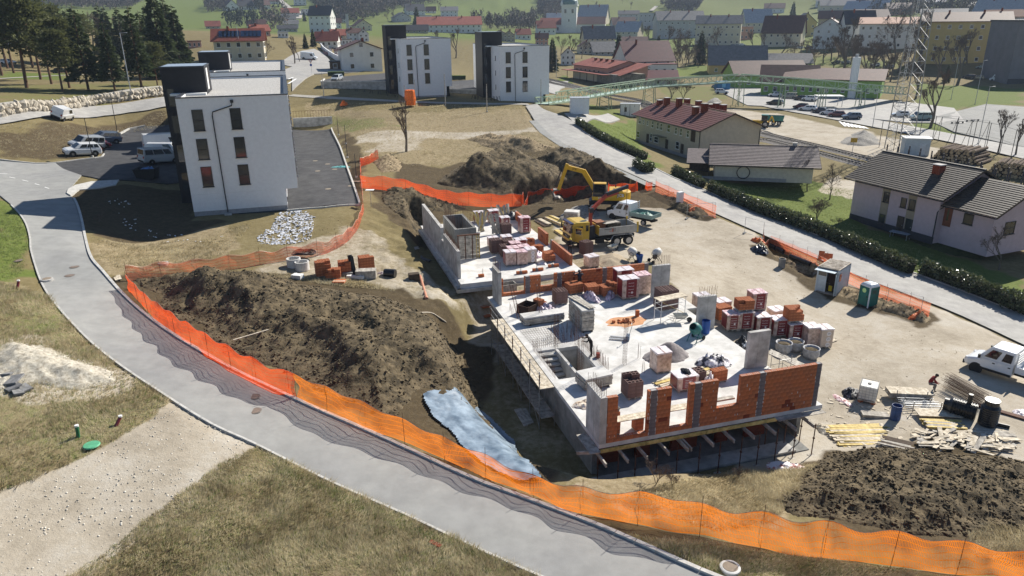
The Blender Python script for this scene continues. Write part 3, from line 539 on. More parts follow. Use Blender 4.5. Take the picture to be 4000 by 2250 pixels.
bs=thing('basement','dark unfinished basement storey under the near slab','basement',SO,SRZ)
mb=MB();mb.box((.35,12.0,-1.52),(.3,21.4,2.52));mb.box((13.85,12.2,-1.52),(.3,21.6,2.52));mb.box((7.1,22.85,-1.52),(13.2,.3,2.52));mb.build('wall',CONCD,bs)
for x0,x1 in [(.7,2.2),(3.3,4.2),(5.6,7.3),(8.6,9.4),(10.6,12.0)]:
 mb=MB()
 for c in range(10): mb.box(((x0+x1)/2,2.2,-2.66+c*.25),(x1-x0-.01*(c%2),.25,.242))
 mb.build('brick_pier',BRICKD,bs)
MB().box((7.1,4.6,-1.52),(13.1,.2,2.5)).build('back_wall',BRICKD,bs);MB().box((7,1.6,-2.86),(13.0,3.6,.16)).build('floor',CONCD,bs)  # back_wall here is an added dark backdrop, blocking light from the stair opening
tag(MB().box((6.2,.35,-2.82),(12.8,1.1,.3)).build('strip_footing',CONC),'concrete strip footing at the foot of the open basement','footing');o=bpy.data.objects['strip_footing'];o.location=SO;o.rotation_euler=(0,0,SRZ)
segs=[(.42,1.01,1,11),(.42,2.78,0,1),(2.78,4.15,0,11),(4.15,5.26,0,1),(5.26,7.01,0,11),(7.01,8.41,0,4),(8.41,13.7,0,11)]
brickwall('brick_wall','near orange brick wall with three window openings and grey column blocks',LS(0,0),SRZ,segs,[(2.9,3.3),(5.55,5.98),(9.62,10.0),(13.38,13.7)],11)
brickwall('brick_wall','orange brick wall at the back of the near slab where a mason works',LS(0,22.9),SRZ,[(1.1,1.3,1,6),(1.1,3.14,0,1),(3.14,4.54,0,6),(4.54,5.75,0,2),(5.75,7.6,0,6),(7.6,8.1,0,5),(8.1,14.4,0,6)],[(3.2,3.6),(6.0,6.4),(10.1,10.5),(14.0,14.4)],6)
def starter(root,pts,h=.9):
 mb=MB()
 for x,y,z in pts: mb.tube([(x,y,z-.05),(x+random.uniform(-.03,.03),y+random.uniform(-.03,.03),z+h*random.uniform(.8,1.1))],.011,4)
 mb.build('starter_bars',STEEL,root)
def cwall(label,x0,x1,y0,y1,h,z=0.,bars=True,bh=.8):
 r=thing('concrete_wall',label,'concrete wall',LS(0,0,z),SRZ)
 MB().box(((x0+x1)/2,(y0+y1)/2,h/2),(x1-x0,y1-y0,h)).build('panel',CONC,r,bev=.015)
 if x1-x0>y1-y0:
  for xm in np.arange(x0+.7,x1-.3,.75): MB().box((xm,y0-.002,h/2),(.012,.008,h-.05)).build('form_joint',CONCD,r)
 else:
  for ym in np.arange(y0+.8,y1-.3,.8): MB().box((x0-.002,ym,h/2),(.008,.012,h-.05)).build('form_joint',CONCD,r)
 if bars:
  P=[(a,b,h) for a in np.linspace(x0+.06,x1-.06,max(2,int((x1-x0)/.2))) for b in np.linspace(y0+.06,y1-.06,max(2,int((y1-y0)/.2)))];starter(r,P,bh)
 return r
cwall('grey concrete wall at the near left corner of the slab',0.0,.40,0.004,1.9,2.78,bh=.6)
cwall('grey concrete wall at the far left corner of the near slab',.36,.64,21.06,22.88,2.74)
cwall('tall concrete wall panel on the slab edge with blue barrel before it',12.7,14.1,11.7,12.0,2.62,bh=.7)
cwall('tall concrete wall panel close behind the near brick wall',12.55,14.1,5.3,5.6,2.56,bars=False)
cwall('tall concrete wall panel beside red wrapped pallets',12.64,14.15,18.7,19.0,2.74,bh=.9)
fk=thing('edge_formwork','yellow timber ledger with projecting beams carrying the near slab edge','formwork',SO,SRZ)
for a,b in [(.05,2.7),(2.74,6.4),(6.44,11.0)]: MB().box(((a+b)/2,-.09,-.37),(b-a,.08,.2)).build('ledger',WOODY,fk)
for x in (-.05,1.2,2.3,3.6,4.75,4.95,6.3,7.6,8.87,10.25,11.6,12.8):
 mb=MB();mb.box((x,-.25,-.575),(.045,1.75,.2));mb.box((x,-.25,-.49),(.085,1.75,.04));mb.box((x,-.25,-.66),(.085,1.75,.04));mb.build('beam',WOODG,fk)
MB().box((-.32,.7,-.28),(.62,2.0,.03)).build('plywood',WOODG,fk);MB().box((12.5,-.23,-.28),(3.2,.44,.03)).build('plywood',WOODG,fk);MB().beam((-1.2,.2,-.4),(0,-.1,-.4),.08,.18).build('beam',WOODG,fk)
for i,(x,y) in enumerate([(.09,.25),(1.02,-.33),(1.94,-.52),(3.3,-.4),(4.61,-.31),(5.85,-.55),(7.04,-.68),(8.4,-.71),(9.63,-.58),(10.85,-.55),(12.0,-.64),(13.21,-.76),(11.2,.9),(12.4,.7),(13.4,.6)]):
 p=LS(x,y);zb=g1(p.x,p.y);r=thing('steel_prop','rusty steel prop %s under the projecting slab beams'%(['at the left corner','second from the left corner','third from the left corner','fourth from the left corner','fifth from the left corner','sixth from the left corner','seventh from the left corner','eighth from the left corner','ninth from the left corner','tenth from the left corner','eleventh from the left corner','furthest right in the near row','in the back row, left','in the back row, middle','in the back row, right'][i]),'prop',(p.x,p.y,zb),SRZ,'props under the slab edge')
 hh=-.68-zb;MB().tube([(0,0,0),(0,0,hh)],.032,6).build('tube',STEEL,r);MB().box((0,0,.01),(.4,.25,.03)).build('base_plate',WOODG,r);MB().box((0,0,hh*.55),(.1,.1,.08)).build('collar',STEEL,r)
sc=thing('scaffold','tube scaffold with two plank decks along the left edge of the slab','scaffold',SO,SRZ)
for z,y0,y1 in ((.0,6.85,18.4),(-1.9,6.6,17.9)):
 for k in range(6):
  a=y0+(y1-y0)*k/6;b=y0+(y1-y0)*(k+1)/6
  for j in range(3): MB().box((-.83+j*.31,(a+b)/2,z-.03),(.30,b-a-.02,.05)).build('deck_board',WOODG if z<-1 else WOOD,sc)
for y in np.arange(6.9,18.5,1.9):
 for x in (-1.02,):
  p=LS(x,y);zb=g1(p.x,p.y);MB().tube([(x,y,zb),(x,y,1.15)],.03,6).build('standard',STEELG,sc);MB().tube([(x,y,.3),(x,y,.95)],.04,6).build('standard_sleeve',STEEL,sc)
  MB().tube([(-.02,y,-2.8),(-.02,y,.0)],.024,5).build('standard',STEELG,sc);MB().tube([(x,y,-.06),(0,y,-.06)],.024,5).build('transom',STEELG,sc);MB().tube([(x,y,-1.96),(0,y,-1.96)],.024,5).build('transom',STEELG,sc)
for z in (.5,1.0,-1.4): MB().tube([(-1.02,6.7,z),(-1.02,18.6,z)],.02,5).build('guard_rail',STEELG,sc)
for i in range(3): MB().tube([(-1.04,6.9+i*3.8,-2.6),(-1.04,9.8+i*3.8,-.2)],.02,5).build('brace',STEELG,sc)
def cage(x,y,h,w,label,z=0.,lean=(0,0)):
 mb=MB()
 for sx in (-1,1):
  for sy in (-1,1): mb.tube([(sx*w/2,sy*w/2,0),(sx*w/2+lean[0],sy*w/2+lean[1],h)],.012,4)
 for k in np.arange(.15,h-.05,.2):
  t=k/h;q=[(-w/2+lean[0]*t,-w/2+lean[1]*t,k),(w/2+lean[0]*t,-w/2+lean[1]*t,k),(w/2+lean[0]*t,w/2+lean[1]*t,k),(-w/2+lean[0]*t,w/2+lean[1]*t,k)];mb.tube(q+[q[0]],.006,3,cap=False)
 o=mb.build('rebar_cage',STEEL);o.location=LS(x,y,z);o.rotation_euler=(0,0,SRZ);tag(o,label,'rebar cage','rebar cages on the slab');return o
cage(1.9,7.5,2.9,.25,'upright rebar cage at the near end of the stair opening');cage(3.5,12.1,2.6,.2,'upright rebar cage at the far right corner of the stair opening');cage(2.0,12.2,2.5,.2,'upright rebar cage at the head of the stair');cage(1.1,18.0,2.7,.2,'leaning rebar cage beside the dark steel chest',lean=(-.5,.3));cage(2.6,17.0,3.0,.2,'leaning rebar cage beside the lilac wrapped pile',lean=(-.3,.2));cage(4.0,18.2,2.2,.2,'upright rebar cage behind the tall formwork stack');cage(5.4,8.4,3.2,.18,'tall rebar ladder right of the stair opening')
def barrow_of(name,label,P,h,cat='rebar',z=0.):
 r=MB()
 for x,y in P: r.tube([(x,y,0),(x+random.uniform(-.05,.05),y+random.uniform(-.05,.05),h*random.uniform(.75,1.1))],.010,4)
 o=r.build(name,STEEL);o.location=LS(0,0,z);o.rotation_euler=(0,0,SRZ);tag(o,label,cat);return o
barrow_of('starter_bar_row','row of rusty starter bars left of the stair flight',[(.35,y) for y in np.arange(7.8,12.4,.16)],.8)
barrow_of('starter_bar_row','row of rusty starter bars right of the stair opening',[(3.85,y) for y in np.arange(7.8,12.2,.14)]+[(4.0,y) for y in np.arange(7.8,12.2,.14)],.9)
barrow_of('starter_bar_row','row of rusty starter bars across the head of the stair',[(x,12.5) for x in np.arange(.6,3.6,.15)],.8);barrow_of('starter_bar_row','dense group of starter bars behind the stair',[(random.uniform(2.2,4.2),random.uniform(12.8,14.6)) for _ in range(40)],.9)
barrow_of('starter_bar_row','pair of starter bar groups near the far left slab corner',[(.9,19.6),(1.0,19.7),(.9,19.8),(.7,18.6),(.8,18.7),(.9,18.6)],.7);barrow_of('starter_bar_row','three lone starter bars on the empty slab right of the stair',[(6.6,8.9),(6.7,9.0),(6.75,8.85)],1.0);barrow_of('starter_bar_row','three lone starter bars near the wrapped pallet',[(5.9,6.9),(6.0,6.95),(6.05,6.8)],1.0)
mb=MB()
for k in range(16): mb.tube([(.6+k*.16,12.7,.03+.01*(k%2)),(.5+k*.2,15.8,.03)],.008,3)
for k in range(9): mb.tube([(.5,12.8+k*.36,.05),(3.2,12.8+k*.36,.05)],.008,3)
o=mb.build('rebar_mat',STEEL);o.location=SO;o.rotation_euler=(0,0,SRZ);tag(o,'rusty reinforcing mat lying on the slab behind the stair','rebar mat')
z2=.2;U2=thing('floor_slab','pale concrete floor slab of the far unit crowded with brick pallets','concrete slab',LS(0,0,z2),SRZ)
MB().box((4.1,36.2,-.3),(11.2,19.8,.6)).build('slab',CONCL,U2);MB().box((4.0,26.2,-.55),(11.8,.35,.3)).build('footing_edge',CONC,U2);MB().box((-1.65,36,-.55),(.35,20,.3)).build('footing_edge',CONC,U2)
r=cwall('long concrete wall along the left of the far slab',-1.45,-1.15,27.7,33.6,2.5,z2,True,.5);MB().prism([(-1.45,33.7),(-1.15,33.7),(-1.15,34.6),(-1.45,34.6)],0,1.7).build('panel',CONC,r);MB().prism([(-1.45,34.7),(-1.15,34.7),(-1.15,44.8),(-1.45,44.8)],0,2.75).build('panel',CONC,r)
co_=thing('lift_core','concrete lift core with starter bars and timber formwork on the far slab','lift core',LS(0,0,z2),SRZ)
mb=MB(); 
for x0,x1,y0,y1 in [(-.1,2.0,34.6,34.85),(-.1,.15,34.85,40.0),(1.75,2.0,34.85,40.0),(-.1,2.0,40.0,40.25)]: mb.box(((x0+x1)/2,(y0+y1)/2,1.25),(x1-x0,y1-y0,2.5))
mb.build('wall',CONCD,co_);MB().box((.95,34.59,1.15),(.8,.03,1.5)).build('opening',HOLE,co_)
starter(co_,[(x,y,2.5) for x in (0.02,1.88) for y in np.arange(34.8,40.1,.3)]+[(x,y,2.5) for x in np.arange(.2,1.8,.25) for y in (34.7,40.1)],1.2)
fp=thing('standing_formwork','tall ribbed timber formwork panel standing on the far slab','formwork',LS(0,0,z2),SRZ)
for i in range(3):
 for j in range(6): MB().box((.15+i*.68,33.0,.2+j*.38),(.62,.06,.34)).build('ply_panel',WOODG,fp)
for i in range(4): MB().box((-.18+i*.68,32.94,1.12),(.07,.1,2.35)).build('rib',STEEL,fp)
MB().box((.85,32.97,2.34),(2.2,.16,.1)).build('rail',STEEL,fp)
for x in (1.55,1.8):
 mb=MB();mb.tube([(x,32.8,0),(x,32.85,2.3)],.03,5);mb.build('ladder_stile',WOODY,fp)
for k in range(8): MB().tube([(1.55,32.81,.2+k*.28),(1.8,32.81,.2+k*.28)],.018,5).build('rung',WOODY,fp)
for (x,y0,y1,n,lab) in [(9.35,28.0,33.4,4,'low brick wall along the far slab beside the worker in the yellow helmet'),(9.35,34.6,37.2,5,'short low brick wall on the right of the far slab'),(9.35,40.2,45.4,4,'low brick wall at the back right of the far slab')]:
 brickwall('brick_wall',lab,LS(x,y0,z2),SRZ+math.pi/2,[(0,y1-y0,0,n)],[(y1-y0-.4,y1-y0)] if n==4 else [],n)
for i,(x,y,l) in enumerate([(.9,27.6,'leftmost'),(4.3,27.3,'second from the left'),(5.9,27.6,'third from the left'),(7.6,28.2,'rightmost')]):
 r=thing('brick_starter','%s of four single laid bricks on the front of the far slab'%l.capitalize(),'brick row',LS(x,y,z2),SRZ)
 for k in range(2 if i==0 else 4): inst('brick',brickmesh(.25,'g' if k==(1 if i else 9) else 'p',True),r,(k*.25-.4,0,0))
 starter(r,[(-.15,0,.2),(-.1,.05,.2)],.6)
PALLET=MB()
for k in range(5): PALLET.box((0,-.44+k*.22,.125),(1.1,.14,.022))
for x in (-.45,0,.45): PALLET.box((x,0,.06),(.1,1.0,.1))
PALLETM=PALLET.mesh('pallet',WOODG)
def wrapped(name,label,x,y,z,w,d,h,rz=0,red=True,top='white',logo=False,world=None,text=True):
 r=thing(name,label,'brick pallet',world or LS(x,y,z),SRZ+rz,'wrapped brick pallets');inst('pallet',PALLETM,r,(0,0,0),sc=(w/1.1,d/1.0,1))
 mb=MB();nx=4;nz=6;P=[]
 mb.box((0,0,.14+(h-.14)/2),(w,d,h-.14));o=mb.build('stack',WRAPC if not logo else M('carton_pale',(.62,.50,.40),.5,.12,3,.3,9),r,bev=.03)
 t=MB();n=6
 zz=[[h+.02+random.uniform(-.012,.012) for _ in range(n+1)] for _ in range(n+1)]
 V=[(-w/2-.012+(w+.024)*i/n,-d/2-.012+(d+.024)*j/n,zz[i][j]) for i in range(n+1) for j in range(n+1)];t.add(V,[(i*(n+1)+j,(i+1)*(n+1)+j,(i+1)*(n+1)+j+1,i*(n+1)+j+1) for i in range(n) for j in range(n)])
 t.box((0,-d/2-.010,h-.03),(w+.02,.012,.1));t.box((-w/2-.01,0,h-.03),(.012,d+.02,.1));t.box((w/2+.01,0,h-.03),(.012,d+.02,.1));t.build('top_sheet',WRAPW if top=='white' else M('wrap_pink',(.55,.25,.27),.32,.3,5,.5,8,c2=(.70,.55,.56),spec=.6),r)
 MB().box((0,0,h+.035),(.06,d+.04,.012)).build('seam',WRAPC,r)
 if red=='side': MB().box((-w/2-.014,0,.2+(h-.2)/2),(.012,d*.8,h-.3)).build('side_print',WRAPR,r)
 elif red:
  pn=MB().box((.05,-d/2-.014,.2+(h-.2)/2),(w*.62,.012,h-.24)).build('print_panel',WRAPR,r)
  for k in range(5):
   c=inst('lettering',text_mesh('Wienerberger',.085,PRINT),pn,(.02,-d/2-.022,.35+k*(h-.5)/4.6),(math.pi/2,0,0))
  MB().box((.1,-d/2-.024,.62),(.12,.006,.17)).build('delivery_note',PRINT,r)
  MB().box((-w/2-.014,0,.2+(h-.2)/2),(.012,d*.8,h-.3)).build('side_print',WRAPR,r)
 if logo:
  for k in range(3):
   zz_=.32+k*(h-.5)/2.4;g=MB().lathe((.1,-d/2-.012,zz_),[(.0,.006),(.17,.006),(.19,0)],20,ax=(0,-1,0)).build('round_mark',PRINT,r);inst('lettering',text_mesh('W',.24,M('print_grey',(.35,.33,.33),.6)),g,(.1,-d/2-.022,zz_),(math.pi/2,0,0))
 return r
HB=hollow(.49,.24,.24,2,1,.04,.15).mesh('block',[BLOCKB,HOLE]);HS=MB().box((0,0,.12),(.49,.24,.24)).mesh('block',BLOCKB)
def blocks(name,label,x,y,z,nx,ny,nz,rz=0,miss=(),world=None,mats=(HB,HS),s=(.5,.25,.25),cat='block stack',grp='stacks of loose hollow blocks'):
 r=thing(name,label,cat,world or LS(x,y,z),SRZ+rz,grp);inst('pallet',PALLETM,r,(0,0,0),sc=(nx*s[0]/1.1,ny*s[1]/1.0,1))
 for k in range(nz):
  for i in range(nx):
   for j in range(ny):
    if (i,j,k) in miss: continue
    if 0<i<nx-1 and 0<j<ny-1 and k<nz-2: continue
    top=k==nz-1 or (i,j,k+1) in miss
    inst('block' if 'block' in cat else 'brick',mats[0] if top else mats[1],r,((i-(nx-1)/2)*s[0]+random.uniform(-.006,.006),(j-(ny-1)/2)*s[1]+random.uniform(-.006,.006),.14+k*s[2]),(0,0,random.uniform(-.015,.015)))
 return r
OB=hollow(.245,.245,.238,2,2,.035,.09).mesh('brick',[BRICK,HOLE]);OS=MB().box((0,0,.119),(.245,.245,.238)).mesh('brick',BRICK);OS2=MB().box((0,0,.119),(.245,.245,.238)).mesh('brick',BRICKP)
def bricks(label,x,y,z,nx,ny,nz,rz=0,miss=(),world=None): return blocks('brick_stack',label,x,y,z,nx,ny,nz,rz,miss,world,(OB,OS),(.25,.25,.245),'brick stack','stacks of loose orange bricks')
def film(label,x,y,z,w,d,h,m=WRAPL,world=None,name='plastic_film',seed=0,grp=None):
 n=22;u=np.linspace(-1,1,n);X,Y=np.meshgrid(u,u);rr=np.hypot(X,Y);Hh=h*np.clip(1-rr**2.2,0,1)*(.45+.9*np.abs(fbm(X*3+seed*7.7,Y*3+seed*3.1,1.1,4,.65)))+.012
 ang=np.arctan2(Y,X);k=1+.22*fbm(np.cos(ang)*2+seed*5,np.sin(ang)*2,1.,2);V=np.stack([X*w/2*k,Y*d/2*k,Hh],-1).reshape(-1,3);i=np.arange(n*n).reshape(n,n);f=np.stack([i[:-1,:-1],i[:-1,1:],i[1:,1:],i[1:,:-1]],-1).reshape(-1,4)
 msk=(rr<=1.05).reshape(-1);f=f[msk[f].all(1)];o=npobj(name,V,f,m);o.location=world or LS(x,y,z);o.rotation_euler=(0,0,SRZ+seed);tag(o,label,'plastic film',grp);return o
wrapped('brick_pallet','wrapped brick pallet at the front left of the pallet cluster on the far slab',3.95,30.0,z2,1.0,1.0,1.35,red='side')
wrapped('brick_pallet','wrapped brick pallet in the front middle of the cluster on the far slab',5.0,29.9,z2,1.0,1.0,1.3,red='side',top='pink')
wrapped('brick_pallet','pale carton pallet with round W marks at the front right of the far slab cluster',6.0,30.2,z2,.95,1.0,1.35,red=False,logo=True)
wrapped('brick_pallet','pink topped pallet in the second row of the cluster, left',4.6,31.2,z2,1.0,1.0,1.3,top='pink');wrapped('brick_pallet','pink topped pallet in the second row of the cluster, right',5.7,31.3,z2,1.0,1.0,1.3,top='pink');wrapped('brick_pallet','pink topped pallet in the third row of the cluster',5.2,32.5,z2,1.0,1.0,1.35,top='pink')
wrapped('brick_pallet','white topped pallet in the back row of the cluster, left',4.0,35.9,z2,1.0,1.0,1.0);wrapped('brick_pallet','white topped pallet in the back row of the cluster, middle',5.3,35.7,z2,1.0,1.0,1.1);wrapped('brick_pallet','white topped pallet in the back row of the cluster, right',6.3,34.2,z2,1.1,1.0,1.1)
blocks('block_stack','brown hollow block stack left of the cluster on the far slab',3.7,34.0,z2,2,4,5);blocks('block_stack','brown hollow block stack between the pink topped pallets and the formwork',4.3,32.6,z2,2,4,4);blocks('block_stack','brown hollow block stack behind the pink topped pallets',5.0,34.2,z2,2,4,4);blocks('block_stack','low brown block stack on the right of the pallet cluster',7.0,34.6,z2,2,2,2)
blocks('block_stack','brown hollow block stack beside the leaning planks',6.5,40.0,z2,2,4,4);wrapped('brick_pallet','lone red printed pallet near the back of the far slab',8.5,39.9,z2,1.1,1.0,1.7,top='pink')
wrapped('brick_pallet','red wrapped pallet at the back of the far slab, left',5.0,45.5,z2,1.1,1.0,1.2);wrapped('brick_pallet','red wrapped pallet at the back of the far slab, middle',6.5,45.0,z2,1.1,1.0,1.4);wrapped('brick_pallet','white topped pallet at the back of the far slab, right',7.3,43.2,z2,1.0,1.0,1.0)
bricks('opened orange brick stack on the right front of the far slab',7.75,30.0,z2,4,4,3,0,[(3,0,2),(3,1,2),(2,0,2)])
bricks('torn orange brick stack in lilac film on the far slab',7.4,32.3,z2,4,3,3,.2,[(0,0,2),(1,0,2)]);film('lilac film hanging round the torn brick stack on the far slab',7.3,31.7,z2,1.7,.9,.7,WRAPL,seed=1)
bricks('small orange brick stack behind the lilac film on the far slab',7.2,34.0,z2,3,3,4,.1,[(0,0,3),(1,0,3),(2,2,3)])
film('clear crumpled film on the far slab before the orange stack',6.9,29.3,z2,.9,.7,.3,WRAPW,seed=2);film('dark tarpaulin heap at the back right of the far slab',9.0,46.2,z2,3.0,2.2,.8,M('tarp_dark',(.02,.022,.03),.35,.4,3,.5,6,spec=.6),seed=3)
def plank_pile(label,O,rz,n,L,w,t,m,spread=(.8,.3),jit=.08,lean=0,name='plank_pile',cat='plank pile'):
 r=thing(name,label,cat,O,rz);layers=max(1,int(spread[0]/(w*1.02)))
 for i in range(n):
  k=i//layers;j=i%layers;l=L*random.uniform(.8,1.05) if jit>.05 else L;mm=m if not isinstance(m,list) else random.choice(m)
  b=MB().box((0,0,0),(l,w,t));o=b.build('plank',mm,r);o.location=(random.uniform(-jit,jit)*L*.5,-spread[0]/2+w*.55+j*w*1.03,t/2+k*t*1.05+.01);o.rotation_euler=(0,lean,random.uniform(-jit,jit))
 return r
def leaners(label,x,y,z,n,L,m,spread,tilt,rz=0,name='leaning_planks'):
 r=thing(name,label,'plank pile',LS(x,y,z),SRZ+rz)
 for i in range(n):
  t=tilt+random.uniform(-.12,.12);s=random.uniform(-.5,.5)*spread;MB().box((0,0,L/2),(.2,.04,L*random.uniform(.85,1.05))).build('plank',random.choice(m),r).location=(s,0,0)
  o=r.children[-1];o.rotation_euler=(t,random.uniform(-.45,.45),random.uniform(-.3,.3))
 return r
leaners('grey planks leaning in a fan at the middle of the far slab',5.6,40.2,z2,10,2.2,[WOODG,WOOD],1.2,-.35);leaners('upright planks beside the lift core',4.2,41.6,z2,7,2.3,[WOODG,WOODY],.7,-.12);leaners('pale boards leaning at the back of the far slab',8.0,46.0,z2,8,1.8,[WOOD,WOODG],1.6,-.6)
wrapped('brick_pallet','tall white topped red pallet at the back of the near slab, left of two',10.85,19.5,0,1.45,1.1,1.75);wrapped('brick_pallet','tall red printed pallet beside the concrete panel, right of a pair',12.3,20.0,0,1.2,1.1,1.75,red='side',top='pink');wrapped('brick_pallet','white topped pallet behind the pair of tall red pallets',11.4,21.6,0,1.5,1.0,1.75)
bricks('orange brick stack in torn lilac film left of the tall red pallets',9.5,20.5,0,5,4,4,.1,[(i,j,3) for i in range(3) for j in range(4)]+[(3,0,3)]);film('lilac film round the brick stack left of the red pallets',9.5,19.9,0,1.6,.8,.8,WRAPL,seed=4)
bricks('orange brick stack under the mason, left of two',7.1,21.9,0,5,4,3,.15);bricks('orange brick stack under the mason, right of two',8.3,21.0,0,4,4,3,-.05);film('white and lilac film hanging from the two stacks under the mason',7.9,20.1,0,2.2,.9,.8,WRAPL,seed=5)
blocks('block_stack','brown hollow block stack beside the tall formwork stack',5.2,20.1,0,2,4,4);blocks('block_stack','large brown block stack under the scaffold frame',12.7,16.5,0,3,5,6);blocks('block_stack','half used brown block stack close behind the near brick wall',4.0,4.4,0,2,4,5,.0,[(0,1,4),(1,0,4),(1,1,4),(0,2,4),(0,0,4)])
blocks('block_stack','brown block stack on the pallet behind the third window opening',8.5,4.7,0,2,3,3,.1);bricks('dark orange brick row behind the near wall',9.9,4.4,0,4,2,3,.05)
def formstack(label,x,y,z,L,d,n,t,rz=0):
 r=thing('formwork_stack',label,'formwork stack',LS(x,y,z),SRZ+rz)
 for i in range(n): MB().box((random.uniform(-.03,.03),random.uniform(-.03,.03),.12+i*t+t/2),(L,d,t-.015)).build('form_panel',WOODG if i<n-1 else CONCL,r)
 for s in (-.35,.35): MB().box((L*s,0,.05),(.12,d,.1)).build('bearer',WOODD,r)
 return r
formstack('tall stack of yellowish formwork panels in the middle of the near slab',5.1,15.3,0,.95,2.7,13,.125);plank_pile('loose boards on top of the tall formwork stack',LS(5.1,15.4,1.76),SRZ+1.75,6,2.8,.2,.035,[WOOD,WOODG],(.8,.2),.05)
formstack('low long stack of formwork panels behind the stair',2.6,16.9,0,3.2,1.0,4,.14,.05);formstack('low stack of formwork panels left of the brown blocks near the front',2.4,6.4,0,1.9,1.3,6,.12,.12);formstack('stack of formwork panels at the right edge of the near slab',14.6,17.0,-1.2,1.0,2.2,8,.13)
ch=thing('steel_chest','rusty open steel chest on the near slab','chest',LS(2.1,19.0),SRZ+.62)
for (c,d) in [((0,-.55,.35),(1.25,.05,.7)),((0,.55,.35),(1.25,.05,.7)),((-.6,0,.35),(.05,1.1,.7)),((.6,0,.35),(.05,1.1,.7)),((0,0,.05),(1.25,1.1,.06))]: MB().box(c,d).build('side',M('chest_rust',(.045,.022,.013),.8,.4,4,.3,20),ch)
for x,y in ((-.6,-.55),(.6,.55),(-.6,.55),(.6,-.55)): MB().lathe((x,y,.72),[(.03,0),(.05,.05),(.03,.1)],8).build('lifting_eye',STEEL,ch)
bricks('torn orange brick pile in lilac film beside the steel chest',3.35,19.4,0,4,3,3,.5,[(i,j,2) for i in (2,3) for j in range(3)]+[(3,0,1),(3,1,1)]);film('lilac and white film over the torn brick pile beside the steel chest',3.5,18.8,0,1.8,1.0,.75,WRAPL,seed=6);film('white film bundle in front of the lilac pile',4.2,18.3,0,.9,.6,.4,WRAPW,seed=7)
bh=thing('brick_rubble','orange broken brick heap with dust on the near slab','rubble heap',LS(8.6,14.9),SRZ); 
nn=26;ang=np.linspace(0,2*math.pi,nn,endpoint=False);rad=1.25+.35*fbm(np.cos(ang)*3,np.sin(ang)*3,1.,2);MB().add([(0,0,.006)]+[(math.cos(a)*r_*1.25,math.sin(a)*r_*.8,.004) for a,r_ in zip(ang,rad)],[(0,i+1,(i+1)%nn+1) for i in range(nn)]).build('brick_dust',M('brick_dust',(.52,.27,.14),.95,.2,2.5),bh)
for i in range(34): 
 a=random.random()*6.3;q=random.random()**.7*.75;o=inst('brick_shard',OS if random.random()<.7 else OS2,bh,(math.cos(a)*q,math.sin(a)*q*.7,.0+.25*max(0,.6-q)),(random.random()*2,random.random()*2,random.random()*3),sc=(random.uniform(.3,.9),random.uniform(.3,.9),random.uniform(.2,.5)))
inst('brick',OS2,bh,(1.25,.75,0));inst('brick',OS2,bh,(1.25,.75,.24));inst('brick',OS,bh,(-1.0,.1,0),sc=.8)
sf=thing('trestle_scaffold','small tubular trestle scaffold with plank deck beside the brown blocks','scaffold',LS(11.9,14.4),SRZ+.15)
for x in (-1.1,1.1):
 for y in (-.4,.4): MB().tube([(x,y,0),(x,y,1.75)],.028,6).build('leg',FRAMEW,sf)
 for z in (.9,1.4): MB().tube([(x,-.4,z),(x,.4,z)],.02,5).build('rail',FRAMEW,sf)
for y in (-.4,.4):
 for z in (.9,1.35): MB().tube([(-1.1,y,z),(1.1,y,z)],.018,5).build('rail',FRAMEW,sf)
MB().tube([(-1.1,-.4,1.7),(1.1,-.4,.4)],.018,5).build('brace',WOODY,sf);MB().box((0,0,1.77),(2.5,.85,.05)).build('deck',WOOD,sf)
pj=thing('pallet_jack','grey pallet jack with lowered forks on the slab','pallet jack',LS(7.2,11.9),SRZ-.55)
for y in (-.2,.2): MB().box((-.6,y,.08),(1.15,.15,.06)).build('fork',GALV,pj)
MB().box((.08,0,.2),(.25,.55,.35)).build('hydraulic_unit',M('paint_blue_grey',(.12,.16,.22),.4),pj);MB().tube([(.15,0,.3),(.35,0,1.15),(.3,-.15,1.25),(.3,.15,1.25)],.022,6).build('handle',STEELG,pj)
for y in (-.1,.1): MB().cyl((.12,y-.03,.09),.09,.06,12,ax=(0,1,0)).build('wheel',RUBBER,pj)
def barrow(O,rz,label):
 r=thing('wheelbarrow',label,'wheelbarrow',O,rz);m=M('paint_pale',(.5,.5,.46),.5,.2)
 MB().add([(-.3,-.22,.38),(.35,-.2,.33),(.35,.2,.33),(-.3,.22,.38),(-.48,-.34,.62),(.58,-.32,.64),(.58,.32,.64),(-.48,.34,.62)],[(3,2,1,0),(0,1,5,4),(1,2,6,5),(2,3,7,6),(3,0,4,7),(0,1,2,3)]).build('tray',m,r)
 for y in (-.25,.25): MB().tube([(.75,y*.3,.2),(.2,y,.36),(-.5,y*1.15,.4),(-.95,y*1.2,.58)],.018,6).build('handle',STEELG,r);MB().tube([(-.3,y,.38),(-.38,y*1.1,.0)],.016,5).build('leg',STEELG,r)
 MB().cyl((.75,-.045,.2),.2,.09,16,ax=(0,1,0)).build('wheel',RUBBER,r);return r
barrow(LS(12.3,13.6),SRZ-.3,'pale wheelbarrow beside the trestle scaffold')
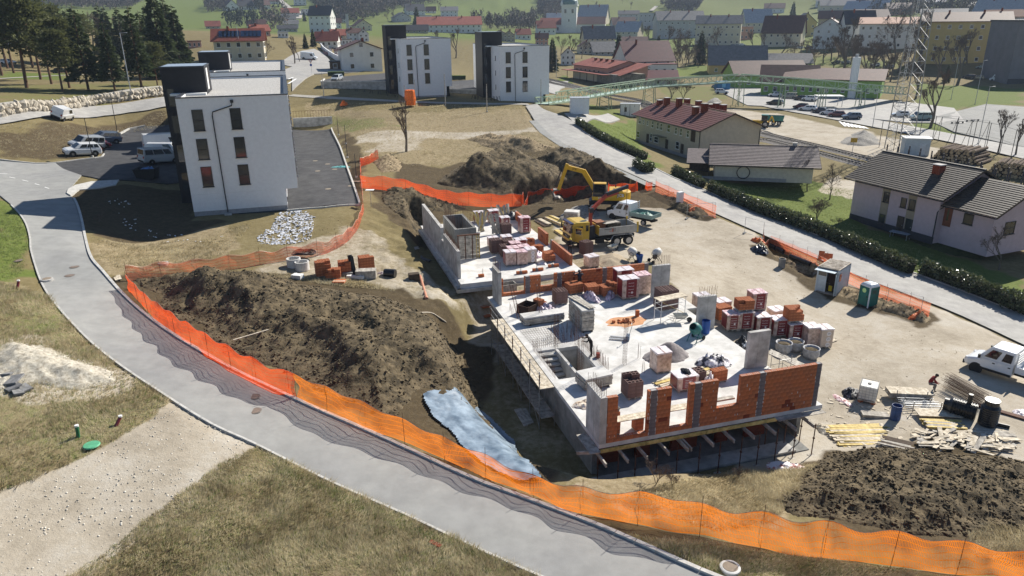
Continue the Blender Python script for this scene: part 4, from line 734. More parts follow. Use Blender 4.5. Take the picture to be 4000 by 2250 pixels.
def mixer(O,rz,label,cd,cf):
 r=thing('concrete_mixer',label,'mixer',O,rz)
 for s in (-1,1): MB().tube([(-.5,s*.35,0),(0,s*.3,.75),(.5,s*.35,0)],.035,6,).build('frame_leg',cf,r)
 MB().tube([(-.5,-.35,.05),(-.5,.35,.05)],.03,6).build('axle',cf,r)
 MB().lathe((-.25,0,.72),[(.0,0),(.28,.02),(.42,.22),(.42,.5),(.26,.85),(.23,.85),(.38,.5),(.38,.24),(0,.1)],16,ax=(.75,0,.55)).build('drum',cd,r,smooth=True)
 MB().box((-.35,-.42,.72),(.4,.22,.42)).build('motor_box',cf,r,bev=.03);MB().lathe((0,.42,.75),[(.24,0),(.27,.02),(.24,.04)],18,ax=(0,1,0)).build('tilt_wheel',cf,r)
 for y in (-.42,.42): MB().cyl((-.5,y-.04,.17),.17,.08,14,ax=(0,1,0)).build('wheel',RUBBER,r)
 return r
TEAL=M('paint_teal',(.03,.16,.15),.5,.25,4,.1,30);MXW=M('paint_mixer_white',(.62,.60,.56),.55,.2,4,.1,30)
mixer(LS(11.7,10.3),SRZ-2.6,'teal concrete mixer by the sand heap on the near slab',TEAL,TEAL)
def barrel(O,label,c,h=.95,r=.3,tilt=0):
 o=thing('barrel',label,'barrel',O,0);MB().lathe((0,0,0),[(0,0),(r*.94,.0),(r,.06),(r,h*.32),(r*1.03,h*.35),(r,h*.38),(r,h*.66),(r*1.03,h*.69),(r,h*.72),(r,h-.06),(r*.96,h),(r*.9,h),(r*.9,h*.6),(0,h*.6)],18).build('drum',c,o,smooth=False);MB().lathe((0,0,h),[(r*.9,0),(r,.005),(r*.98,.03),(r*.9,.03)],18).build('rim',c,o);return o
BLUE=M('plastic_blue',(.02,.09,.33),.4,.2,3);BLUED=M('plastic_blue_dull',(.03,.07,.20),.5,.3,3)
barrel(LS(13.1,11.25),'blue plastic barrel standing before the middle concrete panel',BLUE)
wrapped('brick_pallet','lone copper toned wrapped pallet standing before the sand heap',7.2,6.9,0,1.05,1.0,1.45,red=False);wrapped('brick_pallet','white topped red pallet with a dark jacket behind the second window opening',7.45,4.3,0,1.4,1.0,1.0)
film('dark jacket lying on the white topped pallet',7.6,4.4,1.03,.9,.55,.28,M('cloth_dark',(.012,.014,.022),.8,.4,6),name='jacket',seed=8);bpy.data.objects['jacket']['category']='jacket'
film('heap of white and dark plastic rubbish before the concrete panel on the slab',11.0,6.8,0,2.4,1.6,.8,M('film_mixed',(.03,.03,.05),.4,.2,2.2,.6,6,c2=(.7,.68,.7),thr=(.45,.55)),seed=9,name='rubbish_heap');film('white torn film hanging by the third window opening',9.0,4.0,0,1.0,.8,1.1,WRAPW,seed=10)
plank_pile('long pale and yellow planks lying across the front of the near slab',LS(8.2,5.6,0),SRZ+.18,8,4.4,.2,.05,[WOOD,WOODY,WOOD],(1.2,.2),.05);plank_pile('pale plank bench on blocks between the first window piers',LS(1.95,.6,.95),SRZ,2,2.3,.28,.05,WOOD,(.6,.1),0);plank_pile('pale plank bench between the second window piers',LS(4.8,.75,.95),SRZ,2,1.8,.28,.05,WOOD,(.6,.1),0);plank_pile('plank on the sill behind the third window opening',LS(7.7,1.0,.9),SRZ,2,1.9,.3,.05,WOODG,(.6,.1),0)
for x,y,l in [(1.2,.75,'left'),(2.6,.75,'right')]: bricks('small red brick support under the %s end of the first plank bench'%l,x,y,0,2,2,3)
film('orange and white scraps beside the near left concrete wall',1.0,4.2,0,1.1,1.6,.35,M('scrap_orange',(.45,.28,.18),.8,.5,4,c2=(.7,.6,.5)),seed=11,name='scrap_heap');bpy.data.objects['scrap_heap']['category']='scrap heap'
def tub(O,label,m,w=.7,d=.5,h=.35,rz=0):
 r=thing('mortar_tub',label,'tub',O,rz);MB().add([(-w*.4,-d*.4,.0),(w*.4,-d*.4,0),(w*.4,d*.4,0),(-w*.4,d*.4,0),(-w/2,-d/2,h),(w/2,-d/2,h),(w/2,d/2,h),(-w/2,d/2,h),(-w*.45,-d*.44,h),(w*.45,-d*.44,h),(w*.45,d*.44,h),(-w*.45,d*.44,h),(-w*.37,-d*.36,.05),(w*.37,-d*.36,.05),(w*.37,d*.36,.05),(-w*.37,d*.36,.05)],[(3,2,1,0),(0,1,5,4),(1,2,6,5),(2,3,7,6),(3,0,4,7),(4,5,9,8),(5,6,10,9),(6,7,11,10),(7,4,8,11),(8,9,13,12),(9,10,14,13),(10,11,15,14),(11,8,12,15),(12,13,14,15)]).build('basin',m,r);return r
tub(LS(1.5,1.7,.75),'grey mortar tub on bricks behind the first brick pier',CONCD,rz=SRZ+.2);bricks('red brick support under the grey mortar tub',1.5,1.7,0,3,2,3)
bx_=thing('timber_box','weathered open timber box in the trench between the two slabs','box',LS(2.2,25.0,-.5),SRZ+.1)
for (c,d) in [((0,-.4,.4),(1.5,.05,.8)),((0,.4,.4),(1.5,.05,.8)),((-.75,0,.4),(.05,.8,.8)),((.75,0,.4),(.05,.8,.8)),((0,0,.05),(1.5,.8,.05))]: MB().box(c,d).build('side',WOODG,bx_)
# ================================================================== HEAPS, NETS AND THINGS ON THE LOT
SOIL=M('soil_dark',(.048,.037,.020),.97,.35,1.6,1.0,7,c2=(.125,.096,.056));SAND=M('sand',(.34,.28,.20),.97,.15,5,.5,25);SANDG=M('sand_grey',(.27,.245,.24),.97,.2,5,.5,25);GRAV=M('gravel_grey',(.20,.19,.175),.97,.25,6,.6,25,c2=(.27,.255,.23));GRAVP=M('gravel_pale',(.36,.32,.25),.97,.25,5,.6,20,c2=(.46,.43,.36));CLAY=M('soil_tan',(.19,.14,.075),.97,.3,3,.5,14,c2=(.27,.21,.13))
CL=[]
def heap(name,label,poly,h,w,m,res=.2,rough=.35,clods=0,cat='heap',world=False,zf=None,ridge=4.,spike=0.):
 P=[V2(p) for p in (poly if world else GG(poly))];x0=min(p.x for p in P)-.4;x1=max(p.x for p in P)+.4;y0=min(p.y for p in P)-.4;y1=max(p.y for p in P)+.4
 X,Y=np.meshgrid(np.arange(x0,x1,res),np.arange(y0,y1,res));ins=inside(X,Y,P);d=np.where(ins,pdist(X,Y,P),0);d=np.maximum(0,d+fbm(X,Y,ridge*.6,3)*w*.25*(d>0));t=np.clip(d/w,0,1);t=t*t*(3-2*t)*.6+t*.4
 hh=h*t*(.75+.55*fbm(X+5,Y,ridge,3,.55))+np.clip(t*3,0,1)*(fbm(X,Y,.9,4,.75)*rough+np.abs(fbm(X+9,Y+3,.45,2))*rough*.35)
 Zb=(zf(X,Y) if zf else gz(X,Y));Zh=Zb+np.maximum(hh,-.02)+np.where(d>0,.03,-.12)
 ny,nx=X.shape;i=np.arange(nx*ny).reshape(ny,nx);q=np.stack([i[:-1,:-1],i[:-1,1:],i[1:,1:],i[1:,:-1]],-1).reshape(-1,4);k=(d>0).reshape(-1);q=q[k[q].any(1)]
 o=npobj(name,np.stack([X,Y,Zh],-1).reshape(-1,3),q,m,True);tag(o,label,cat)
 if clods:
  s=np.flatnonzero(((d>.1)).reshape(-1));c=rng.choice(s,clods);CL.append(np.stack([X.reshape(-1)[c]+rng.uniform(-res,res,clods),Y.reshape(-1)[c]+rng.uniform(-res,res,clods),Zh.reshape(-1)[c]],-1))
 return o
heap('soil_heap','large dark soil heap between the curving road net and the pit',[(340,705),(430,692),(560,688),(700,700),(800,722),(930,740),(1010,765),(1080,790),(1150,800),(1185,850),(1205,930),(1190,985),(1120,985),(1060,985),(1000,1040),(960,1058),(860,1010),(750,962),(640,905),(520,850),(420,790)],2.0,5.,SOIL,.17,.36,9000,'soil heap',ridge=5.)
heap('soil_heap','tall dark soil heap behind the red net, left of two',[(1100,462),(1130,432),(1190,405),(1250,395),(1330,402),(1420,430),(1440,475),(1380,488),(1300,498),(1200,482)],3.0,5.5,SOIL,.25,.4,1800,'soil heap',ridge=6)
heap('soil_heap','tall dark soil heap behind the digger, right of two',[(1345,405),(1400,378),(1470,385),(1540,420),(1620,462),(1560,472),(1480,468),(1430,455)],2.6,4.5,SOIL,.25,.4,1200,'soil heap')
heap('soil_heap','low brown earth heap in the dry field beyond the dark soil',[(1175,352),(1220,337),(1300,343),(1400,372),(1350,385),(1280,380),(1230,372)],1.6,4,CLAY,.3,.45,500,'soil heap')
heap('soil_heap','small brown earth heap beside the end of the red net',[(938,408),(975,392),(1012,408),(1005,432),(960,436)],1.2,2,CLAY,.2,.35,200,'soil heap')
heap('soil_heap','dark soil bank between the red net and the far concrete wall',[(960,482),(1020,470),(1090,490),(1180,525),(1140,535),(1075,530),(1062,570),(1010,548),(965,512)],1.3,3,SOIL,.2,.4,900,'soil heap')
heap('soil_heap','lumpy dark soil heap at the lower right behind the orange net',[(1955,1262),(2030,1190),(2085,1140),(2180,1125),(2300,1135),(2420,1150),(2520,1150),(2660,1180),(2700,1290),(2640,1345),(2480,1330),(2420,1352),(2300,1345),(2120,1312),(2000,1300)],1.15,2.6,SOIL,.14,.32,7000,'soil heap',ridge=3.5)
heap('soil_bank','dark cut bank along the right road net',[(1660,482),(1700,490),(1790,540),(1760,555),(1690,522)],.5,1.,SOIL,.2,.3,250,'soil bank');heap('soil_bank','strip of dug soil between the container and the pale net',[(2060,700),(2140,722),(2350,800),(2330,815),(2200,775),(2080,735)],.5,1.,CLAY,.18,.3,260,'soil bank');heap('soil_bank','dug soil beside the black pipes in the trench',[(1900,612),(1920,600),(2070,668),(2085,690),(1990,660)],.6,1.,CLAY,.18,.3,200,'soil bank')
heap('gravel_heap','grey gravel heap behind the yellow truck',[K(6,470,905),K(6,520,830),K(6,640,790),K(6,790,780),K(6,860,840),K(6,890,890),K(6,780,920),K(6,600,925)],1.3,2.2,GRAV,.15,.18,0,'gravel heap');heap('sand_heap','tan sand heap beside the wrapped bag behind the near slab',[K(6,850,1375),K(6,890,1300),K(6,990,1250),K(6,1080,1270),K(6,1160,1330),K(6,1200,1375),K(6,1050,1400),K(6,900,1405)],1.0,1.8,SAND,.12,.08,0,'sand heap')
heap('sand_heap','grey lilac sand heap on the near slab behind the wrapped pallet',[LS(7.3+1.7*math.cos(a)+1.2,8.6+1.15*math.sin(a)) for a in np.linspace(0,6.2,14)],1.0,1.15,SANDG,.1,.12,0,'sand heap',world=True,zf=lambda x,y:np.zeros(np.shape(x)))
heap('gravel_heap','grey gravel heap beside the railway yard road',[K(7,700,150),K(7,850,60),K(7,960,40),K(7,1100,90),K(7,1140,170),K(7,960,185),K(7,800,170)],2.2,5,GRAV,.5,.4,0,'gravel heap');heap('gravel_heap','small grey gravel heap near the footbridge tower',[K(2,1960,1030),K(2,2010,990),K(2,2070,985),K(2,2110,1030),K(2,2040,1045)],1.5,3,GRAV,.5,.3,0,'gravel heap')
heap('gravel_heap','pale rubble heap in the grass at the lower left',[(-30,880),(30,855),(110,868),(180,898),(285,935),(300,960),(200,985),(90,968),(-30,1000)],.7,2.,GRAVP,.15,.3,0,'gravel heap')
def scatter(poly,n,dz=0.,world=False,zf=None):
 P=[V2(p) for p in (poly if world else GG(poly))];x0=min(p.x for p in P);x1=max(p.x for p in P);y0=min(p.y for p in P);y1=max(p.y for p in P);x=rng.uniform(x0,x1,n*4);y=rng.uniform(y0,y1,n*4);k=inside(x,y,P);x=x[k][:n];y=y[k][:n];return np.stack([x,y,(zf or gz)(x,y)+dz],-1)
def lumps(name,label,P,smin,smax,m,flat=.7):
 n=len(P);ico=np.array([(1,0,0),(-1,0,0),(0,1,0),(0,-1,0),(0,0,1),(0,0,-1),(.6,.6,.5),(-.6,.6,.5),(.6,-.6,.5),(-.6,-.6,.5)],float);f=[(0,2,6),(6,2,4),(0,6,4),(2,1,7),(7,1,4),(2,7,4),(0,8,3),(8,4,3),(0,4,8),(1,3,9),(3,4,9),(1,9,4),(0,3,5),(3,1,5),(1,2,5),(2,0,5)]
 s=(smin*(smax/smin)**(rng.random(n)**2.2))[:,None,None];V=ico[None]*rng.uniform(.55,1.2,(n,len(ico),1))*s*np.array([1,1,flat]);a=rng.uniform(0,6.3,n);ca,sa=np.cos(a),np.sin(a);X=V[...,0]*ca[:,None]-V[...,1]*sa[:,None];Y=V[...,0]*sa[:,None]+V[...,1]*ca[:,None]
 V=np.stack([X,Y,V[...,2]],-1)+P[:,None,:];Fc=(np.array(f)[None]+np.arange(n)[:,None,None]*len(ico)).reshape(-1,3);o=npobj(name,V.reshape(-1,3),Fc,m);tag(o,label,None,kind='stuff');return o
lumps('soil_clods','loose dark soil clods on the heaps',np.concatenate(CL+[scatter([(1140,790),(1235,805),(1205,1025),(1300,1115),(1376,1200),(1300,1215),(1200,1150),(1100,1000),(1180,900)],1200)]),.025,.15,SOIL)
STONE=M('stone_pale',(.46,.43,.37),.9,.3,3,.4,20,c2=(.56,.53,.47))
lumps('loose_stones','pale loose stones on the rubble and gravel track',np.concatenate([scatter([(0,870),(110,870),(285,935),(280,975),(90,975),(0,985)],1500,.12),scatter([tuple(proj((p[0],p[1],h1(p[0],p[1])))) for p in GPATH],2600)]),.008,.07,STONE,.6)
lumps('site_crumbs','small crumbs of soil and stone over the gravel lot',np.concatenate([scatter([(1560,520),(1700,510),(2060,745),(2500,900),(2576,1130),(2060,1130),(1900,900),(1650,660)],1700),scatter([(740,560),(900,530),(960,580),(1060,670),(1150,740),(900,700),(700,690)],1500)]),.012,.07,CLAY,.5)
bo=thing('asphalt_slabs','broken grey asphalt slabs by the rubble at the left edge','rubble')
for i,(u,v,w,d) in enumerate([(15,958,1.6,.9),(30,972,1.0,.7),(62,975,.8,.5),(8,940,1.1,.5),(45,985,.7,.5)]):
 p=GP(u,v,.12);o=MB().box((0,0,0),(w,d,.1)).build('slab_piece',M('asphalt_broken',(.2,.2,.2),.9,.3,4,.4,20),bo);o.location=p;o.rotation_euler=(random.uniform(-.2,.2),random.uniform(-.2,.2),random.random()*3)
def htop(B,vt):
 lo,hi=.1,4.
 for _ in range(22):
  m_=(lo+hi)/2
  if proj((B[0],B[1],B[2]+m_))[1]>vt: lo=m_
  else: hi=m_
 return lo
def net(label,bot,top,m,post=2.0,seed=0,sag=.18,wav=.13,name='safety_net',postm=STEEL,posth=.35,zfun=None,hmax=2.2):
 pts=[];tu=[t[0] for t in top]; 
 fullB=resamp([tuple(p) for p in bot],max(6,len(bot)*5));tv=resamp([tuple(p) for p in top],len(fullB));W=[]
 for (ub,vb),(ut,vt) in zip(fullB,tv):
  B=GP(ub,vb);W.append((B.x,B.y,B.z,min(hmax,max(.35,htop(B,vt)))))
 W=np.array(W);L=np.concatenate([[0],np.cumsum(np.hypot(*np.diff(W[:,:2],axis=0).T))]);n=int(L[-1]/.16)+2;s=np.linspace(0,L[-1],n);C=np.stack([np.interp(s,L,W[:,k]) for k in range(4)],-1)
 kern=np.ones(9)/9;C[:,3]=np.convolve(np.pad(C[:,3],4,'edge'),kern,'valid')
 t=np.gradient(C[:,:2],axis=0);t/=np.linalg.norm(t,axis=1)[:,None]+1e-9;nn=np.stack([-t[:,1],t[:,0]],-1);nv=11;r=np.linspace(0,1,nv)
 fr=(s/post)%1;sg=sag*np.sin(np.pi*fr)**2*(.6+.8*vn(s*0+seed,np.floor(s/post)*3.7,1.))
 bulge=fbm(s[:,None]+seed*31,r[None,:]*1.3+seed*7,1.1,3)*wav*np.sin(np.pi*np.clip(r,0.0,1))[None,:]**.6*1.6+fbm(s[:,None]*1.0+seed*11,np.zeros((1,nv)),2.6,2)*wav*.8*(1-r[None,:])
 hgt=(C[:,3]*(1-sg))[:,None]*r[None,:];P=np.stack([C[:,0:1]+nn[:,0:1]*bulge,C[:,1:2]+nn[:,1:2]*bulge,gz(C[:,0],C[:,1])[:,None]+hgt+.03],-1)
 V=P.reshape(-1,3);i=np.arange(n*nv).reshape(n,nv);q=np.stack([i[:-1,:-1],i[1:,:-1],i[1:,1:],i[:-1,1:]],-1).reshape(-1,4)
 root=thing(name,label,'safety net');o=npobj('net',V,q,m,True,root);uv=o.data.uv_layers.new(name='UVMap');U=np.stack([np.repeat(s,nv),np.tile(r,n)*np.repeat(C[:,3],nv)*1.1],-1);uv.data.foreach_set('uv',U[q.reshape(-1)].astype(np.float32).reshape(-1))
 hem=MB();hem.tube([tuple(P[k,-1]) for k in range(0,n,2)],.012,4);hem.build('top_cord',M('cord_pale',(.75,.42,.30),.4,.3,4),root)
 for k in range(int(L[-1]/post)+1):
  j=min(n-1,int(round(k*post/L[-1]*(n-1))));x,y=C[j,0]+nn[j,0]*.02,C[j,1]+nn[j,1]*.02;z=g1(x,y);MB().tube([(x,y,z-.2),(x+random.uniform(-.05,.05),y+random.uniform(-.05,.05),z+C[j,3]+posth)],.013,5).build('post',postm,root)
 return root
net('long orange safety net along the kerb at the bottom of the picture',[(745,1000),(860,1058),(1000,1112),(1130,1166),(1260,1220),(1330,1246),(1440,1286),(1640,1332),(1800,1356),(1960,1390),(2200,1415),(2400,1440),(2640,1475)],[(730,940),(860,987),(1000,1050),(1130,1108),(1230,1150),(1330,1198),(1440,1218),(1500,1238),(1640,1236),(1760,1270),(1860,1280),(2000,1300),(2200,1330),(2400,1360),(2640,1395)],ORANGENET,2.6,1,.16,.34,hmax=2.0)
net('red orange safety net along the kerb beside the large soil heap',[(322,728),(370,785),(430,836),(520,900),(600,945),(690,990),(748,1000)],[(306,690),(360,735),(430,780),(510,830),(620,882),(690,915),(732,942)],REDNET,2.4,2,.14,.24,hmax=1.8)
net('faded red safety net crossing from the road corner to the yard corner',[(322,708),(400,700),(470,692),(600,676),(720,655),(815,642),(862,620),(900,580),(915,530)],[(335,668),(400,660),(480,655),(600,640),(700,625),(790,608),(850,590),(890,555),(908,508)],netmat('net_faded',(.85,.20,.10),(.85,.18,.08),.05,.28),2.6,3,.2,.18,hmax=1.6)
net('short red safety net running up the bank beside the dark yard',[(915,528),(912,490),(908,450),(907,418)],[(908,505),(902,465),(902,430),(902,398)],REDNET,2.,4,.1,.06);net('short red safety net end beside the small earth heap',[(907,420),(930,412),(952,400)],[(903,398),(930,390),(950,374)],REDNET,1.5,5,.1,.06)
net('red safety net sweeping in front of the dark soil heaps',[(908,474),(960,478),(1010,484),(1070,500),(1130,515),(1220,521),(1310,520),(1352,507),(1440,500),(1540,489),(1640,479)],[(910,442),(960,442),(1010,440),(1080,463),(1160,480),(1240,488),(1310,487),(1360,475),(1440,465),(1530,462),(1640,458)],REDNET,2.6,6,.12,.14,hmax=1.7)
net('pale pink safety net beside the right road near the digger',[(1648,482),(1720,516),(1800,549)],[(1645,455),(1720,487),(1800,517)],PALENET,2.5,7,.06,.04,hmax=1.6);net('pale pink safety net beside the right road behind the container',[(1918,615),(2050,672),(2170,730),(2250,765),(2335,800)],[(1918,585),(2050,640),(2160,698),(2250,732),(2335,762)],PALENET,2.5,8,.06,.04,hmax=1.6)
RNET=M('net_bundle',(.70,.06,.015),.5,.35,6,.6,12,c2=(.95,.22,.05));ONET=M('net_bundle_orange',(.80,.16,.02),.5,.3,6,.6,12)
for i,(u,v,w,d,h,l) in enumerate([(1738,532,2.6,1.2,.9,'beside the steel fence frame near the digger'),(1905,608,1.6,1.0,.6,'at the end of the pipe trench'),(2310,800,2.0,.9,.7,'at the end of the pale net behind the toilet'),(865,265,2.4,1.6,1.2,'lying in the dry field below the second white block')]): film('crumpled orange net bundle '+l,0,0,0,w,d,h,RNET if i!=3 else ONET,world=G(u,v),name='net_bundle',seed=20+i);bpy.data.objects['net_bundle' if i==0 else 'net_bundle.%03d'%i]['category']='net bundle'
bg_=thing('orange_sack','tall orange net sack hanging from a post before the second white block','sack',G(1033,268));MB().lathe((0,0,.2),[(.3,0),(1.0,.1),(1.1,1.2),(1.0,2.6),(.9,2.9),(.2,2.8)],12).build('sack',ONET,bg_);MB().tube([(1.0,0,0),(1.0,0,5.0)],.05,6).build('post',WOODG,bg_);MB().tube([(-1.0,0,0),(-1.0,0,4.0)],.05,6).build('post',WOODG,bg_)
TP=[V2(p) for p in [GP(u,v) for u,v in [(1058,996),(1085,984),(1130,988),(1190,1015),(1240,1060),(1290,1115),(1345,1185),(1365,1212),(1300,1215),(1240,1185),(1180,1145),(1130,1090),(1085,1045)]]]
x=[p.x for p in TP];y=[p.y for p in TP];X,Y=np.meshgrid(np.arange(min(x)-.2,max(x)+.2,.09),np.arange(min(y)-.2,max(y)+.2,.09));jx=fbm(X,Y,1.2,3)*.15;k=inside(X+jx,Y+jx,TP);Zt=gz(X,Y)+.11+np.abs(fbm(X*.9+Y*.5,Y*.25-X*.1,1.6,3,.45))*.26+fbm(X,Y,.3,2)*.012;i=np.arange(X.size).reshape(X.shape);q=np.stack([i[:-1,:-1],i[:-1,1:],i[1:,1:],i[1:,:-1]],-1).reshape(-1,4);kk=k.reshape(-1);q=q[kk[q].all(1)]
o=npobj('tarpaulin',np.stack([X,Y,Zt],-1).reshape(-1,3),q,M('tarp_silver',(.10,.15,.21),.36,.25,1.0,.25,3,c2=(.22,.28,.34),spec=.6),True);tag(o,'crumpled silver blue tarpaulin on the pit bank below the orange net','tarpaulin')
W_=M('foam_white',(.74,.75,.78),.8,.15,3);nS=900;P=scatter([K(5,250,850),K(5,500,830),K(5,590,900),K(5,560,1100),K(5,480,1150),K(5,250,1180),K(5,40,1170),K(5,20,1100),K(5,160,980)],nS,.02);mb=MB()
for p in P:
 s=random.uniform(.05,.26);mb.box(p+np.array([0,0,s*.15]),(s,s*random.uniform(.3,.9),random.uniform(.02,.06)),M3=Matrix.Rotation(random.uniform(-.6,.6),3,'X')@Matrix.Rotation(random.random()*6,3,'Z'))
o=mb.build('foam_scraps',W_);tag(o,'white foam insulation scraps strewn before the first white block',None,kind='stuff')
mb=MB()
for p in scatter([(270,500),(320,500),(350,560),(400,590),(560,590),(560,610),(360,610),(280,540)],60,.03): s=random.uniform(.06,.3);mb.box(p,(s,s*.4,.05),rz=random.random()*6)
tag(mb.build('foam_litter',W_),'scattered white litter on the shaded bank left of the first white block',None,kind='stuff')
mb=MB()
for p in scatter([(2080,1000),(2180,960),(2330,1010),(2540,1090),(2480,1140),(2080,1120)],170,.02): s=random.uniform(.08,.45);mb.box(p,(s,s*random.uniform(.12,.5),.03),rz=random.random()*6)
tag(mb.build('wood_scraps',WOOD),'small wood scraps strewn over the yard',None,kind='stuff')
def zE(x,y): return Z(3150,980,5.138,x,y)
a=GP(*zE(165,800));b=GP(*zE(585,925));dirx=(b-a);dirx.z=0;cw=dirx.length;rzc=math.atan2(dirx.y,dirx.x)
ct=thing('site_container','small pale blue site container with open door and awning','container',(a.x,a.y,min(a.z,b.z)),rzc);CB=M('paint_container',(.42,.50,.56),.55,.12,2,.15,30);RUST=M('roof_rusty',(.36,.28,.20),.7,.35,2.5,.2,20,c2=(.50,.45,.38));cl=3.0;hC=2.42
MB().box((cw/2,cl/2,.14),(cw,cl,.18)).build('base_frame',CONCD,ct)
mb=MB();mb.box((.06,cl/2,hC/2+.1),(.06,cl-.1,hC-.2));mb.box((cw-.06,cl/2,hC/2+.1),(.06,cl-.1,hC-.2));mb.box((cw/2,cl-.06,hC/2+.1),(cw-.2,.06,hC-.2));mb.box((cw*.25,.06,hC/2+.1),(cw*.42,.06,hC-.25));mb.box((cw*.93,.06,hC/2+.1),(cw*.1,.06,hC-.25));mb.build('wall',CB,ct)
for x_,y_ in ((.06,.06),(cw-.06,.06),(.06,cl-.06),(cw-.06,cl-.06)): MB().box((x_,y_,hC/2+.1),(.14,.14,hC)).build('corner_post',CB,ct)
rf=MB().box((cw/2,cl/2,hC+.12),(cw,cl,.08)).build('roof',RUST,ct)
for k in range(14): MB().box((cw/2,.12+k*(cl-.2)/13,hC+.175),(cw-.15,.09,.03)).build('roof_rib',RUST,rf)
o=MB().box((cw*.45,-.32,hC-.02),(cw*.95,.75,.04)).build('awning',CB,ct);o.rotation_euler=(0.0,0,0);MB().box((cw*.62,.12,1.1),(.03,.03,.03)).build('latch',STEELG,ct)
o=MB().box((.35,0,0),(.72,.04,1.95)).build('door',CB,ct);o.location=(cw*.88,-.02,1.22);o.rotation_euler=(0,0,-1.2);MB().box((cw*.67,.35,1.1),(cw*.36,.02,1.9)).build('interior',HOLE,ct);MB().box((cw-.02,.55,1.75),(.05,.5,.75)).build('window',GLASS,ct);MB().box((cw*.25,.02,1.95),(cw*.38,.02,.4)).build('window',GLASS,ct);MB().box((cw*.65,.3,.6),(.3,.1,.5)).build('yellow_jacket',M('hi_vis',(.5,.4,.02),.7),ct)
a=GP(*zE(1020,1080));b=GP(*zE(1205,1155));dx=(b-a);rzt=math.atan2(dx.y,dx.x);GT=M('plastic_green',(.012,.13,.115),.5,.15,2,.1,20);GW=M('plastic_pale',(.55,.62,.68),.45,.1,2)
tl=thing('portable_toilet','dark green portable toilet with pale rounded roof','toilet',(a.x,a.y,a.z),rzt);MB().box((.55,.55,.08),(1.12,1.12,.16)).build('base',BLACKP,tl);MB().box((.55,.55,1.02),(1.06,1.06,1.8)).build('cabin',GT,tl,bev=.04)
for x_,y_ in ((.03,.03),(1.07,.03),(.03,1.07),(1.07,1.07)): MB().box((x_,y_,1.0),(.09,.09,1.9)).build('corner_post',GW if (x_>1 and y_<.1) else GT,tl)
MB().lathe((.55,.55,1.92),[(.80,0),(.78,.1),(.62,.26),(.3,.34),(0,.35)],4).build('roof',GW,tl,bev=.05);dr=MB().box((.5,.0,1.0),(.8,.03,1.65)).build('door',GT,tl);MB().lathe((.5,-.02,1.55),[(0,.01),(.2,.01),(.21,0)],14,ax=(0,-1,0)).build('sign',M('sign_lime',(.45,.7,.3),.5),dr);MB().box((.86,-.03,1.05),(.06,.04,.18)).build('handle',BLACKP,dr)
for k in range(4): MB().box((1.10,.55,1.35+k*.09),(.01,.45,.035)).build('vent',BLACKP,tl)
def frame(label,p,q,h,feet=True,wires=False,name='steel_hurdle'):
 p=GP(*p);q=GP(*q);r=thing(name,label,'hurdle',p,0);d=q-p;m=GALV
 MB().tube([(0,0,0),(0,0,h)],.022,6).build('upright',m,r);MB().tube([d,(d.x,d.y,d.z+h)],.022,6).build('upright',m,r);MB().tube([(0,0,h),(d.x,d.y,d.z+h)],.02,6).build('top_rail',m,r);MB().tube([(0,0,.15),(d.x,d.y,d.z+.15)],.02,6).build('bottom_rail',m,r)
 if feet:
  MB().box((0,0,.06),(.7,.22,.12),rz=1).build('foot',CONCD,r);MB().box((d.x,d.y,d.z+.06),(.7,.22,.12),rz=1).build('foot',CONCD,r)
 if wires:
  w_=MB();n=int(d.length/.12)
  for k in range(1,n): w_.tube([d*(k/n)+Vector((0,0,.15)),d*(k/n)+Vector((0,0,h))],.003,3)
  w_.build('wire_mesh',m,r)
 return r
frame('bare steel fence frame beside the net bundle near the digger',Z(2000,500,2.574,1755,915),Z(2000,500,2.574,2035,890),1.7);frame('bare steel fence frame leaning at the end of the right road net gap',Z(2000,500,2.574,2335,1060),Z(2000,500,2.574,2520,1115),1.9);frame('steel mesh fence frame right of the green toilet',Z(3150,980,5.138,1600,1095),Z(3150,980,5.138,2280,1290),1.7,True,True)
pd=thing('meter_cabinet','white utility cabinet standing at the lot edge near the digger','cabinet',GP(*K(6,1683,778)),.5);MB().box((0,0,.85),(.75,.5,1.7)).build('cabinet',WHITE,pd,bev=.02);MB().box((0,-.255,.9),(.6,.02,1.3)).build('door',FRAMEW,pd);MB().box((0,0,.05),(.9,.65,.1)).build('plinth',CONCD,pd)
BP=M('pipe_black',(.012,.012,.013),.4,.3,4)
for i,(a,b,l) in enumerate([(K(7,0,1165),K(7,80,1210),'short black pipe end at the head of the trench'),(K(7,95,1210),K(7,160,1250),'short black pipe beside the trench, second from the left'),(K(7,230,1290),K(7,430,1370),'long black pipe end lying in the trench')]):
 p=GP(*a,.3);q=GP(*b,.3);tag(MB().tube([p,q],.26,12).build('black_pipe',BP),l,'pipe','black pipes in the trench')
o=thing('manhole_ring','dark open pipe ring standing in the trench','pipe',GP(*K(7,135,1400)));MB().lathe((0,0,0),[(.3,0),(.33,.02),(.33,.9),(.27,.9),(.27,.1)],14).build('ring',CONCD,o);film('black and blue plastic sheet heap at the head of the pipe trench',0,0,0,2.2,1.6,.9,M('sheet_black',(.015,.016,.02),.3,.4,3,.6,8,c2=(.15,.18,.25),thr=(.5,.8)),world=GP(1910,632),seed=30)
sg=thing('road_sign_back','orange rust toned sign boards standing back to the camera behind the container','sign',GP(*Z(3150,980,5.138,330,330)),-.45)
for x_ in (-.35,.25): MB().tube([(x_,0,0),(x_,0,1.6)],.03,6).build('post',WOODG,sg)
for c_,d_ in [((-.28,-.04,1.25),(.55,.03,.9)),((.38,-.05,1.05),(.75,.03,.95))]: MB().box(c_,d_).build('board',M('sign_orange',(.45,.13,.05),.7,.2,3),sg)
def lotp(x,y): p=LS(x,y);return Vector((p.x,p.y,g1(p.x,p.y)+.02))
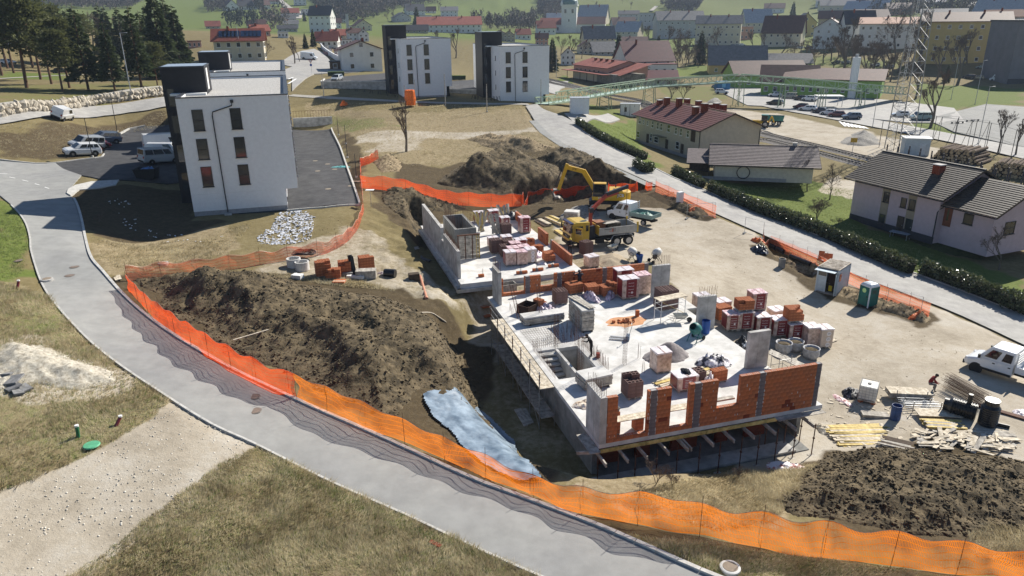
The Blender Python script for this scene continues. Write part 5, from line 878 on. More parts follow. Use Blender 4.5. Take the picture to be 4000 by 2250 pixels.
for i,(x,y,w,h,red,logo,l) in enumerate([(17.2,14.3,1.0,1.35,True,False,'short red wrapped pallet nearest the slab in the lot row'),(18.5,14.5,1.3,1.5,True,False,'red wrapped pallet under the opened brick stack in the lot row'),(19.8,14.0,1.2,1.45,True,False,'red wrapped pallet under the tallest pallet in the lot row'),(21.1,13.6,1.2,1.45,True,False,'red wrapped pallet behind the grey bags in the lot row'),(22.1,13.0,1.2,1.4,True,False,'red wrapped pallet under the loose brick stack in the lot row'),(22.9,12.0,1.0,1.6,False,False,'pale plain wrapped pallet second from the right in the lot row'),(23.8,11.6,1.0,1.6,False,True,'pale carton pallet with round W marks at the right end of the lot row')]):
 wrapped('brick_pallet',l,0,0,0,w,1.1,h,-.15,red,'white' if i else 'pink',logo,world=lotp(x,y))
def on(p,h): return Vector((p.x,p.y,p.z+h))
bricks('opened orange brick stack in clear film on top of a lot pallet',0,0,0,5,4,3,-.15,[(0,0,2),(1,0,2)],world=on(lotp(18.5,14.6),1.55));wrapped('brick_pallet','tallest red wrapped pallet standing on another in the lot row',0,0,0,1.2,1.1,1.5,-.1,True,'pink',world=on(lotp(20.1,15.3),1.3));wrapped('brick_pallet','red wrapped pallet hidden behind the lot row',0,0,0,1.2,1.1,1.3,-.1,True,'white',world=lotp(20.1,15.3));bricks('loose untidy orange brick stack on top of a lot pallet',0,0,0,5,4,4,-.15,[(4,0,3),(3,0,3),(4,1,3),(4,2,3),(3,1,3),(2,0,3),(4,0,2)],world=on(lotp(22.1,13.2),1.45));bricks('orange brick stack at the back of the lot row near the concrete panel',0,0,0,5,4,4,.1,world=lotp(17.4,15.9))
wrapped('brick_pallet','white topped low pallet at the back left of the lot row',0,0,0,1.2,1.1,1.2,0,False,world=lotp(16.6,17.6));wrapped('brick_pallet','white topped low pallet second at the back of the lot row',0,0,0,1.2,1.1,1.0,0,False,world=lotp(18.2,17.2));wrapped('brick_pallet','white topped low pallet behind the loose brick stack',0,0,0,1.2,1.1,1.3,0,False,world=lotp(22.4,15.6))
BAGM=M('bag_grey',(.42,.42,.43),.7,.3,5,.5,12)
for i,(x,y,l) in enumerate([(19.8,11.0,'left of three'),(21.0,11.2,'middle of three'),(21.5,10.0,'right of three')]):
 r=thing('rubble_bag','open grey bulk bag of dark soil, %s before the lot pallets'%l,'bulk bag',lotp(x,y),i*.7);MB().lathe((0,0,0),[(.1,0),(.5,.02),(.62,.3),(.58,.65),(.62,.78),(.56,.76),(.5,.62)],14).build('bag',BAGM,r,smooth=True);MB().lathe((0,0,.6),[(.53,0),(.3,.1),(0,.13)],12).build('fill',SOIL,r)
film('white and black film behind the middle lot pallets',0,0,0,1.2,.9,.9,M('film_bw',(.03,.03,.03),.4,.2,2.5,.6,8,c2=(.7,.7,.7),thr=(.5,.6)),world=lotp(16.6,11.8),seed=31)
plank_pile('sloping plank ramp beside the concrete panel near the brick wall',LS(15.2,4.6,.55),SRZ-.75,3,2.6,.26,.05,WOODG,(.8,.1),0,lean=.28);plank_pile('grey plank stack on the lot behind the middle concrete panel',LS(17.0,21.0,-1.2),SRZ-.6,9,2.6,.28,.06,WOODG,(.9,.3),.02);plank_pile('small timber frame beside the right end of the lot row',lotp(25,12.3),SRZ+.3,5,1.2,.1,.05,WOOD,(.8,.1),.15)
hp=thing('scaffold_steps','steel access stand beside the concrete panel near the brick wall','scaffold',LS(14.3,4.4,0),SRZ)
for x_ in (0,.9):
 for y_ in (0,.8): MB().tube([(x_,y_,-1.8),(x_,y_,1.0)],.02,5).build('leg',STEELG,hp)
for z_ in (.1,.8): MB().tube([(0,0,z_),(.9,0,z_),(.9,.8,z_),(0,.8,z_)],.018,5).build('rail',STEELG,hp)
blocks('block_stack','brown block stack beside the front of the yellow truck',0,0,0,2,4,5,.3,world=GP(*Z(2160,780,6.44,830,1380)))
wrapped('brick_pallet','torn white wrapped bag of bricks beside the sand heap',0,0,0,1.1,1.0,1.1,.2,False,world=GP(*Z(1850,900,3.22,1480,455)))
mixer(GP(*Z(1850,900,3.22,2290,400)),.3,'white concrete mixer with open dark drum behind the near slab',MXW,FRAME);mixer(GP(*Z(1850,900,3.22,2000,390)),2.6,'white concrete mixer turned away beside the blue bucket',MXW,FRAME);o=thing('bucket','bright blue bucket between the two white mixers','bucket',GP(*Z(1850,900,3.22,2085,400)));MB().lathe((0,0,0),[(0,0),(.24,0),(.34,.75),(.31,.75),(.22,.1),(0,.1)],16).build('bucket',BLUE,o);barrow(GP(*Z(1850,900,3.22,1745,265)),.8,'dark green wheelbarrow behind the yellow truck wheels')
zr=lambda x,y:Z(3200,1350,3.22,x,y)
ib=thing('water_tank','white caged liquid tank standing on bricks on the lot','tank',GP(*zr(600,680)),-.55);MB().box((0,0,.72),(1.0,1.15,.95)).build('tank',M('tank_white',(.72,.71,.66),.5,.1,2),ib,bev=.05);MB().cyl((0,0,1.2),.12,.05,12).build('lid',BLACKP,ib);MB().box((0,0,.18),(1.05,1.2,.1)).build('pallet',WOODG,ib)
for k in range(6): z_=.28+k*.19;MB().tube([(-.53,-.6,z_),(.53,-.6,z_),(.53,.6,z_),(-.53,.6,z_),(-.53,-.6,z_)],.013,5,cap=False).build('cage_hoop',GALV,ib)
for k in range(6):
 t_=-.53+k*.212
 for s in (-1,1): MB().tube([(t_,s*.605,.2),(t_,s*.605,1.25)],.013,5).build('cage_bar',GALV,ib);MB().tube([(s*.535,t_*1.13,.2),(s*.535,t_*1.13,1.25)],.013,5).build('cage_bar',GALV,ib)
for i,(x,y,l) in enumerate([(-.35,-.45,'left'),(.4,-.45,'right')]): p=ib.matrix_basis@Vector((x,y,-.02));o=inst('brick_foot',OS,None,(p.x,p.y,ib.location.z-.14),(0,0,.3));o.name='single_brick';tag(o,'orange brick under the %s front corner of the water tank'%l,'brick')
ib.location.z+=.0
fs=thing('sheet_stack','stack of plywood sheets on a steel rack where the seated man rests','sheet stack',GP(*zr(1110,650)),-.12)
for k in range(7): MB().box((random.uniform(-.03,.03),0,.2+k*.05),(2.6,1.0,.042)).build('sheet',WOODG if k<6 else WOOD,fs)
for x_ in (-.95,.95): MB().tube([(x_,-.55,0),(x_,-.55,.8)],.03,5).build('stake',STEELG,fs)
for r_,(x,y,l) in enumerate([(1180,690,'back'),(1290,790,'front')]):
 rk=thing('tube_rack','%s rack of galvanised scaffold tubes behind the blue barrel'%l.capitalize(),'tube rack',GP(*zr(x,y)),-.08)
 for k in range(10): MB().tube([(-1.15,-.45+k*.1,.12+.09*(k%3)),(1.15,-.45+k*.1,.12+.09*(k%3))],.024,6).build('tube',GALV,rk)
 for x_ in (-.8,.9): MB().tube([(x_,-.5,0),(x_,-.5,.75)],.03,5).build('stake',STEELG,rk)
barrel(GP(*zr(950,930)),'dull blue plastic barrel on the gravel beside the plank bundle',BLUED,1.0,.31);barrel(GP(*zr(1320,760)),'small white bucket on the front tube rack',FRAMEW,.35,.14);barrel(GP(*zr(1045,745)),'small white bucket beside the back tube rack',FRAMEW,.35,.14)
plank_pile('small stack of grey boards left of the dull blue barrel',GP(*zr(700,880)),-.2,9,1.6,.18,.06,WOODG,(.8,.3),.03);plank_pile('yellowish plank stack under a wide sheet beside the black pipes',GP(*zr(1560,1010)),-.12,22,2.3,.16,.06,[WOODG,WOODY],(1.3,.3),.06);plank_pile('wide plywood sheet lying on the yellowish plank stack',GP(*zr(1520,880),.2),-.1,1,2.6,1.0,.04,WOOD,(.5,.1),0)
plank_pile('spread of long yellow and pale planks beside the soil heap',GP(*zr(560,1120)),.02,26,4.3,.17,.05,[WOODY,WOOD,WOODY],(2.6,.3),.06);plank_pile('untidy spread of pale boards at the foot of the plank spread',GP(*zr(1050,1250)),-.5,10,2.4,.16,.04,[WOODG,WOODD],(1.2,.3),.12)
mb=MB();wr=thing('board_litter','wide litter of broken pale boards in front of the black pipes','timber scrap',GP(*zr(1750,1200)))
for p in scatter([zr(1200,1120),zr(1500,1060),zr(1950,1100),zr(2400,1200),zr(2350,1400),zr(1900,1340),zr(1500,1320),zr(1250,1250)],75,.06): o=MB().box((0,0,0),(random.uniform(.5,1.8),random.uniform(.1,.32),.035)).build('board',random.choice([WOOD,WOOD,WOODG]),wr);o.location=Vector(p)-wr.location+Vector((0,0,random.uniform(0,.2)));o.rotation_euler=(random.uniform(-.15,.15),random.uniform(-.18,.18),random.uniform(-1.2,1.2))
plank_pile('scattered boards at the right end of the board litter',GP(*zr(2200,1110)),-.2,6,2.2,.24,.05,WOODG,(1.2,.2),.08)
def corr(O,ax,L,r,label,lid=False):
 q=thing('corrugated_shaft',label,'shaft pipe',O);pr=[(0,0),(r,0)];n=int(L/.14)
 for k in range(n): pr+=[(r,k*.14+.02),(r*1.07,k*.14+.05),(r*1.07,k*.14+.1),(r,k*.14+.13)]
 pr+=[(r*.8,L+.05),(r*.8,L+.3),(0,L+.3)];MB().lathe((0,0,0),pr,20,ax=ax).build('shaft',BLACKP,q)
 if lid: MB().cyl((0,0,L+.3),r*.83,.05,20).build('lid',GALV,q)
 else: MB().tube([Vector(ax)*.5+Vector((0,0,.3)),Vector(ax)*.5+Vector((0,0,1.1))],.14,10).build('branch',BLACKP,q)
 return q
p=GP(*zr(2110,990));corr(p,(0,0,1),1.35,.5,'upright black corrugated shaft with pale lid',True);p=GP(*zr(1960,930));corr(Vector((p.x,p.y,p.z+.5)),(-.75,.62,0.02),1.5,.5,'black corrugated shaft lying on its side');p=GP(*zr(2230,1010));tag(MB().tube([p+Vector((0,0,.12)),p+Vector((.55,-.35,.12))],.12,10).build('black_pipe',BP),'short black pipe stub at the foot of the upright shaft','pipe')
rb=thing('rebar_bundle','big rusty bundle of rolled reinforcing cages beside the black shafts','rebar bundle',GP(*zr(1820,640)));dirv=(GP(*zr(2040,720))-GP(*zr(1620,500)));dirv.z=0;L_=dirv.length;dv=dirv.normalized();nv_=Vector((-dv.y,dv.x,0))
for j in range(4):
 mb=MB();off=nv_*(j%2*.4-.2)+Vector((0,0,.28+.45*(j//2)))
 for k in range(30): c=dv*(-L_/2+L_*k/29)+off;mb.tube([c+(nv_*math.cos(a_)+Vector((0,0,1))*math.sin(a_))*.25 for a_ in np.linspace(0,6.283,7)],.009,3,cap=False)
 for a_ in np.linspace(0,5.5,6): w_=(nv_*math.cos(a_)+Vector((0,0,1))*math.sin(a_))*.25;mb.tube([dv*(-L_/2-.3)+off+w_,dv*(L_/2+.3)+off+w_],.012,3)
 mb.build('cage',STEEL,rb)
plank_pile('long rusty steel beams on the ground right of the black shafts',GP(*zr(2380,850)),-.75,3,4.0,.12,.12,STEEL,(.9,.1),.03);film('dark sheet and containers heap left of the water tank',0,0,0,1.6,1.1,.6,M('heap_dark',(.02,.02,.03),.5,.4,4,.6,8,c2=(.3,.3,.33),thr=(.5,.8)),world=GP(*zr(400,610)),seed=32);film('red and white plastic strip on the gravel left of the water tank',0,0,0,1.8,.6,.15,M('film_red',(.4,.05,.05),.4,.3,4,.5,8,c2=(.7,.6,.6)),world=GP(*zr(290,690)),seed=33);film('white and red plastic film on the ground below the slab corner',0,0,0,2.4,1.4,.4,M('film_rw',(.5,.06,.08),.4,.2,2.,.6,8,c2=(.75,.73,.73),thr=(.4,.5)),world=GP(*Z(2200,1450,2.574,2250,980)),seed=34);film('white and blue plastic strips at the right edge of the yard',0,0,0,1.4,.9,.3,WRAPW,world=GP(*zr(2540,860)),seed=35)
film('reddish crate litter beside the slab corner props',0,0,0,1.5,.9,.4,M('litter_mixed',(.25,.18,.12),.7,.6,3,.5,8,c2=(.55,.5,.4)),world=GP(*zr(60,1060)),seed=36)
zm=lambda x,y:Z(1000,1000,2.574,x,y)
bricks('loose orange brick stack on the terrace, left of four',0,0,0,5,4,5,.1,[(4,0,4),(3,0,4),(0,3,4)],world=GP(*zm(680,200)));bricks('low orange brick stack on the terrace, second from the left',0,0,0,5,3,3,-.1,[(0,0,2),(2,0,2)],world=GP(*zm(780,225)));bricks('loose orange brick stack on the terrace, third from the left',0,0,0,4,4,4,.05,[(0,0,3),(1,0,3)],world=GP(*zm(895,175)));bricks('loose orange brick stack on the terrace, right of four',0,0,0,5,4,5,.1,[(4,3,4),(4,2,4)],world=GP(*zm(1115,150)))
o=thing('concrete_ring','pale concrete shaft ring on the terrace, left of two','shaft ring',GP(*zm(385,105)));MB().lathe((0,0,0),[(.55,0),(.6,0),(.6,.75),(.5,.75),(.5,0)],24).build('ring',CONCL,o);o2=dup(o,GP(*zm(468,138)),.5,'pale concrete shaft ring on the terrace, right of two');o['group']='shaft rings';o2['group']='shaft rings'
hs=thing('hose_coil','dark coil of corrugated hose on the terrace','hose',GP(*zm(470,20)));mb=MB()
for k in range(9): mb.tube([(math.cos(a_)*.62+k*.11-.3,math.sin(a_)*.6,.35+math.sin(a_*1+k)*.08+.35*abs(math.sin(a_))*.6) for a_ in np.linspace(0,6.283,22)],.045,6,cap=False)
mb.build('coil',M('hose_brown',(.06,.035,.035),.5,.3,4),hs)
for (x,y,w,d,h,rz,m,l) in [(1110,215,1.7,.9,.7,.1,WOODG,'grey timber crate on the terrace before the brick stacks'),(1000,225,1.5,.35,.25,-.2,FRAMEW,'long white foam bar on the terrace'),(920,195,.9,.6,.3,.2,CONCD,'grey foam block on the terrace'),(420,225,.9,.6,.35,-.3,FRAMEW,'white foam block at the left of the terrace')]:
 r=thing('crate' if 'crate' in l else 'foam_block',l,'crate' if 'crate' in l else 'foam block',GP(*zm(x,y)),rz);MB().box((0,0,h/2),(w,d,h)).build('block',m,r,bev=.01)
 for k in (-.3,.3): MB().box((w*k,0,h+.01),(.08,d+.02,.02)).build('batten',m,r)
plank_pile('orange roof tile pallet on the terrace',GP(*zm(840,265)),0,12,1.0,.2,.06,[WOOD,BRICKP],(1.0,.3),.02);bp_=thing('black_pipe_bundle','black pipe leaning on the terrace brick stacks','pipe',GP(*zm(985,190)));MB().tube([(0,0,0),(-.3,.3,1.7)],.2,10).build('pipe',BP,bp_);MB().tube([(.15,0,0),(-.1,.3,1.6)],.1,8).build('pipe',BP,bp_)
dr_=thing('black_drum','black drum lying on its side on the terrace','drum',GP(*zm(1350,170),.35));MB().lathe((-.5,0,0),[(0,0),(.36,0),(.38,.05),(.38,.95),(.36,1.0),(0,.98)],18,ax=(1,-.2,0)).build('drum',BLACKP,dr_);film('white film and scraps beside the black drum on the terrace',0,0,0,1.5,.7,.3,WRAPW,world=GP(*zm(1290,190)),seed=40);barrel(GP(*zm(1160,130),.0),'white printed bucket beside the right terrace brick stack',FRAMEW,.5,.2)
pp=thing('clay_pipe','long salmon coloured drain pipe lying over the bank','pipe');MB().tube([GP(*zm(1650,200),.12),GP(*zm(1710,410),.12)],.12,10).build('pipe',M('pipe_salmon',(.52,.24,.15),.6,.15,3),pp);MB().tube([GP(*zm(1710,412),.12),GP(*zm(1716,430),.12)],.15,10).build('socket',M('pipe_salmon',(.52,.24,.15)),pp);tag(MB().tube(catmull([tuple(GP(*zm(x,y),.07)) for x,y in [(1455,565),(1600,572),(1750,570),(1830,610),(1910,665)]],.3),.055,7).build('bent_pipe',M('pipe_tan',(.55,.48,.38),.6,.15)),'thin bent tan pipe lying on the soil bank','pipe');o=thing('timber_box','small open timber box at the top of the pit bank','box',GP(*zm(1590,240)),.3);MB().box((0,0,.3),(.9,.6,.6)).build('box',WOODD,o)
for i,(x,y,l) in enumerate([(2320,500,'at the foot of the far left concrete wall'),(2340,590,'below the scaffold end')]): plank_pile('reddish pallet of battens '+l,GP(*zm(x,y)),.5,8,1.2,.1,.05,[WOOD,BRICKP],(1.0,.2),.05)
plank_pile('loose dark pipes and boards in the trench beside the far concrete wall',GP(*K(5,1650,1290)),-.95,5,4.0,.14,.08,[BLACKP,WOODG],(1.3,.2),.12);plank_pile('grey boards scattered in the trench beside the far wall',GP(*K(5,1590,1210)),.4,7,.9,.2,.04,WOODG,(1.0,.2),.4);plank_pile('grey boards lying in the shaded pit',GP(*Z(1550,1350,1.365,680,380)),-1.3,3,2.2,.25,.05,WOODG,(.8,.1),.1)
plank_pile('rusty brown board pile beside the far concrete wall',GP(*K(5,1620,930)),.1,10,1.8,.12,.05,[BRICKP,WOODG],(1.3,.2),.2);plank_pile('yellow formwork beam stack beside the truck cab',GP(*Z(2000,500,2.574,440,950)),2.05,24,3.6,.14,.1,[WOODY,WOODY,WOOD],(1.1,.3),.01);plank_pile('dark brown plank stack left of the yellow beams',GP(*Z(2000,500,2.574,310,960)),2.0,20,2.6,.12,.08,[WOODD,WOODG,WOOD],(.9,.3),.02);plank_pile('lower yellow board stack before the truck cab',GP(*Z(2000,500,2.574,500,1060)),1.9,14,2.0,.16,.1,[WOODY,WOOD],(1.0,.3),.02);formstack('pale insulation board stack behind the truck cab',0,0,0,1.6,1.2,6,.2)
for o_ in [q_ for q_ in bpy.data.objects if q_.get('label')=='pale insulation board stack behind the truck cab']: o_.location=GP(*Z(2160,780,6.44,470,560));o_.rotation_euler=(0,0,-.3)
for i,(u,v,l) in enumerate([(638,998,'upper one at the lower road bend'),(641,1033,'lower one at the lower road bend'),(187,671,'upper one near the top of the road'),(175,693,'lower one near the top of the road'),(44,755-100,'at the shaded road corner')]):
 p=G(u,v,.034);r=thing('manhole_cover','round brown manhole cover in the road, '+l,'manhole cover',p);MB().lathe((0,0,0),[(0,.012),(.28,.012),(.30,.008),(.30,.0)],24).build('cover',M('iron_brown',(.20,.155,.125),.7,.2,8),r);MB().lathe((0,0,0),[(.30,.004),(.36,.004),(.37,0)],24).build('frame',M('iron_frame',(.16,.14,.125),.7,.2),r);r['group']='manhole covers in the road'
for i,(u,v,l) in enumerate([(K(5,595,330)[0],K(5,595,330)[1],'back left'),(K(5,720,362)[0],K(5,720,362)[1],'back right'),(K(5,620,432)[0],K(5,620,432)[1],'middle'),(K(5,790,415)[0],K(5,790,415)[1],'beside the teal sheet'),(K(5,950,582)[0],K(5,950,582)[1],'near the white kerb'),(K(5,725,612)[0],K(5,725,612)[1],'front')]):
 r=thing('manhole_cover','pale manhole cover in the dark yard, '+l,'manhole cover',G(u,v,.022));MB().lathe((0,0,0),[(0,.01),(.33,.01),(.36,0)],20).build('cover',M('iron_pale',(.24,.20,.15),.7,.2),r);r['group']='manhole covers in the yard'
for u,v,l,c in [(119,707,'pale concrete shaft cover in the grass left of the road',CONC),(150+1686,1435,'pale concrete shaft cover at the bottom edge beside the orange net',CONCL),(411,666,'pale concrete shaft cover on the terrace beside the kerb',CONC)]:
 r=thing('shaft_cover',l,'shaft cover',G(u,v));MB().lathe((0,0,-.1),[(.42,0),(.42,.28),(.36,.30),(0,.30)],22).build('ring',c,r);MB().lathe((0,0,.2),[(0,.012),(.3,.012),(.31,0)],20).build('lid',M('lid_brown',(.25,.2,.15),.8),r)
r=thing('green_cover','green round plastic cover in the dry grass','cover',G(230,1120,.05));MB().lathe((0,0,0),[(0,.05),(.36,.05),(.4,0)],22).build('cover',M('plastic_mint',(.10,.36,.20),.6),r)
for u,v,l,c,t in [(42,727,'red plastic pipe stub leaning in the grass at the left edge',M('plastic_maroon',(.22,.04,.05),.5),.5),(288,1073,'small red and white pipe stub in the dry grass',M('plastic_maroon',(.22,.04,.05)),.9),(197,1100,'small green pipe stub with white cap in the dry grass',M('plastic_green2',(.02,.14,.06),.5),.1)]:
 r=thing('pipe_stub',l,'pipe stub',G(u,v),1.);o=MB().tube([(0,0,-.1),(math.sin(t)*.5,0,math.cos(t)*.6)],.09,10).build('pipe',c,r);MB().cyl((math.sin(t)*.5,0,math.cos(t)*.6),.1,.08,10).build('cap',FRAMEW,r)
film('teal plastic sheet on the kerb of the dark yard',0,0,0,2.6,.8,.25,M('sheet_teal',(.15,.42,.42),.4,.3,3,.5,8),world=G(*K(5,860,395)),seed=50);plank_pile('pale boards on the ground at the red net corner',GP(*K(5,1030,540)),0.05,4,1.9,.2,.05,WOOD,(.7,.1),.1);plank_pile('pale boards by the kerb at the lower net corner',GP(296,700),-.9,3,1.5,.16,.05,WOOD,(.5,.1),.15);plank_pile('pale board lying on the soil heap',GP(630,842,.8),.75,1,2.4,.1,.04,WOOD,(.3,.1),0);plank_pile('dark brown board in the grass by the bottom road',G(1097,1368,.05),-.6,1,.6,.2,.05,BRICKD,(.3,.1),0)
s_=thing('notice_board','white notice board on a stake beside the dark yard','sign',GP(*K(5,1160,800)));MB().tube([(0,0,0),(0,0,1.9)],.03,6).build('stake',WOODG,s_);MB().box((0,-.1,2.0),(.9,.6,.03)).build('board',FRAMEW,s_)
# ================================================================== VEHICLES
CARP={}
def paint(c,name):
 if name not in CARP: CARP[name]=M('car_paint_'+name,c,.35,.04,2,spec=.5,coat=.8)
 return CARP[name]
PW=paint((.74,.75,.76),'white');CGL=M('car_glass',(.012,.014,.016),.05,.2,1,spec=.9);CPL=M('car_plastic',(.018,.018,.019),.6,.2,5);LRED=M('lamp_red',(.35,.01,.01),.25,.1,spec=.6);LCL=M('lamp_clear',(.6,.6,.6),.15,.1,spec=.8);RIM=M('rim_alloy',(.42,.42,.43),.35,.15,6,metal=.6)
def panel(mb,A,B,C,D,u0,u1,v0,v1,off,mi=0):
 A,B,C,D=map(Vector,(A,B,C,D));n=(B-A).cross(D-A).normalized()*off;f=lambda u,v:(A*(1-u)+B*u)*(1-v)+(D*(1-u)+C*u)*v+n;return mb.quad(f(u0,v0),f(u1,v0),f(u1,v1),f(u0,v1),mi)
WHEELM={}
def wheel(parent,x,y,r,w=.2,side=1,name='wheel'):
 k=(r,w)
 if k not in WHEELM:
  WHEELM[k]=(MB().lathe((0,-w/2,0),[(r*.6,0),(r*.95,.0),(r,.03),(r,w-.03),(r*.95,w),(r*.6,w)],18,ax=(0,1,0)).mesh('tyre',RUBBER),MB().lathe((0,-w/2+.01,0),[(0,.02),(r*.2,.0),(r*.55,.03),(r*.62,.0),(r*.62,w-.02),(r*.5,w-.03),(r*.2,w-.02),(0,w-.02)],14,ax=(0,1,0)).mesh('rim',RIM))
 o=inst(name,WHEELM[k][0],parent,(x,y,r));inst('rim',WHEELM[k][1],o);return o
def loft(st):
 mb=MB();n=len(st[0]);v=[p for s in st for p in s];f=[]
 for i in range(len(st)-1):
  for k in range(n): f.append((i*n+k,i*n+(k+1)%n,(i+1)*n+(k+1)%n,(i+1)*n+k))
 f+=[tuple(range(n-1,-1,-1)),tuple(range((len(st)-1)*n,len(st)*n))];return mb.add(v,f)
def car(label,kind,col,loc=(0,0,0),rz=0,group=None,name='parked_car'):
 K_={'hatch':(4.1,1.75,1.48,.92,.80,-2.0,1.0,-1.6,.25),'sedan':(4.6,1.8,1.45,.93,.80,-1.75,1.05,-1.0,.3),'suv':(4.45,1.85,1.68,1.05,.98,-2.15,1.15,-1.75,.4),'estate':(4.7,1.8,1.5,.93,.82,-2.3,1.05,-1.9,.3),'mpv':(4.5,1.85,1.82,1.0,.95,-2.2,1.45,-2.1,.75),'van':(4.5,1.85,1.85,1.05,.98,-2.23,1.45,-2.2,.85),'bigvan':(5.6,2.0,2.45,1.2,1.15,-2.78,1.95,-2.75,1.35),'bus':(4.9,1.92,1.98,1.1,1.05,-2.42,1.85,-2.36,1.05)}[kind]
 L,W,H,belt,hood,xr,xf,xr2,xf2=K_;r=thing(name,label,'van' if kind in('van','bigvan','bus') else 'car',loc,rz,group);hw=W/2;wr=.32 if kind not in('suv','bigvan') else .36
 def ring(x,zb,zt,w): return [(x,-w*.86,zb),(x,w*.86,zb),(x,w,zb+.18),(x,w,zt-.12),(x,w*.92,zt),(x,-w*.92,zt),(x,-w,zt-.12),(x,-w,zb+.18)]
 b=loft([ring(-L/2,.38,belt-.1,hw*.86),ring(-L/2+.1,.28,belt,hw*.96),ring(-L*.3,.22,belt,hw),ring(L*.15,.22,belt,hw),ring(xf+.1,.22,belt-.02,hw),ring(L/2-.3,.25,hood-.05,hw*.97),ring(L/2-.06,.28,hood-.18,hw*.88),ring(L/2,.36,hood-.32,hw*.78)]).build('body',col,r,smooth=False,bev=.03)
 tw=hw*.78 if kind not in('bigvan','van','bus','mpv') else hw*.88;bw=hw*.95;A=[(xr,-bw,belt-.03),(xf,-bw,belt-.03),(xf,bw,belt-.03),(xr,bw,belt-.03)];T=[(xr2,-tw,H),(xf2,-tw*.94,H-.02),(xf2,tw*.94,H-.02),(xr2,tw,H)]
 MB().add(A+T,[(3,2,1,0),(4,5,6,7),(0,1,5,4),(1,2,6,5),(2,3,7,6),(3,0,4,7)]).build('cabin',col,r,bev=.05)
 ws=MB();panel(ws,A[1],A[2],T[2],T[1],.06,.94,.1,.92,.03);ws.build('windscreen',CGL,r)
 ranges={'hatch':[(.1,.45),(.49,.84)],'sedan':[(.12,.45),(.49,.82)],'suv':[(.06,.25),(.29,.53),(.57,.84)],'estate':[(.05,.26),(.3,.54),(.58,.85)],'mpv':[(.05,.27),(.31,.55),(.59,.86)],'van':[(.62,.88)],'bigvan':[(.74,.92)],'bus':[(.05,.30),(.33,.64),(.68,.90)]}[kind]
 for a_,b_ in ranges:
  for s,(p,q,u,v) in ((0,(A[0],A[1],T[1],T[0])),(1,(A[3],A[2],T[2],T[3]))):
   g=MB();panel(g,p,q,u,v,a_,b_,.22 if kind not in('bigvan',) else .15,.86 if kind!='bigvan' else .62,.03 if s==0 else -.03); 
   g.build('side_window',CGL,r)
 if kind not in('van','bigvan'): g=MB();panel(g,A[3],A[0],T[0],T[3],.1,.9,.25,.88,.03);g.build('rear_window',CGL,r)
 for x in (-L*.30,L*.31):
  for y in (-hw+.08,hw-.08): wheel(r,x,y,wr,.2)
 for x in (-L*.30,L*.31):
  for y in (-1,1): MB().lathe((x,y*(hw-.02),wr),[(0,0),(wr*1.18,0),(wr*1.18,.025),(0,.025)],16,ax=(0,y,0)).build('wheel_arch',CPL,r)
 for y in (-1,1):
  MB().box((L/2-.1,y*hw*.66,hood-.22),(.12,.32,.14)).build('headlight',LCL,r);MB().box((-L/2+.02,y*hw*.78,belt-.15),(.1,.18,.25)).build('tail_light',LRED,r);MB().box((xf-.15,y*(hw+.1),belt+.06),(.1,.18,.13)).build('mirror',col,r)
 MB().box((L/2-.03,0,.42),(.1,W*.7,.22)).build('bumper',CPL,r,bev=.02);MB().box((-L/2+.03,0,.42),(.1,W*.75,.22)).build('bumper',CPL,r,bev=.02);MB().box((0,0,.23),(L*.8,W*.86,.12)).build('underbody',CPL,r)
 return r
def side(fp,rp,W,dz=.03,f=GP):
 a=f(*fp);b=f(*rp);d=a-b;d.z=0;d.normalize();n=Vector((-d.y,d.x,0));m=(a+b)/2
 if n.y<0: n=-n
 c=m+n*W/2;return Vector((c.x,c.y,h1(c.x,c.y)+dz)),math.atan2(d.y,d.x)
def tilt(o,loc,rz):
 d=Vector((math.cos(rz),math.sin(rz),0));s=(h1(loc.x+d.x,loc.y+d.y)-h1(loc.x-d.x,loc.y-d.y))/2;n=Vector((-d.y,d.x,0));t=(h1(loc.x+n.x*.7,loc.y+n.y*.7)-h1(loc.x-n.x*.7,loc.y-n.y*.7))/1.4
 x=Vector((d.x,d.y,s)).normalized();y=Vector((n.x,n.y,t)).normalized();z=x.cross(y).normalized();y=z.cross(x);o.rotation_euler=Matrix((x,y,z)).transposed().to_euler();o.location=loc;return o
def park(label,kind,col,fp,rp,group=None,name='parked_car'):
 W={'van':1.85,'bigvan':2.0,'bus':1.92}.get(kind,1.8);loc,rz=side(fp,rp,W,.05);o=car(label,kind,col,loc,rz,group,name if kind not in('van','bigvan','bus') else 'parked_van');return tilt(o,loc,rz)
SILVER=paint((.36,.38,.40),'silver');DKBLUE=paint((.02,.03,.06),'dark_blue');RED=paint((.32,.02,.03),'red');BEIGE=paint((.34,.33,.29),'beige');BLACKC=paint((.015,.015,.018),'black');MAROON=paint((.14,.03,.035),'maroon');LGREEN=paint((.25,.34,.33),'pale_green');GREYB=paint((.10,.13,.18),'grey_blue')
o=park('white delivery van driving along the upper road','van',PW,K(0,650,1160),K(0,450,1182));o.name='delivery_van';MB().tube([(1.0,-.7,1.87),(-2.0,-.7,1.87)],.02,5).build('roof_rail',CPL,o)
g='cars by the first white block'
park('white four by four car nearest in the parking lot','suv',PW,K(4,730,295),K(4,972,283),g);park('silver people carrier behind the white four by four','mpv',SILVER,K(4,770,225),K(4,1045,218),g);park('red car half hidden behind the silver people carrier','hatch',RED,K(4,1095,202),K(4,840,190),g);park('grey blue car at the back of the parking row','suv',GREYB,K(4,985,160),K(4,1165,160),g)
park('grey minibus nearest the first white block','bus',SILVER,K(4,1750,362),K(4,1545,375),g);park('white van with roof bars behind the grey minibus','van',PW,K(4,1760,300),K(4,1560,300),g);park('tall white panel van behind the other vans','bigvan',PW,K(4,1790,232),K(4,1560,245),g)
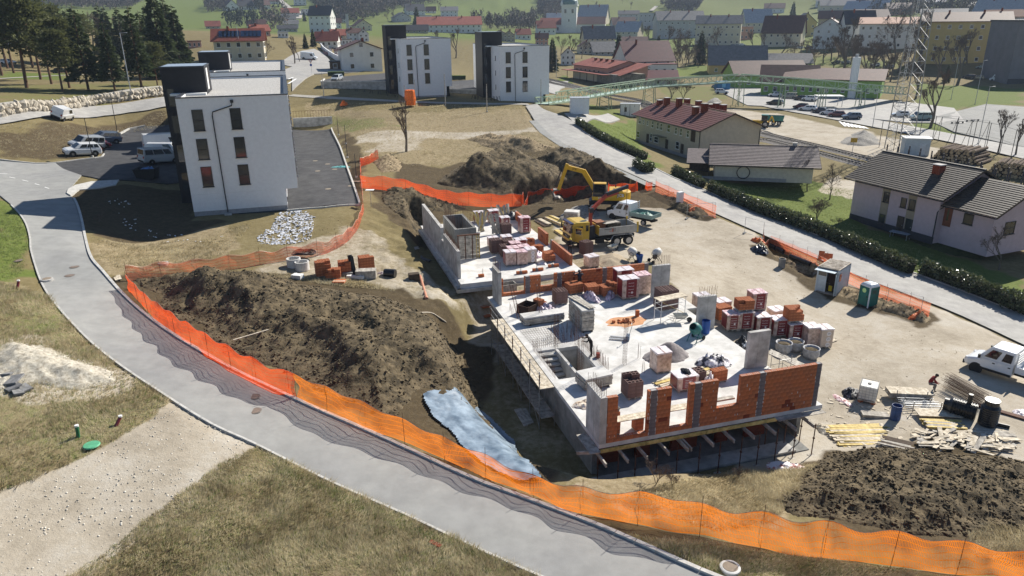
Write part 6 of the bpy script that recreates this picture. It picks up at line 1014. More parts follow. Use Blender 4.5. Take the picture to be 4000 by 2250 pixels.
sk=thing('waste_skip','dark open waste skip filled with blue bags beside the minibus','skip',G(*K(4,1490,500)),.1)
MB().add([(-1.0,-.8,0),(1.0,-.8,0),(1.0,.8,0),(-1.0,.8,0),(-1.3,-.95,1.2),(1.15,-.95,1.2),(1.15,.95,1.2),(-1.3,.95,1.2),(-1.22,-.88,1.2),(1.08,-.88,1.2),(1.08,.88,1.2),(-1.22,.88,1.2),(-1,-.7,.8),(.95,-.7,.8),(.95,.7,.8),(-1,.7,.8)],[(0,1,5,4),(1,2,6,5),(2,3,7,6),(3,0,4,7),(4,5,9,8),(5,6,10,9),(6,7,11,10),(7,4,8,11),(8,9,13,12),(9,10,14,13),(10,11,15,14),(11,8,12,15),(12,13,14,15)]).build('skip_body',CPL,sk)
film('blue plastic bags heaped in the waste skip',0,0,0,1.7,1.3,.7,M('bag_blue',(.12,.25,.5),.4,.4,3,.5,8),world=sk.location+Vector((0,0,.85)),seed=60)
g='cars in the car park by the green building'
for l,k_,c,fx,rx,y,fy in [('white hatchback at the left end of the back row','hatch',PW,10,130,975,0),('beige people carrier in the back row','mpv',BEIGE,150,262,995,4),('dark car behind the beige people carrier','hatch',BLACKC,275,345,1012,4),('white four by four at the right end of the back row','suv',PW,345,455,1024,8),('dark estate car at the left edge of the front row','estate',BLACKC,5,105,1060,6),('dark red car half hidden in the front row','hatch',MAROON,255,370,1100,8),('white estate car in the front row','estate',PW,310,465,1122,8),('dark blue saloon in the front row','sedan',DKBLUE,455,580,1145,8),('white saloon in the front row','sedan',PW,545,665,1165,8),('maroon compact car in the front row','hatch',MAROON,620,755,1182,4),('dark grey four by four at the right end of the front row','suv',GREYB,770,930,1205,0),('white hatchback behind the foot of the lattice mast','hatch',PW,1270,1395,1182,4),('pale green van beside the lattice mast','bus',LGREEN,1465,1640,1214,0)]: park(l,k_,c,K(3,fx,y-fy),K(3,rx,y),g)
park('white four by four beside the blue sign of the green building','suv',PW,K(2,2160,948),K(2,2060,946));park('dark blue car parked beside the third white block','estate',DKBLUE,K(2,395,890),K(2,290,888));park('pale silver car behind the dark blue car','hatch',SILVER,K(2,310,852),K(2,225,850));park('silver hatchback on the ramp lot of the second white block','hatch',SILVER,K(1,800,825),K(1,840,790));park('white camper van on the road behind the roundabout','bigvan',PW,K(1,560,605),K(1,495,600))
g='cars parked in the village'
for i,(l,k_,c,px) in enumerate([('silver green car at the left of the terrace lot below the yellow flats','hatch',LGREEN,K(3,2140,690)),('dark blue car second on the terrace lot','hatch',DKBLUE,K(3,2205,695)),('lime green car third on the terrace lot','hatch',paint((.22,.42,.16),'lime'),K(3,2285,700)),('silver car at the right of the terrace lot','estate',SILVER,K(3,2355,705)),('dark car on the lower lot by the grey hall','suv',BLACKC,K(3,2020,790)),('sand coloured car on the lower lot by the grey hall','estate',paint((.5,.42,.28),'sand'),K(3,2100,795)),('white van on the lower lot by the grey hall','bigvan',PW,K(3,2310,815)),('white car before the river trees, left of two','hatch',PW,K(3,1075,665)),('white car before the river trees, right of two','hatch',SILVER,K(3,1215,685)),('dark car under the big bare tree, left','hatch',BLACKC,K(3,680,640)),('grey car under the big bare tree, right','hatch',SILVER,K(3,780,640)),('white car below the cream villa, left','estate',PW,K(3,310,490)),('silver car below the cream villa, right','estate',SILVER,K(3,405,490)),('white car before the grey town block, left','hatch',PW,K(2,1980,490)),('silver car before the grey town block, middle','hatch',SILVER,K(2,2060,495)),('white car before the grey town block, right','hatch',PW,K(2,2120,500)),('grey blue car in the upper town lot, left','hatch',GREYB,K(2,2230,470)),('silver car in the upper town lot, middle','hatch',SILVER,K(2,2270,465)),('white car in the upper town lot, right','hatch',PW,K(2,2315,460)),('white car parked under the park pines','estate',PW,K(0,90,645)),('dark car parked under the park pines','sedan',BLACKC,K(0,615,735))]):
 p=G(*px,.05);rz=random.uniform(-.3,.3)+(0 if i>13 else 2.6);car(l,k_,c,p,rz,g)
def flatbed(label,loc,rz,bedL,bedcol,rack=True):
 r=thing('flatbed_truck',label,'pickup',loc,rz);W=2.0
 def ring(x,zb,zt,w): return [(x,-w*.9,zb),(x,w*.9,zb),(x,w,zb+.2),(x,w,zt-.15),(x,w*.93,zt),(x,-w*.93,zt),(x,-w,zt-.15),(x,-w,zb+.2)]
 loft([ring(-.35,.45,1.25,1.0),ring(1.4,.42,1.25,1.0),ring(1.75,.42,1.22,1.0),ring(2.45,.4,1.02,.97),ring(2.72,.42,.85,.85)]).build('body',PW,r,bev=.04)
 A=[(-.35,-.97,1.22),(1.95,-.95,1.2),(1.95,.95,1.2),(-.35,.97,1.22)];T=[(-.33,-.88,2.2),(1.15,-.84,2.22),(1.15,.84,2.22),(-.33,.88,2.2)];MB().add(A+T,[(3,2,1,0),(4,5,6,7),(0,1,5,4),(1,2,6,5),(2,3,7,6),(3,0,4,7)]).build('cabin',PW,r,bev=.07)
 g=MB();panel(g,A[1],A[2],T[2],T[1],.06,.94,.1,.9,.03);g.build('windscreen',CGL,r)
 for s,(p,q,u,v) in ((1,(A[0],A[1],T[1],T[0])),(-1,(A[3],A[2],T[2],T[3]))):
  for a_,b_ in ((.08,.36),(.5,.86)): g=MB();panel(g,p,q,u,v,a_,b_,.2,.8,.03*s);g.build('side_window',CGL,r)
 for y in (-1,1):
  for x0,x1 in ((-.28,.6),(.68,1.6)): d_=MB().box(((x0+x1)/2,y*1.0,.95),(x1-x0,.02,.62)).build('door',PW,r,bev=.01);MB().box((x0+.15,y*1.02,1.1),(.16,.03,.07)).build('handle',CPL,d_)
  MB().box((1.75,y*1.12,1.4),(.12,.2,.28)).build('mirror',CPL,r);MB().box((2.6,y*.72,.85),(.14,.3,.22)).build('headlight',LCL,r);MB().box((.7,y*1.005,.52),(2.0,.03,.16)).build('side_trim',CPL,r)
 MB().box((2.72,0,.55),(.14,1.7,.3)).build('bumper',CPL,r,bev=.03);MB().box((-1.6,0,.55),(bedL+.6,.8,.18)).build('chassis',CPL,r)
 xb=-.5;MB().box((xb-bedL/2,0,.92),(bedL,2.05,.08)).build('bed_floor',bedcol,r)
 for y in (-1.02,1.02): MB().box((xb-bedL/2,y,1.14),(bedL,.05,.4)).build('dropside',bedcol,r,bev=.01)
 MB().box((xb-bedL,0,1.14),(.05,2.05,.4)).build('tailboard',bedcol,r,bev=.01);MB().box((xb,0,1.14),(.05,2.05,.4)).build('headboard',bedcol,r)
 if rack:
  for y in (-.95,.95): MB().box((xb,y,1.6),(.06,.06,1.4)).build('rack_post',FRAMEW,r)
  for k in range(5): MB().box((xb,0,1.4+k*.2),(.05,1.9,.05)).build('rack_bar',FRAMEW,r)
 for x in (1.85,-2.3 if bedL<3 else -2.4):
  for y in (-.88,.88): wheel(r,x,y,.35,.22)
 for x in (1.85,):
  for y in (-1,1): MB().lathe((x,y*.985,.36),[(0,0),(.44,0),(.44,.02),(0,.02)],16,ax=(0,y,0)).build('wheel_arch',CPL,r)
 return r
GBED=M('bed_green',(.24,.33,.30),.6,.2,2);zt=lambda x,y:Z(2160,780,6.44,x,y)
loc,rz=side(zt(1545,500),zt(2110,665),2.0);o=flatbed('white crew cab flatbed with green dropsides behind the yellow truck',loc,rz,2.9,GBED);film('dark green tarpaulin crumpled in the flatbed',0,0,0,2.4,1.6,.45,M('tarp_green',(.03,.12,.10),.5,.4,3,.5,8),world=loc+Vector((-math.cos(rz)*1.9,-math.sin(rz)*1.9,.98)),seed=61)
loc,rz=side(zr(2010,345),zr(2640,560),2.0);flatbed('white crew cab pickup at the right edge of the yard',loc,rz,2.6,PW)
loc,rz=side(zt(790,1245),zt(1640,1195),2.45);fw=Vector((math.cos(rz),math.sin(rz),0))
TY=M('truck_yellow',(.55,.36,.035),.4,.08,2,coat=.4);tk=thing('crane_truck','yellow three axle truck with red loading crane and grey tipper body','truck',loc-fw*.0,rz)
def ring2(x,zb,zt,w): return [(x,-w,zb),(x,w,zb),(x,w,zt-.1),(x,w*.95,zt),(x,-w*.95,zt),(x,-w,zt-.1)]
loft([ring2(1.35,1.0,2.85,1.18),ring2(2.7,1.0,2.9,1.18),ring2(3.1,1.0,2.75,1.16),ring2(3.3,.95,1.75,1.14),ring2(3.34,.75,1.4,1.1)]).build('cab',TY,tk,bev=.05)
MB().quad((3.14,-1.02,2.62),(3.14,1.02,2.62),(3.335,1.02,1.78),(3.335,-1.02,1.78)).build('windscreen',CGL,tk);tk.children[-1].location=(.035,0,0);MB().box((3.2,0,2.78),(.35,2.1,.14)).build('sun_visor',M('visor_blue',(.03,.03,.08),.3),tk)
for y in (-1,1): MB().box((2.45,y*1.185,2.2),(.75,.02,.62)).build('side_window',CGL,tk);MB().box((1.62,y*1.185,2.25),(.3,.02,.6)).build('side_window',CGL,tk);MB().box((3.35,y*1.32,2.2),(.1,.16,.5)).build('mirror',CPL,tk);MB().box((3.34,y*.85,.85),(.06,.4,.2)).build('headlight',LCL,tk)
d_=MB().box((.45,0,0),(.95,.06,1.5)).build('open_door',TY,tk);d_.location=(2.95,1.2 if fw.x>0 else 1.2,1.75);d_.rotation_euler=(0,0,2.1);MB().box((.45,0,.35),(.7,.08,.55)).build('door_window',CGL,d_)
MB().box((3.36,0,1.35),(.04,1.7,.35)).build('grille',CPL,tk);MB().box((3.3,0,.7),(.2,2.3,.4)).build('bumper',CPL,tk,bev=.04);MB().box((-.6,0,.85),(7.0,.9,.3)).build('chassis',CPL,tk);inst('lettering',text_mesh('MAN',.22,GALV),tk,(3.39,0,1.36),(math.pi/2,0,math.pi/2))
for x in (2.05,-1.75,-3.1):
 for y in (-1.0,1.0): wheel(tk,x,y,.52,.4 if x<0 else .3)
for y in (-1,1): mb=MB();mb.tube([(-3.75,y*1.05,.75),(-3.45,y*1.05,1.12),(-2.4,y*1.05,1.2),(-1.4,y*1.05,1.15),(-1.1,y*1.05,.75)],.05,6);mb.build('mudguard',GALV,tk);MB().box((.1,y*.95,.75),(.9,.35,.5)).build('fuel_tank',CPL,tk);MB().box((2.05,y*1.1,1.0),(1.3,.1,.15)).build('wheel_arch',CPL,tk)
BED=M('bed_grey',(.38,.37,.34),.7,.18,1.6,.1,20); 
for y in (-1.22,1.22): MB().box((-1.85,y,1.75),(4.3,.07,.72)).build('dropside',BED,tk,bev=.01)
MB().box((-1.85,0,1.38),(4.3,2.4,.1)).build('bed_floor',BED,tk);MB().box((.3,0,1.85),(.08,2.4,.95)).build('headboard',TY,tk);MB().box((-4.0,0,1.75),(.08,2.4,.72)).build('tailboard',BED,tk)
for y in (-1.2,1.2): MB().box((-4.02,y,1.85),(.16,.16,1.1)).build('bed_post',TY,tk)
for sgn in (-1,1):
 mk=MB();yy=sgn*1.26
 for x,w_ in ((-.0,.03),(.12,.03),(.24,.05)): mk.box((-1.5+x,yy,1.8),(w_,.01,.36))
 mk.build('mark',M('mark_dark',(.08,.03,.03),.6),tk);mk=MB();mk.box((-1.18,yy,1.8),(.1,.01,.36));mk.box((-.95,yy,1.72),(.3,.01,.05));mk.build('mark_red',M('mark_red',(.5,.12,.06),.6),tk);mk=MB();mk.box((-.7,yy,1.93),(.9,.01,.07));mk.build('mark_line',M('mark_grey',(.12,.12,.12),.6),tk)
CRED=M('crane_red',(.36,.055,.03),.5,.2,3);CDK=M('crane_dark',(.03,.03,.04),.5,.2,3)
MB().box((.78,0,1.6),(.6,1.2,1.2)).build('crane_base',CDK,tk,bev=.03);MB().tube([(.78,0,2.1),(.72,0,3.6)],[.22,.18],10).build('crane_column',CRED,tk);MB().box((.7,0,3.75),(.45,.4,.5)).build('crane_knuckle',CDK,tk,bev=.03)
b1=Vector((.72,0,3.75));b2=Vector((-1.5,-.9,5.0));b3=Vector((-4.1,-1.6,5.45));MB().beam(b1,b2,.26,.34).build('crane_boom',CRED,tk);MB().beam(b2+Vector((.2,.1,.05)),b3,.3,.34).build('crane_jib',CDK,tk);MB().beam(b2+Vector((.1,0,-.25)),b2+(b3-b2)*.55+Vector((0,0,-.28)),.2,.18).build('jib_cylinder',CRED,tk);MB().tube([b1+Vector((-.1,0,-.6)),b1+(b2-b1)*.5],.08,8).build('boom_cylinder',CDK,tk);MB().box(b3,(.2,.3,.4)).build('jib_head',CDK,tk);MB().tube([b3,(b3.x,b3.y,2.4)],.03,5).build('hook_chain',CDK,tk)
MB().box((.75,-1.4,1.05),(.12,.5,.12)).build('outrigger_beam',FRAMEW,tk);MB().tube([(.75,-1.6,1.7),(.75,-1.6,.1)],.06,8).build('outrigger_leg',CPL,tk);MB().box((.75,-1.6,.05),(.35,.35,.06)).build('outrigger_foot',FRAMEW,tk)
bl=thing('bed_load','rusty steel tubs and planks loaded on the truck bed','load',tk.location,tk.rotation_euler.z)
MB().box((-.35,-.3,1.95),(1.0,1.3,.95)).build('rust_tub',M('tub_rust',(.24,.10,.05),.8,.4,4,.2,20),bl);MB().box((-1.7,-.2,1.85),(1.5,1.4,.8)).build('dark_tub',M('tub_dark',(.06,.05,.04),.8,.5,4,.3,20),bl)
for k in range(5): MB().box((-1.3,.1+k*.2,2.35+.03*k),(1.8,.16,.05),rz=.2).build('plank',WOODG,bl)
EXY=M('digger_yellow',(.62,.36,.012),.45,.12,2,coat=.3);ex=thing('excavator','yellow wheeled excavator digging left behind the parked trucks','excavator')
ep=GP(*K(6,925,815));ex.location=(ep.x,ep.y,ep.z+.02);ex.rotation_euler=(0,0,math.radians(172));inv=lambda p:p
for x in (1.3,-1.3):
 for y in (-1.05,1.05): wheel(ex,x,y,.52,.45)
MB().box((0,0,.95),(3.6,1.6,.4)).build('undercarriage',CDK,ex);MB().cyl((0,0,1.15),.6,.2,18).build('slew_ring',CDK,ex)
MB().box((-.35,0,1.55),(3.6,2.4,.5)).build('deck',EXY,ex,bev=.06);MB().box((-1.35,0,2.1),(1.7,2.4,.85)).build('engine_cover',EXY,ex,bev=.12);MB().box((.55,-.8,1.9),(1.2,.75,.5)).build('tank_box',EXY,ex,bev=.04);MB().lathe((-1.9,0,1.35),[(0,0),(1.2,0),(1.2,.85),(1.05,1.0),(0,1.0)],18).build('counterweight',EXY,ex)
MB().box((.6,.72,2.45),(1.5,.95,1.6)).build('cab',CDK,ex,bev=.05);MB().box((.55,.72,3.28),(1.45,.95,.1)).build('cab_roof',EXY,ex,bev=.03)
for c,d in [((1.36,.72,2.5),(.02,.8,1.3)),((.6,1.2,2.6),(1.2,.02,1.1)),((.6,.24,2.6),(1.2,.02,1.1)),((-.16,.72,2.7),(.02,.8,.8))]: MB().box(c,d).build('cab_window',CGL,ex)
MB().tube([(-1.3,-.5,2.5),(-1.3,-.5,2.9)],.07,8).build('exhaust',CDK,ex);MB().box((-1.4,.3,2.58),(.6,.6,.12)).build('cover_hatch',EXY,ex)
B0=Vector((.9,-.1,1.9));B1=Vector((2.6,-.1,4.6));B2=Vector((4.7,-.1,5.0));B3=Vector((5.5,-.1,2.2));bm=MB();bm.beam(B0,B1,.36,.55);bm.build('boom',EXY,ex,bev=.03);bm=MB();bm.beam(B1+Vector((-.1,0,-.12)),B2,.34,.5);bt=bm.build('boom_top',EXY,ex,bev=.03);MB().beam(B2+Vector((-.2,0,.35)),B3,.28,.42).build('stick',EXY,ex,bev=.03)
MB().tube([(1.6,-.4,1.8),B1*.55+B0*.45+Vector((.25,-.3,0))],.07,8).build('boom_cylinder',CDK,ex);MB().tube([B1+Vector((.3,0,.45)),B2+Vector((-.3,0,.55))],.07,8).build('stick_cylinder',CDK,ex);MB().tube([B2+Vector((.35,0,.1)),B3+Vector((.35,0,.6))],.06,8).build('bucket_cylinder',CDK,ex)
mb=MB();mb.prism([(0,0),(.75,.1),(.95,-.45),(.55,-1.0),(-.1,-.95),(.1,-.8),(.5,-.8),(.72,-.45),(.55,-.1)],-.45,.45);mb.v=[(B3.x-.1+x,z-.1,B3.z+y) for x,y,z in mb.v];mb.build('bucket',M('bucket_steel',(.22,.2,.18),.5,.3,3,metal=.4),ex)
for k in range(4): MB().box((B3.x-.15,-.45+k*.25,B3.z-1.0),(.2,.07,.06)).build('bucket_tooth',STEELG,ex)
LJ=text_mesh('JCB',.55,M('print_white2',(.8,.8,.78),.5));LB=text_mesh('JCB',.6,M('print_black',(.02,.02,.02),.5))
inst('lettering',LB,ex,(-1.9,1.24,1.95),(math.pi/2,0,math.pi),sc=1.0);inst('lettering',LJ,ex,(-1.9,1.262,1.955),(math.pi/2,0,math.pi),sc=.88)
dd=(B2-B1).normalized();o=inst('lettering',LB,ex,((B1+B2)/2+Vector((0,.20,-.05))),(math.pi/2,math.atan2(dd.z,dd.x),math.pi),sc=.55);o=inst('lettering',text_mesh('JCB',.3,M('print_white2',(.8,.8,.78),.5)),ex,(.5,1.22,1.62),(math.pi/2,0,math.pi))
bk=thing('backhoe_loader','yellow loader with teal roof beside the railway','loader',G(*K(2,2500,1280),.05),2.7)
for x,r_ in ((1.3,.5),(-1.0,.75)):
 for y in (-.9,.9): wheel(bk,x,y,r_,.4)
MB().box((.9,0,1.2),(2.0,.9,.8)).build('bonnet',EXY,bk,bev=.06);MB().box((-.7,0,1.15),(1.6,1.5,.5)).build('chassis',EXY,bk);MB().box((-.7,0,2.05),(1.3,1.4,1.4)).build('cab',CGL,bk,bev=.04);MB().box((-.7,0,2.82),(1.5,1.6,.14)).build('cab_roof',TEAL,bk,bev=.03);MB().beam((1.0,0,1.3),(2.4,0,.7),1.4,.15).build('loader_arm',EXY,bk);MB().box((2.7,0,.6),(.7,2.2,.7)).build('loader_bucket',CDK,bk);MB().beam((-1.6,0,1.2),(-2.2,0,2.6),.25,.3).build('rear_boom',EXY,bk);MB().beam((-2.2,0,2.6),(-2.8,0,1.2),.2,.25).build('rear_stick',EXY,bk)
tr=thing('dump_trailer','green tipping trailer behind the yellow loader','trailer',G(*K(3,60,1255),.05),2.75);MB().add([(-1.9,-1,1.0),(1.9,-1,1.0),(1.9,1,1.0),(-1.9,1,1.0),(-2.1,-1.15,2.1),(2.1,-1.15,2.1),(2.1,1.15,2.1),(-2.1,1.15,2.1)],[(3,2,1,0),(0,1,5,4),(1,2,6,5),(2,3,7,6),(3,0,4,7),(0,1,2,3)]).build('tipper_body',M('paint_sea_green',(.06,.22,.19),.5,.2,2),tr)
for x in (-1.1,.1):
 for y in (-.85,.85): wheel(tr,x,y,.5,.35)
MB().box((0,0,.85),(4.2,.9,.25)).build('chassis',CDK,tr)
# ================================================================== PEOPLE
SKIN=M('skin',(.38,.22,.16),.6,.08,8)
def person(label,J,mats,hat=None,loc=(0,0,0),rz=0,cls=None,hair=(.03,.02,.015)):
 """J: joint -> (x,y,z);one continuous skinned body"""
 names=[k for k in J if k!='face'];R={'pelvis':.14,'spine':.135,'chest':.155,'neck':.06,'head':.095,'crown':.085,'sL':.075,'eL':.05,'wL':.036,'pL':.035,'sR':.075,'eR':.05,'wR':.036,'pR':.035,'hL':.10,'kL':.07,'aL':.045,'tL':.045,'hR':.10,'kR':.07,'aR':.045,'tR':.045}
 E_=[('pelvis','spine'),('spine','chest'),('chest','neck'),('neck','head'),('head','crown'),('chest','sL'),('sL','eL'),('eL','wL'),('wL','pL'),('chest','sR'),('sR','eR'),('eR','wR'),('wR','pR'),('pelvis','hL'),('hL','kL'),('kL','aL'),('aL','tL'),('pelvis','hR'),('hR','kR'),('kR','aR'),('aR','tR')]
 V=[Vector(J[n]) for n in names];ed=[(names.index(a),names.index(b)) for a,b in E_];rad=[R[n] for n in names]
 for s in 'LR':
  w_=Vector(J['w'+s]);p=Vector(J['p'+s]);d=(p-w_).normalized();sd=d.orthogonal().normalized();up_=d.cross(sd)
  for k in range(5):
   o=(k-1.5)*.021;ln=(.075,.085,.08,.065,.06)[k]
   if k<4: a=p+sd*o+d*.03;b=a+d*ln*.55;c=b+(d*.6-up_*.6).normalized()*ln*.5
   else: a=p-sd*.045-d*.02;b=a+(d-sd).normalized()*.035;c=b+d*.03
   i0=len(V);V+=[a,b,c];rad+=[.011,.010,.008];ed+=[(names.index('p'+s),i0),(i0,i0+1),(i0+1,i0+2)]
 me=bpy.data.meshes.new('body');me.from_pydata(V,ed,[]);o=bpy.data.objects.new('body_tmp',me);COL.objects.link(o);md=o.modifiers.new('s','SKIN');md.use_smooth_shade=True; 
 for i,sv in enumerate(me.skin_vertices[0].data): sv.radius=(rad[i],rad[i]);sv.use_root=(i==0)
 ms=o.modifiers.new('u','SUBSURF');ms.levels=1;ms.render_levels=1;dg=bpy.context.evaluated_depsgraph_get();nm=bpy.data.meshes.new_from_object(o.evaluated_get(dg));bpy.data.objects.remove(o);nm.name='body'
 for m_ in mats+[SKIN]: nm.materials.append(m_)
 hd=Vector(J['head']);Jv={k:Vector(v) for k,v in J.items() if k!='face'}
 def seg(c,a,b): ab=b-a;t=max(0,min(1,(c-a).dot(ab)/ab.length_squared));return (c-a-ab*t).length
 for p in nm.polygons:
  c=p.center;best=min(((seg(c,Jv[a],Jv[b])-.5*(R[a]+R[b]),a,b) for a,b in E_));b_=best[2]
  p.material_index=3 if b_ in('head','crown') or b_[0]=='p' else (2 if b_[0]=='t' else (1 if b_[0] in 'hka' else 0))
 root=thing('person',label,'person',loc,rz);inst('body',nm,root)
 f=(Vector(J.get('face',(1,0,0)))).normalized();sd=Vector((0,0,1)).cross(f).normalized()
 hm=MB();hm.lathe(hd+Vector((0,0,.0))-f*.015,[(.112,.0),(.112,.06),(.09,.12),(.05,.145),(0,.15)],12);hm.build('hair',M('hair_dark',hair,.8),root,smooth=True)
 for s in (-1,1): MB().lathe(hd+f*.085+sd*s*.035+Vector((0,0,.02)),[(0,.012),(.012,.006),(.014,0)],6,ax=f).build('eye',HOLE,root);MB().box(hd+sd*s*.1,(.03,.02,.05)).build('ear',SKIN,root)
 MB().box(hd+f*.105,(.025,.025,.04)).build('nose',SKIN,root);MB().box(hd+f*.09+Vector((0,0,-.05)),(.012,.045,.012)).build('mouth',M('lips',(.25,.09,.08),.6),root)
 if hat: MB().lathe(hd+Vector((0,0,.03)),[(.15,0),(.125,.015),(.12,.07),(.09,.13),(0,.155)],14).build('helmet',hat,root,smooth=True)
 return root
def stand(bend=0.,arms='down'):
 b=bend;J=dict(pelvis=(0,0,.95),spine=(.06*b,0,1.15),chest=(.25*b,0,1.38-.06*b),neck=(.34*b,0,1.54-.1*b),head=(.40*b+.03,0,1.64-.12*b),crown=(.42*b+.02,0,1.73-.13*b),hL=(0,.10,.90),kL=(.04,.11,.50),aL=(0,.12,.09),tL=(.17,.14,.04),hR=(0,-.10,.90),kR=(.02,-.11,.50),aR=(-.06,-.12,.09),tR=(.11,-.14,.04),face=(1,0,-.2-b*.4))
 cx,cz=.25*b,1.44-.06*b
 if arms=='down': J.update(sL=(cx,.2,cz),eL=(cx+.02,.26,cz-.3),wL=(cx+.1,.24,cz-.55),pL=(cx+.13,.23,cz-.62),sR=(cx,-.2,cz),eR=(cx+.02,-.26,cz-.3),wR=(cx+.1,-.24,cz-.55),pR=(cx+.13,-.23,cz-.62))
 elif arms=='hold': J.update(sL=(cx,.2,cz),eL=(cx+.06,.27,cz-.28),wL=(cx+.3,.12,cz-.3),pL=(cx+.37,.08,cz-.3),sR=(cx,-.2,cz),eR=(cx+.06,-.27,cz-.28),wR=(cx+.3,-.12,cz-.32),pR=(cx+.37,-.08,cz-.31))
 else: J.update(sL=(cx,.2,cz),eL=(cx+.18,.38,cz-.12),wL=(cx+.42,.40,cz-.02),pL=(cx+.5,.4,cz-.02),sR=(cx,-.2,cz),eR=(cx+.18,-.36,cz-.15),wR=(cx+.42,-.36,cz-.1),pR=(cx+.5,-.36,cz-.1))
 return J
BLK=M('cloth_black',(.012,.012,.014),.85,.3,8);NAVY=M('cloth_navy',(.02,.022,.035),.85,.3,8);OLIVE=M('cloth_olive',(.04,.045,.025),.85,.3,8);REDC=M('cloth_red',(.20,.02,.02),.85,.3,8);GREYC=M('cloth_grey',(.2,.19,.18),.85,.2,8);BOOT=M('boots',(.04,.03,.02),.7)
p=GP(*zt(425,1400));person('worker in black with a yellow helmet beside the truck cab',stand(.15,'hold'),[BLK,BLK,BOOT],M('helmet_yellow',(.62,.5,.03),.4),(p.x,p.y,p.z),-1.6)
person('mason in navy jacket laying bricks at the back wall of the near slab',stand(.35,'work'),[NAVY,OLIVE,BOOT],M('helmet_grey',(.10,.09,.1),.5),LS(7.75,22.25,0),SRZ+1.45)
person('worker in black bending over the stair opening edge',stand(.8,'work'),[BLK,BLK,BOOT],None,LS(3.75,10.1,0),SRZ+2.9);tag(MB().box((0,0,0),(.22,.3,.3)).build('tool_case',M('case_red',(.35,.05,.03),.5)),'small red tool case beside the worker at the stair opening','tool case');bpy.data.objects['tool_case'].location=LS(4.15,9.9,.17)
J=dict(pelvis=(0,0,.55),spine=(.08,0,.72),chest=(.22,0,.93),neck=(.32,0,1.06),head=(.40,0,1.14),crown=(.42,0,1.23),hL=(.04,.1,.52),kL=(.42,.16,.58),aL=(.36,.15,.12),tL=(.52,.17,.05),hR=(.04,-.1,.52),kR=(.42,-.16,.58),aR=(.36,-.15,.12),tR=(.52,-.17,.05),sL=(.22,.2,.97),eL=(.36,.25,.72),wL=(.5,.12,.62),pL=(.55,.07,.62),sR=(.22,-.2,.97),eR=(.36,-.25,.72),wR=(.5,-.12,.62),pR=(.55,-.07,.62),face=(1,0,-.2))
p=GP(*zr(1360,560));person('man in a red jacket sitting on the sheet stack',J,[REDC,GREYC,BOOT],None,(p.x,p.y,p.z),-.35)
# ================================================================== WHITE APARTMENT BLOCKS
ROOFG=M('roof_gravel',(.34,.33,.31),.95,.3,6,.5,30,c2=(.44,.43,.41));COPE=M('coping_dark',(.05,.055,.065),.45,.2,3);PLIN=M('plinth_grey',(.30,.30,.31),.9,.12,3)
WINM={}
def win_mesh(w,h,split=True,fr=FRAME,dep=.09):
 k=(round(w,2),round(h,2),split,fr.name)
 if k not in WINM:
  t=.06;mb=MB();mb.box((-w/2+t/2,0,h/2),(t,dep,h));mb.box((w/2-t/2,0,h/2),(t,dep,h));mb.box((0,0,t/2),(w-2*t,dep,t));mb.box((0,0,h-t/2),(w-2*t,dep,t))
  if split: mb.box((0,0,h*.48),(w-2*t,dep*.9,t))
  g=MB().box((0,.01,h/2),(w-2*t+.01,.03,h-2*t+.01));s=MB().box((0,-.06,-.025),(w+.12,.2,.05));WINM[k]=(mb.mesh('window_frame',fr),g.mesh('pane',GLASS),s.mesh('sill',fr))
 return WINM[k]
def window(parent,x,y,z,w,h,rz=0,split=True,fr=FRAME):
 f,g,s=win_mesh(w,h,split,fr);o=inst('window',f,parent,(x,y,z),(0,0,rz));inst('pane',g,o);inst('sill',s,o);return o
